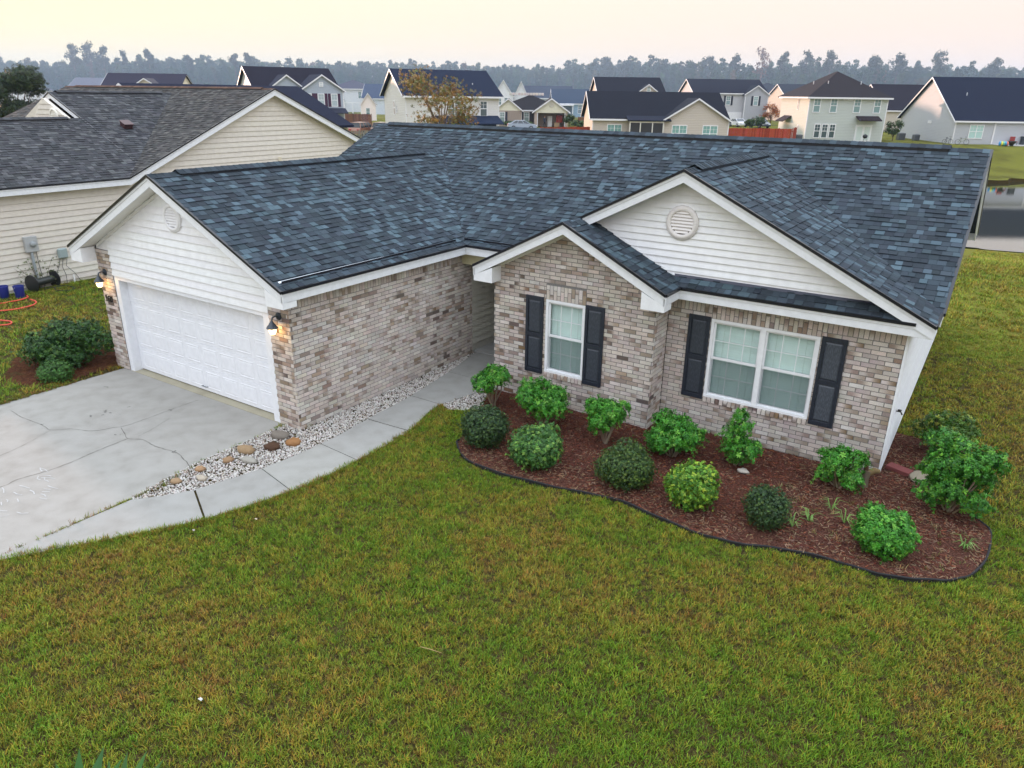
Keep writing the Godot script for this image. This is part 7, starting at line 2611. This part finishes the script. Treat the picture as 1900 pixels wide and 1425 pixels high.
func yard_things() -> void:
	fence("red_fence", "red-stained board fence running right from the porch house", Vector2(25.6, 97), Vector2(34.5, 97), 1.85, C8(172, 76, 54))
	fence("red_fence", "short red-stained fence angling toward the hipped house's corner", Vector2(34.6, 97), Vector2(37.2, 103), 1.85, C8(168, 72, 52))
	fence("red_fence", "red-stained fence rising to the porch house's left corner", Vector2(3.0, 93), Vector2(9.2, 96), 1.85, C8(160, 76, 56))
	fence("brown_fence", "brown board fence in front of the blue-grey house's lawn", Vector2(-28.5, 128), Vector2(-23.6, 128), 1.9, C8(132, 92, 78))
	fence("brown_fence", "brown board fence left of the porch house roof", Vector2(10.3, 128), Vector2(13.4, 130), 1.9, C8(140, 104, 80))
	fence("picket_fence", "weathered grey picket fence by the parked cars", Vector2(-21.0, 92), Vector2(-14.6, 92), 1.3, C8(150, 144, 134), 0.11, 0.08, true)
	fence("picket_fence", "weathered grey picket fence below the brick house", Vector2(-3.0, 94), Vector2(4.5, 94), 1.25, C8(150, 142, 130), 0.11, 0.08, true)
	car("bronze suv parked behind the picket fence", -20.2, 103, 70.0, C8(150, 104, 84), true)
	car("pale bronze suv parked beside the darker one behind the picket fence", -17.6, 104, 75.0, C8(160, 132, 116), true)
	car("silver car parked in front of the brick house", 1.0, 124, 4.0, C8(150, 162, 176), false)
	car("dark suv parked on the drive by the red fence", 44.4, 142, -78.0, C8(46, 56, 70), true)
	car("white car parked beside the dark suv", 41.6, 146, -80.0, C8(222, 224, 228), false)
	car("white car parked in the far left distance by the dark tree", -86.0, 132, 0.0, C8(226, 226, 230), false)
	# air conditioners
	for q in [[37.6, 103.2, "square grey air conditioner at the hipped house's corner", 0.95], [54.8, 110.5, "dark air conditioner against the tall pale gable", 1.0], [56.6, 109.8, "smaller dark air conditioner next to the other at the gable", 0.85]]:
		var t := thing("air_conditioner", q[2], "air conditioner", far_place(q[0], q[1]), deg_to_rad(YAW), "air conditioners beside the houses")
		var s: float = q[3]
		var b := MB.new()
		b.soft(Vector3(-0.45, 0, -0.45) * s, Vector3(0.45, 0.95, 0.45) * s, 0.05, C8(96, 100, 104))
		pm("case", b, mats["paint"], t)
		b = MB.new()
		b.lathe([[0.36 * s, 0.955 * s], [0.3 * s, 0.99 * s], [0.05 * s, 0.99 * s], [0.001, 0.98 * s]], 16, C8(60, 62, 66))
		pm("fan_grille", b, mats["black_metal"], t)
		for i in 6:
			b = MB.new()
			b.bx(Vector3(-0.40, 0.12 + i * 0.13, 0.45) * s, Vector3(0.40, 0.18 + i * 0.13, 0.465) * s, C8(70, 74, 78))
			pm("louvre", b, mats["paint"], t)
	# kettle grill
	var t := thing("kettle_grill", "black kettle grill on the patio of the hipped house", "grill", far_place(46.0, 102.2), 0.0)
	var b := MB.new()
	b.lathe([[0.001, 0.55], [0.2, 0.6], [0.3, 0.75], [0.31, 0.82]], 18, C8(28, 28, 30))
	pm("bowl", b, mats["black_metal"], t)
	b = MB.new()
	b.lathe([[0.32, 0.83], [0.3, 0.95], [0.2, 1.05], [0.03, 1.1], [0.03, 1.14], [0.001, 1.15]], 18, C8(30, 30, 33))
	pm("lid", b, mats["black_metal"], t)
	for i in 3:
		b = MB.new()
		var a := TAU * i / 3
		b.tube([Vector3(cos(a) * 0.18, 0.62, sin(a) * 0.18), Vector3(cos(a) * 0.36, 0, sin(a) * 0.36)], [0.018], 6, C8(120, 122, 126))
		pm("leg", b, mats["black_metal"], t)
	# bicycles
	for q in [[56.6, 101.6, 0.25, C8(60, 62, 66), "dark bicycle leaning at the pond house corner"], [58.4, 101.4, -0.2, C8(110, 124, 70), "olive bicycle leaning by the paired window"]]:
		t = thing("bicycle", q[4], "bicycle", far_place(q[0], q[1]), deg_to_rad(YAW) + q[2], "bicycles by the pond house")
		for x in [-0.52, 0.52]:
			b = MB.new()
			var ring := []
			for i in 21: ring.append(Vector3(x + cos(TAU * i / 20) * 0.31, 0.33 + sin(TAU * i / 20) * 0.31, 0))
			b.tube(ring, [0.022], 6, C8(30, 30, 32), false)
			pm("wheel", b, mats["rubber"], t)
		b = MB.new()
		for s in [[[-0.52, 0.33], [-0.12, 0.33]], [[-0.12, 0.33], [-0.2, 0.78]], [[-0.52, 0.33], [-0.2, 0.74]], [[-0.2, 0.72], [0.36, 0.76]], [[-0.12, 0.33], [0.37, 0.68]], [[0.34, 0.86], [0.52, 0.33]]]:
			b.tube([Vector3(s[0][0], s[0][1], 0), Vector3(s[1][0], s[1][1], 0)], [0.02], 6, q[3])
		pm("frame", b, mats["black_metal"], t)
		b = MB.new()
		b.tube([Vector3(0.34, 0.92, -0.26), Vector3(0.33, 0.98, -0.08), Vector3(0.33, 0.98, 0.08), Vector3(0.34, 0.92, 0.26)], [0.016], 6, C8(40, 40, 42))
		pm("handlebar", b, mats["black_metal"], t)
		b = MB.new()
		b.soft(Vector3(-0.34, 0.80, -0.07), Vector3(-0.08, 0.86, 0.07), 0.02, C8(30, 30, 32))
		pm("saddle", b, mats["rubber"], t)
	# porch clutter by the pond house
	t = thing("beach_toys", "blue and yellow inflatable toy lying in front of the porch", "toy", far_place(63.0, 100.8), 0.3)
	b = MB.new()
	for i in 5:
		b.blob(Vector3(i * 0.22, 0.28, sin(i) * 0.1), Vector3(0.13, 0.3, 0.3), 6, 10, [C8(70, 150, 210), C8(230, 220, 90), C8(110, 190, 170), C8(70, 150, 210), C8(235, 120, 90)][i])
	pm("tube_segments", b, mats["plastic"], t)
	t = thing("fire_pit", "dark round fire pit standing before the porch", "fire pit", far_place(64.6, 100.9))
	b = MB.new()
	b.lathe([[0.25, 0.0], [0.28, 0.25], [0.48, 0.4], [0.5, 0.6], [0.42, 0.6], [0.3, 0.45], [0.001, 0.42]], 18, C8(44, 42, 42))
	pm("bowl", b, mats["black_metal"], t)
	t = thing("patio_chair", "red-brown cushioned chair on the porch behind the fire pit", "chair", far_place(65.6, 102.2), deg_to_rad(YAW))
	b = MB.new()
	b.soft(Vector3(-0.35, 0.36, -0.3), Vector3(0.35, 0.5, 0.35), 0.04, C8(150, 62, 56))
	pm("seat", b, mats["paint"], t)
	b = MB.new()
	b.soft(Vector3(-0.35, 0.5, -0.38), Vector3(0.35, 1.05, -0.26), 0.04, C8(146, 58, 54))
	pm("backrest", b, mats["paint"], t)
	for sx in [-0.3, 0.3]:
		for sz in [-0.28, 0.3]:
			b = MB.new()
			b.tube([Vector3(sx, 0, sz), Vector3(sx, 0.38, sz)], [0.025], 6, C8(70, 58, 52))
			pm("leg", b, mats["wood"], t)
	t = thing("wheeled_bin", "dark wheeled bin standing on the porch by the door", "bin", far_place(67.2, 102.6), deg_to_rad(YAW))
	b = MB.new()
	b.soft(Vector3(-0.3, 0.05, -0.32), Vector3(0.3, 1.0, 0.32), 0.04, C8(52, 58, 62))
	pm("bin_body", b, mats["plastic"], t)
	b = MB.new()
	b.soft(Vector3(-0.33, 1.0, -0.36), Vector3(0.33, 1.08, 0.36), 0.03, C8(46, 50, 54))
	pm("lid", b, mats["plastic"], t)

# ---------------------------------------------------------------- trees
func tree_leafy(called: String, label: String, at: Vector3, h: float, w: float, tone: Array, seed: int, n: int, airy := false, group := "") -> void:
	var t := thing(called, label, "tree", at, 0.0, group)
	var r := RandomNumberGenerator.new()
	r.seed = seed
	var b := MB.new()
	var top := Vector3(0, h * 0.55, 0)
	b.tube([Vector3(0, -0.5, 0), Vector3(0.05, h * 0.25, 0), top], [h * 0.022, h * 0.017, h * 0.008], 8, C8(112, 92, 78))
	var ends := []
	for i in 13:
		var a := TAU * i * 0.381966
		var up := r.randf_range(0.42, 0.95) * h
		var f := w * 0.5 * r.randf_range(0.35, 0.85) * (1.0 - 0.5 * absf(up / h - 0.6))
		var e := Vector3(cos(a) * f, up, sin(a) * f)
		var s := Vector3(0, h * r.randf_range(0.15, 0.45), 0)
		b.tube([s, s.lerp(e, 0.5) + Vector3(0, h * 0.03, 0), e], [h * 0.010, h * 0.007, h * 0.002], 6, C8(116, 98, 84))
		ends.append(e)
	pm("trunk", b, mats["bark"], t)
	for k in 2:
		var xs := []
		for e in ends:
			lumps_fill(xs, e, Vector3(w * 0.17, h * (0.13 if airy else 0.12), w * 0.17), n / ends.size() / 2, seed + int(e.x * 10), 0.6, 0.9, -1e9, Vector2(0.8, 1.5))
		var ks := []
		for x in xs:
			var q := rng.randf()
			ks.append(jit(tone[0] if q < 0.45 else tone[1] if q < 0.8 else tone[2], 0.16))
		scatter("crown", sprigs["big"][k], mats["leaf"], xs, ks, t)

# pine crown: flat clumps of needle faces on short limbs at the top of a bare trunk
func pine_mesh(seed: int, h: float, w: float, low: float, faces: int, trunk_only := false) -> ArrayMesh:
	var r := RandomNumberGenerator.new()
	r.seed = seed
	var b := MB.new()
	if trunk_only:
		b.tube([Vector3(0, -1, 0), Vector3(r.randf_range(-0.3, 0.3), h * 0.5, 0), Vector3(0, h * 0.94, 0)], [0.26, 0.2, 0.06], 6, C8(120, 100, 88))
		return b.mesh()
	var clumps := []
	for i in 15:
		var y := h * lerpf(low, 0.97, (i + r.randf()) / 15.0)
		var q := (y / h - low) / (1.0 - low)
		var f := w * 0.5 * (1.0 - 0.62 * q) * r.randf_range(0.15, 0.95)
		var a := r.randf() * TAU
		clumps.append([Vector3(cos(a) * f, y, sin(a) * f), r.randf_range(0.14, 0.26) * w])
	for i in faces:
		var c: Array = clumps[r.randi() % clumps.size()]
		var d := Vector3(r.randfn(), r.randfn() * 0.55, r.randfn())
		d = d.normalized() * pow(r.randf(), 0.4)
		var p: Vector3 = c[0] + d * c[1]
		var s := r.randf_range(0.22, 0.5)
		var u := Vector3(r.randfn(), r.randfn(), r.randfn()).normalized() * s
		var w2 := u.cross(Vector3(r.randfn(), r.randfn(), r.randfn())).normalized() * s * 0.55
		var k := Color.WHITE * r.randf_range(0.7, 1.0)
		k.a = 1.0
		b.tri(p - u, p + w2, p + u, k)
		b.tri(p - u, p + u, p - w2, k)
	return b.mesh()

func forest() -> void:
	var f := Node3D.new()
	f.name = "far_forest"
	add_child(f)
	meta(f, "hazy mixed pine forest closing the horizon behind the houses", "forest", "", "stuff")
	var kinds := []
	for i in 9: kinds.append([pine_mesh(i + 1, [16.5, 15.5, 17.0, 15.0, 16.0, 14.5, 17.4, 15.8, 16.2][i], [4.4, 5.6, 4.0, 6.0, 4.8, 6.4, 4.2, 5.0, 3.8][i], [0.2, 0.1, 0.3, 0.08, 0.18, 0.06, 0.4, 0.25, 0.3][i], 1100), pine_mesh(i + 1, 15.0, 6.0, 0.4, 0, true)])
	var xs := []
	var ks := []
	for i in 9:
		xs.append([])
		ks.append([])
	var nz := FastNoiseLite.new()
	nz.seed = 3
	nz.frequency = 0.012
	for row in 8:
		var x := -330.0
		while x < 330.0:
			var d := 316.0 + row * 8.0 + rng.randf_range(-5, 5) - 38.0 * smoothstep(30.0, 90.0, x)
			var i := rng.randi() % 9
			var s := rng.randf_range(0.86, 1.04) * (1.0 + 0.14 * nz.get_noise_2d(x, row * 4.0))
			if x < 20: s *= 0.96
			if row < 2: s *= 0.82
			if rng.randf() < 0.05: s *= 1.12
			var p := far_place(x, d)
			xs[i].append(Transform3D(Basis(Vector3.UP, rng.randf() * TAU).scaled(Vector3(s * rng.randf_range(0.85, 1.25), s, s * rng.randf_range(0.85, 1.25))), p))
			var q := rng.randf()
			ks[i].append(jit(C8(58, 84, 56) if q < 0.6 else C8(72, 94, 56) if q < 0.9 else C8(92, 94, 60) if q < 0.985 else C8(118, 96, 68), 0.12))
			x += rng.randf_range(1.7, 3.4)
	for i in 9:
		scatter("tree_crowns", kinds[i][0], mats["needle"], xs[i], ks[i], f)
		var tk := []
		for k in ks[i]: tk.append(Color(0.9, 0.85, 0.8))
		scatter("tree_trunks", kinds[i][1], mats["bark"], xs[i], tk, f)
	# pines that stand clear of the mass
	var tall := [[-176, 318, 22.5, "tallest pine of the left group, its flat crown over the forest"], [-170, 320, 23.0, "broad pine second in the left group over the forest"], [-164, 318, 22.0, "thin-crowned pine third in the left group"], [-157, 321, 20.5, "lower pine ending the left group over the forest"], [-146, 318, 21.0, "pine standing alone right of the left group"], [-131, 320, 18.8, "small lone pine in the left forest line"], [-112, 318, 19.5, "rounded pine beside another above the cream house"], [-107, 320, 20.0, "rounded pine next to its twin above the cream house"], [36, 318, 20.8, "open-crowned pine first of the row above the brick house"], [43, 316, 19.6, "pine with two lobes second in that row"], [57, 312, 19.6, "low round pine third in that row"], [66, 306, 19.4, "slim pine over the dark two-storey roof"], [72, 300, 20.6, "tall pine right of the dark two-storey roof"], [80, 295, 21.0, "bushy pine left of the rust-coloured tree"], [96, 290, 22.3, "tall pine right of the rust-coloured tree"], [104, 288, 22.6, "tall pine second right of the rust-coloured tree"], [112, 286, 22.4, "leaning tall pine over the grey shuttered house"], [126, 282, 21.2, "spire-topped pine left of the hipped house"], [134, 282, 21.8, "pine just left of the hipped house roof"], [148, 282, 22.6, "flat-topped pine over the hipped house"], [168, 282, 20.8, "pine right of the hipped house roof"], [186, 282, 22.4, "broad pine above the cream house's steep roof"], [204, 282, 22.8, "tall pine above the pond house ridge"]]
	for i in tall.size():
		var q: Array = tall[i]
		var t := thing("pine_tree", q[3], "tree", far_place(q[0], q[1]), rng.randf() * TAU, "pines rising above the forest")
		var hh: float = q[2] - (2.0 if q[0] < 20 else 2.4)
		part("crown", pine_mesh(100 + i, hh, hh * rng.randf_range(0.26, 0.38), rng.randf_range(0.5, 0.7), 1100), mats["needle_dark"], t)
		part("trunk", pine_mesh(200 + i, hh, 6.0, 0.5, 0, true), mats["bark"], t)
	var rt := thing("rust_tree", "rust-coloured bare-branched tree among the pines", "tree", far_place(88, 288), 0.0, "pines rising above the forest")
	part("crown", pine_mesh(150, 20.5, 8.0, 0.3, 900), mats["needle_rust"], rt)
	part("trunk", pine_mesh(250, 20.0, 6.0, 0.5, 0, true), mats["bark"], rt)

func trees() -> void:
	tree_leafy("autumn_tree", "airy tree turning orange and green in front of the pale house", far_place(-6.4, 68), 7.6, 7.2, [C8(132, 118, 58), C8(150, 112, 50), C8(112, 122, 60)], 5, 1500, true)
	tree_leafy("dark_tree", "rounded dark green tree at the far left behind the tan house", far_place(-46.2, 72), 7.4, 6.4, [C8(54, 68, 42), C8(64, 80, 46), C8(78, 90, 52)], 6, 9000)
	tree_leafy("dark_tree", "paler green tree behind the rounded dark tree at far left", far_place(-66.0, 92), 8.8, 8.5, [C8(84, 98, 70), C8(96, 108, 78), C8(76, 90, 62)], 7, 7000)
	tree_leafy("orange_tree", "small round orange tree in front of the far green-grey house", far_place(49.5, 152), 4.0, 3.4, [C8(176, 104, 62), C8(190, 122, 70), C8(150, 96, 60)], 8, 700)
	for q in [[43.8, 140, 1.9, 1.8, "small green bush at the hipped house's left rear", 11], [52.2, 107.5, 2.6, 2.2, "upright dark bush between hipped house and pond house", 12], [51.0, 110.0, 1.6, 1.8, "low bush behind the upright dark bush", 13], [9.0, 131.0, 2.0, 2.0, "round green bush right of the open garage", 14], [10.4, 128.0, 1.3, 2.4, "low green bush below the round one by the garage", 15], [-1.0, 133.0, 0.8, 2.6, "clipped low bush under the brick house's window", 16], [2.2, 132.5, 0.8, 2.0, "clipped low bush by the brick house's door", 17], [-17.0, 118.0, 1.8, 2.6, "green bush by the fence left of the pale house", 18], [41.4, 138.0, 1.5, 2.0, "bush beside the white parked car", 19], [-19.5, 126, 1.9, 1.6, "dark green shrub at the end of the brown fence", 20]]:
		tree_leafy("far_bush", q[4], far_place(q[0], q[1]), q[2], q[3], [C8(62, 84, 46), C8(76, 98, 52), C8(90, 110, 58)], q[5], 420, false, "bushes by the far houses")

func build_all() -> void:
	terrain()
	main_house()
	shingle_pool.clear()
	paving()
	gravel()
	beds()
	plants()
	neighbour()
	far_houses()
	yard_things()
	trees()
	forest()
	mist()
	grass()
	palm()
	fittings()

func _ready() -> void:
	rng.seed = 4711
	var cam := Camera3D.new()
	cam.name = "camera"
	cam.fov = 2.0 * rad_to_deg(atan(712.5 / 1364.9))
	cam.rotation_order = EULER_ORDER_YXZ
	cam.position = EYE
	cam.rotation_degrees = Vector3(-21.535, YAW, 0.798)
	cam.near = 0.1
	cam.far = 3000.0
	add_child(cam)
	cam.current = true
	make_sky()
	make_materials()
	build_all()
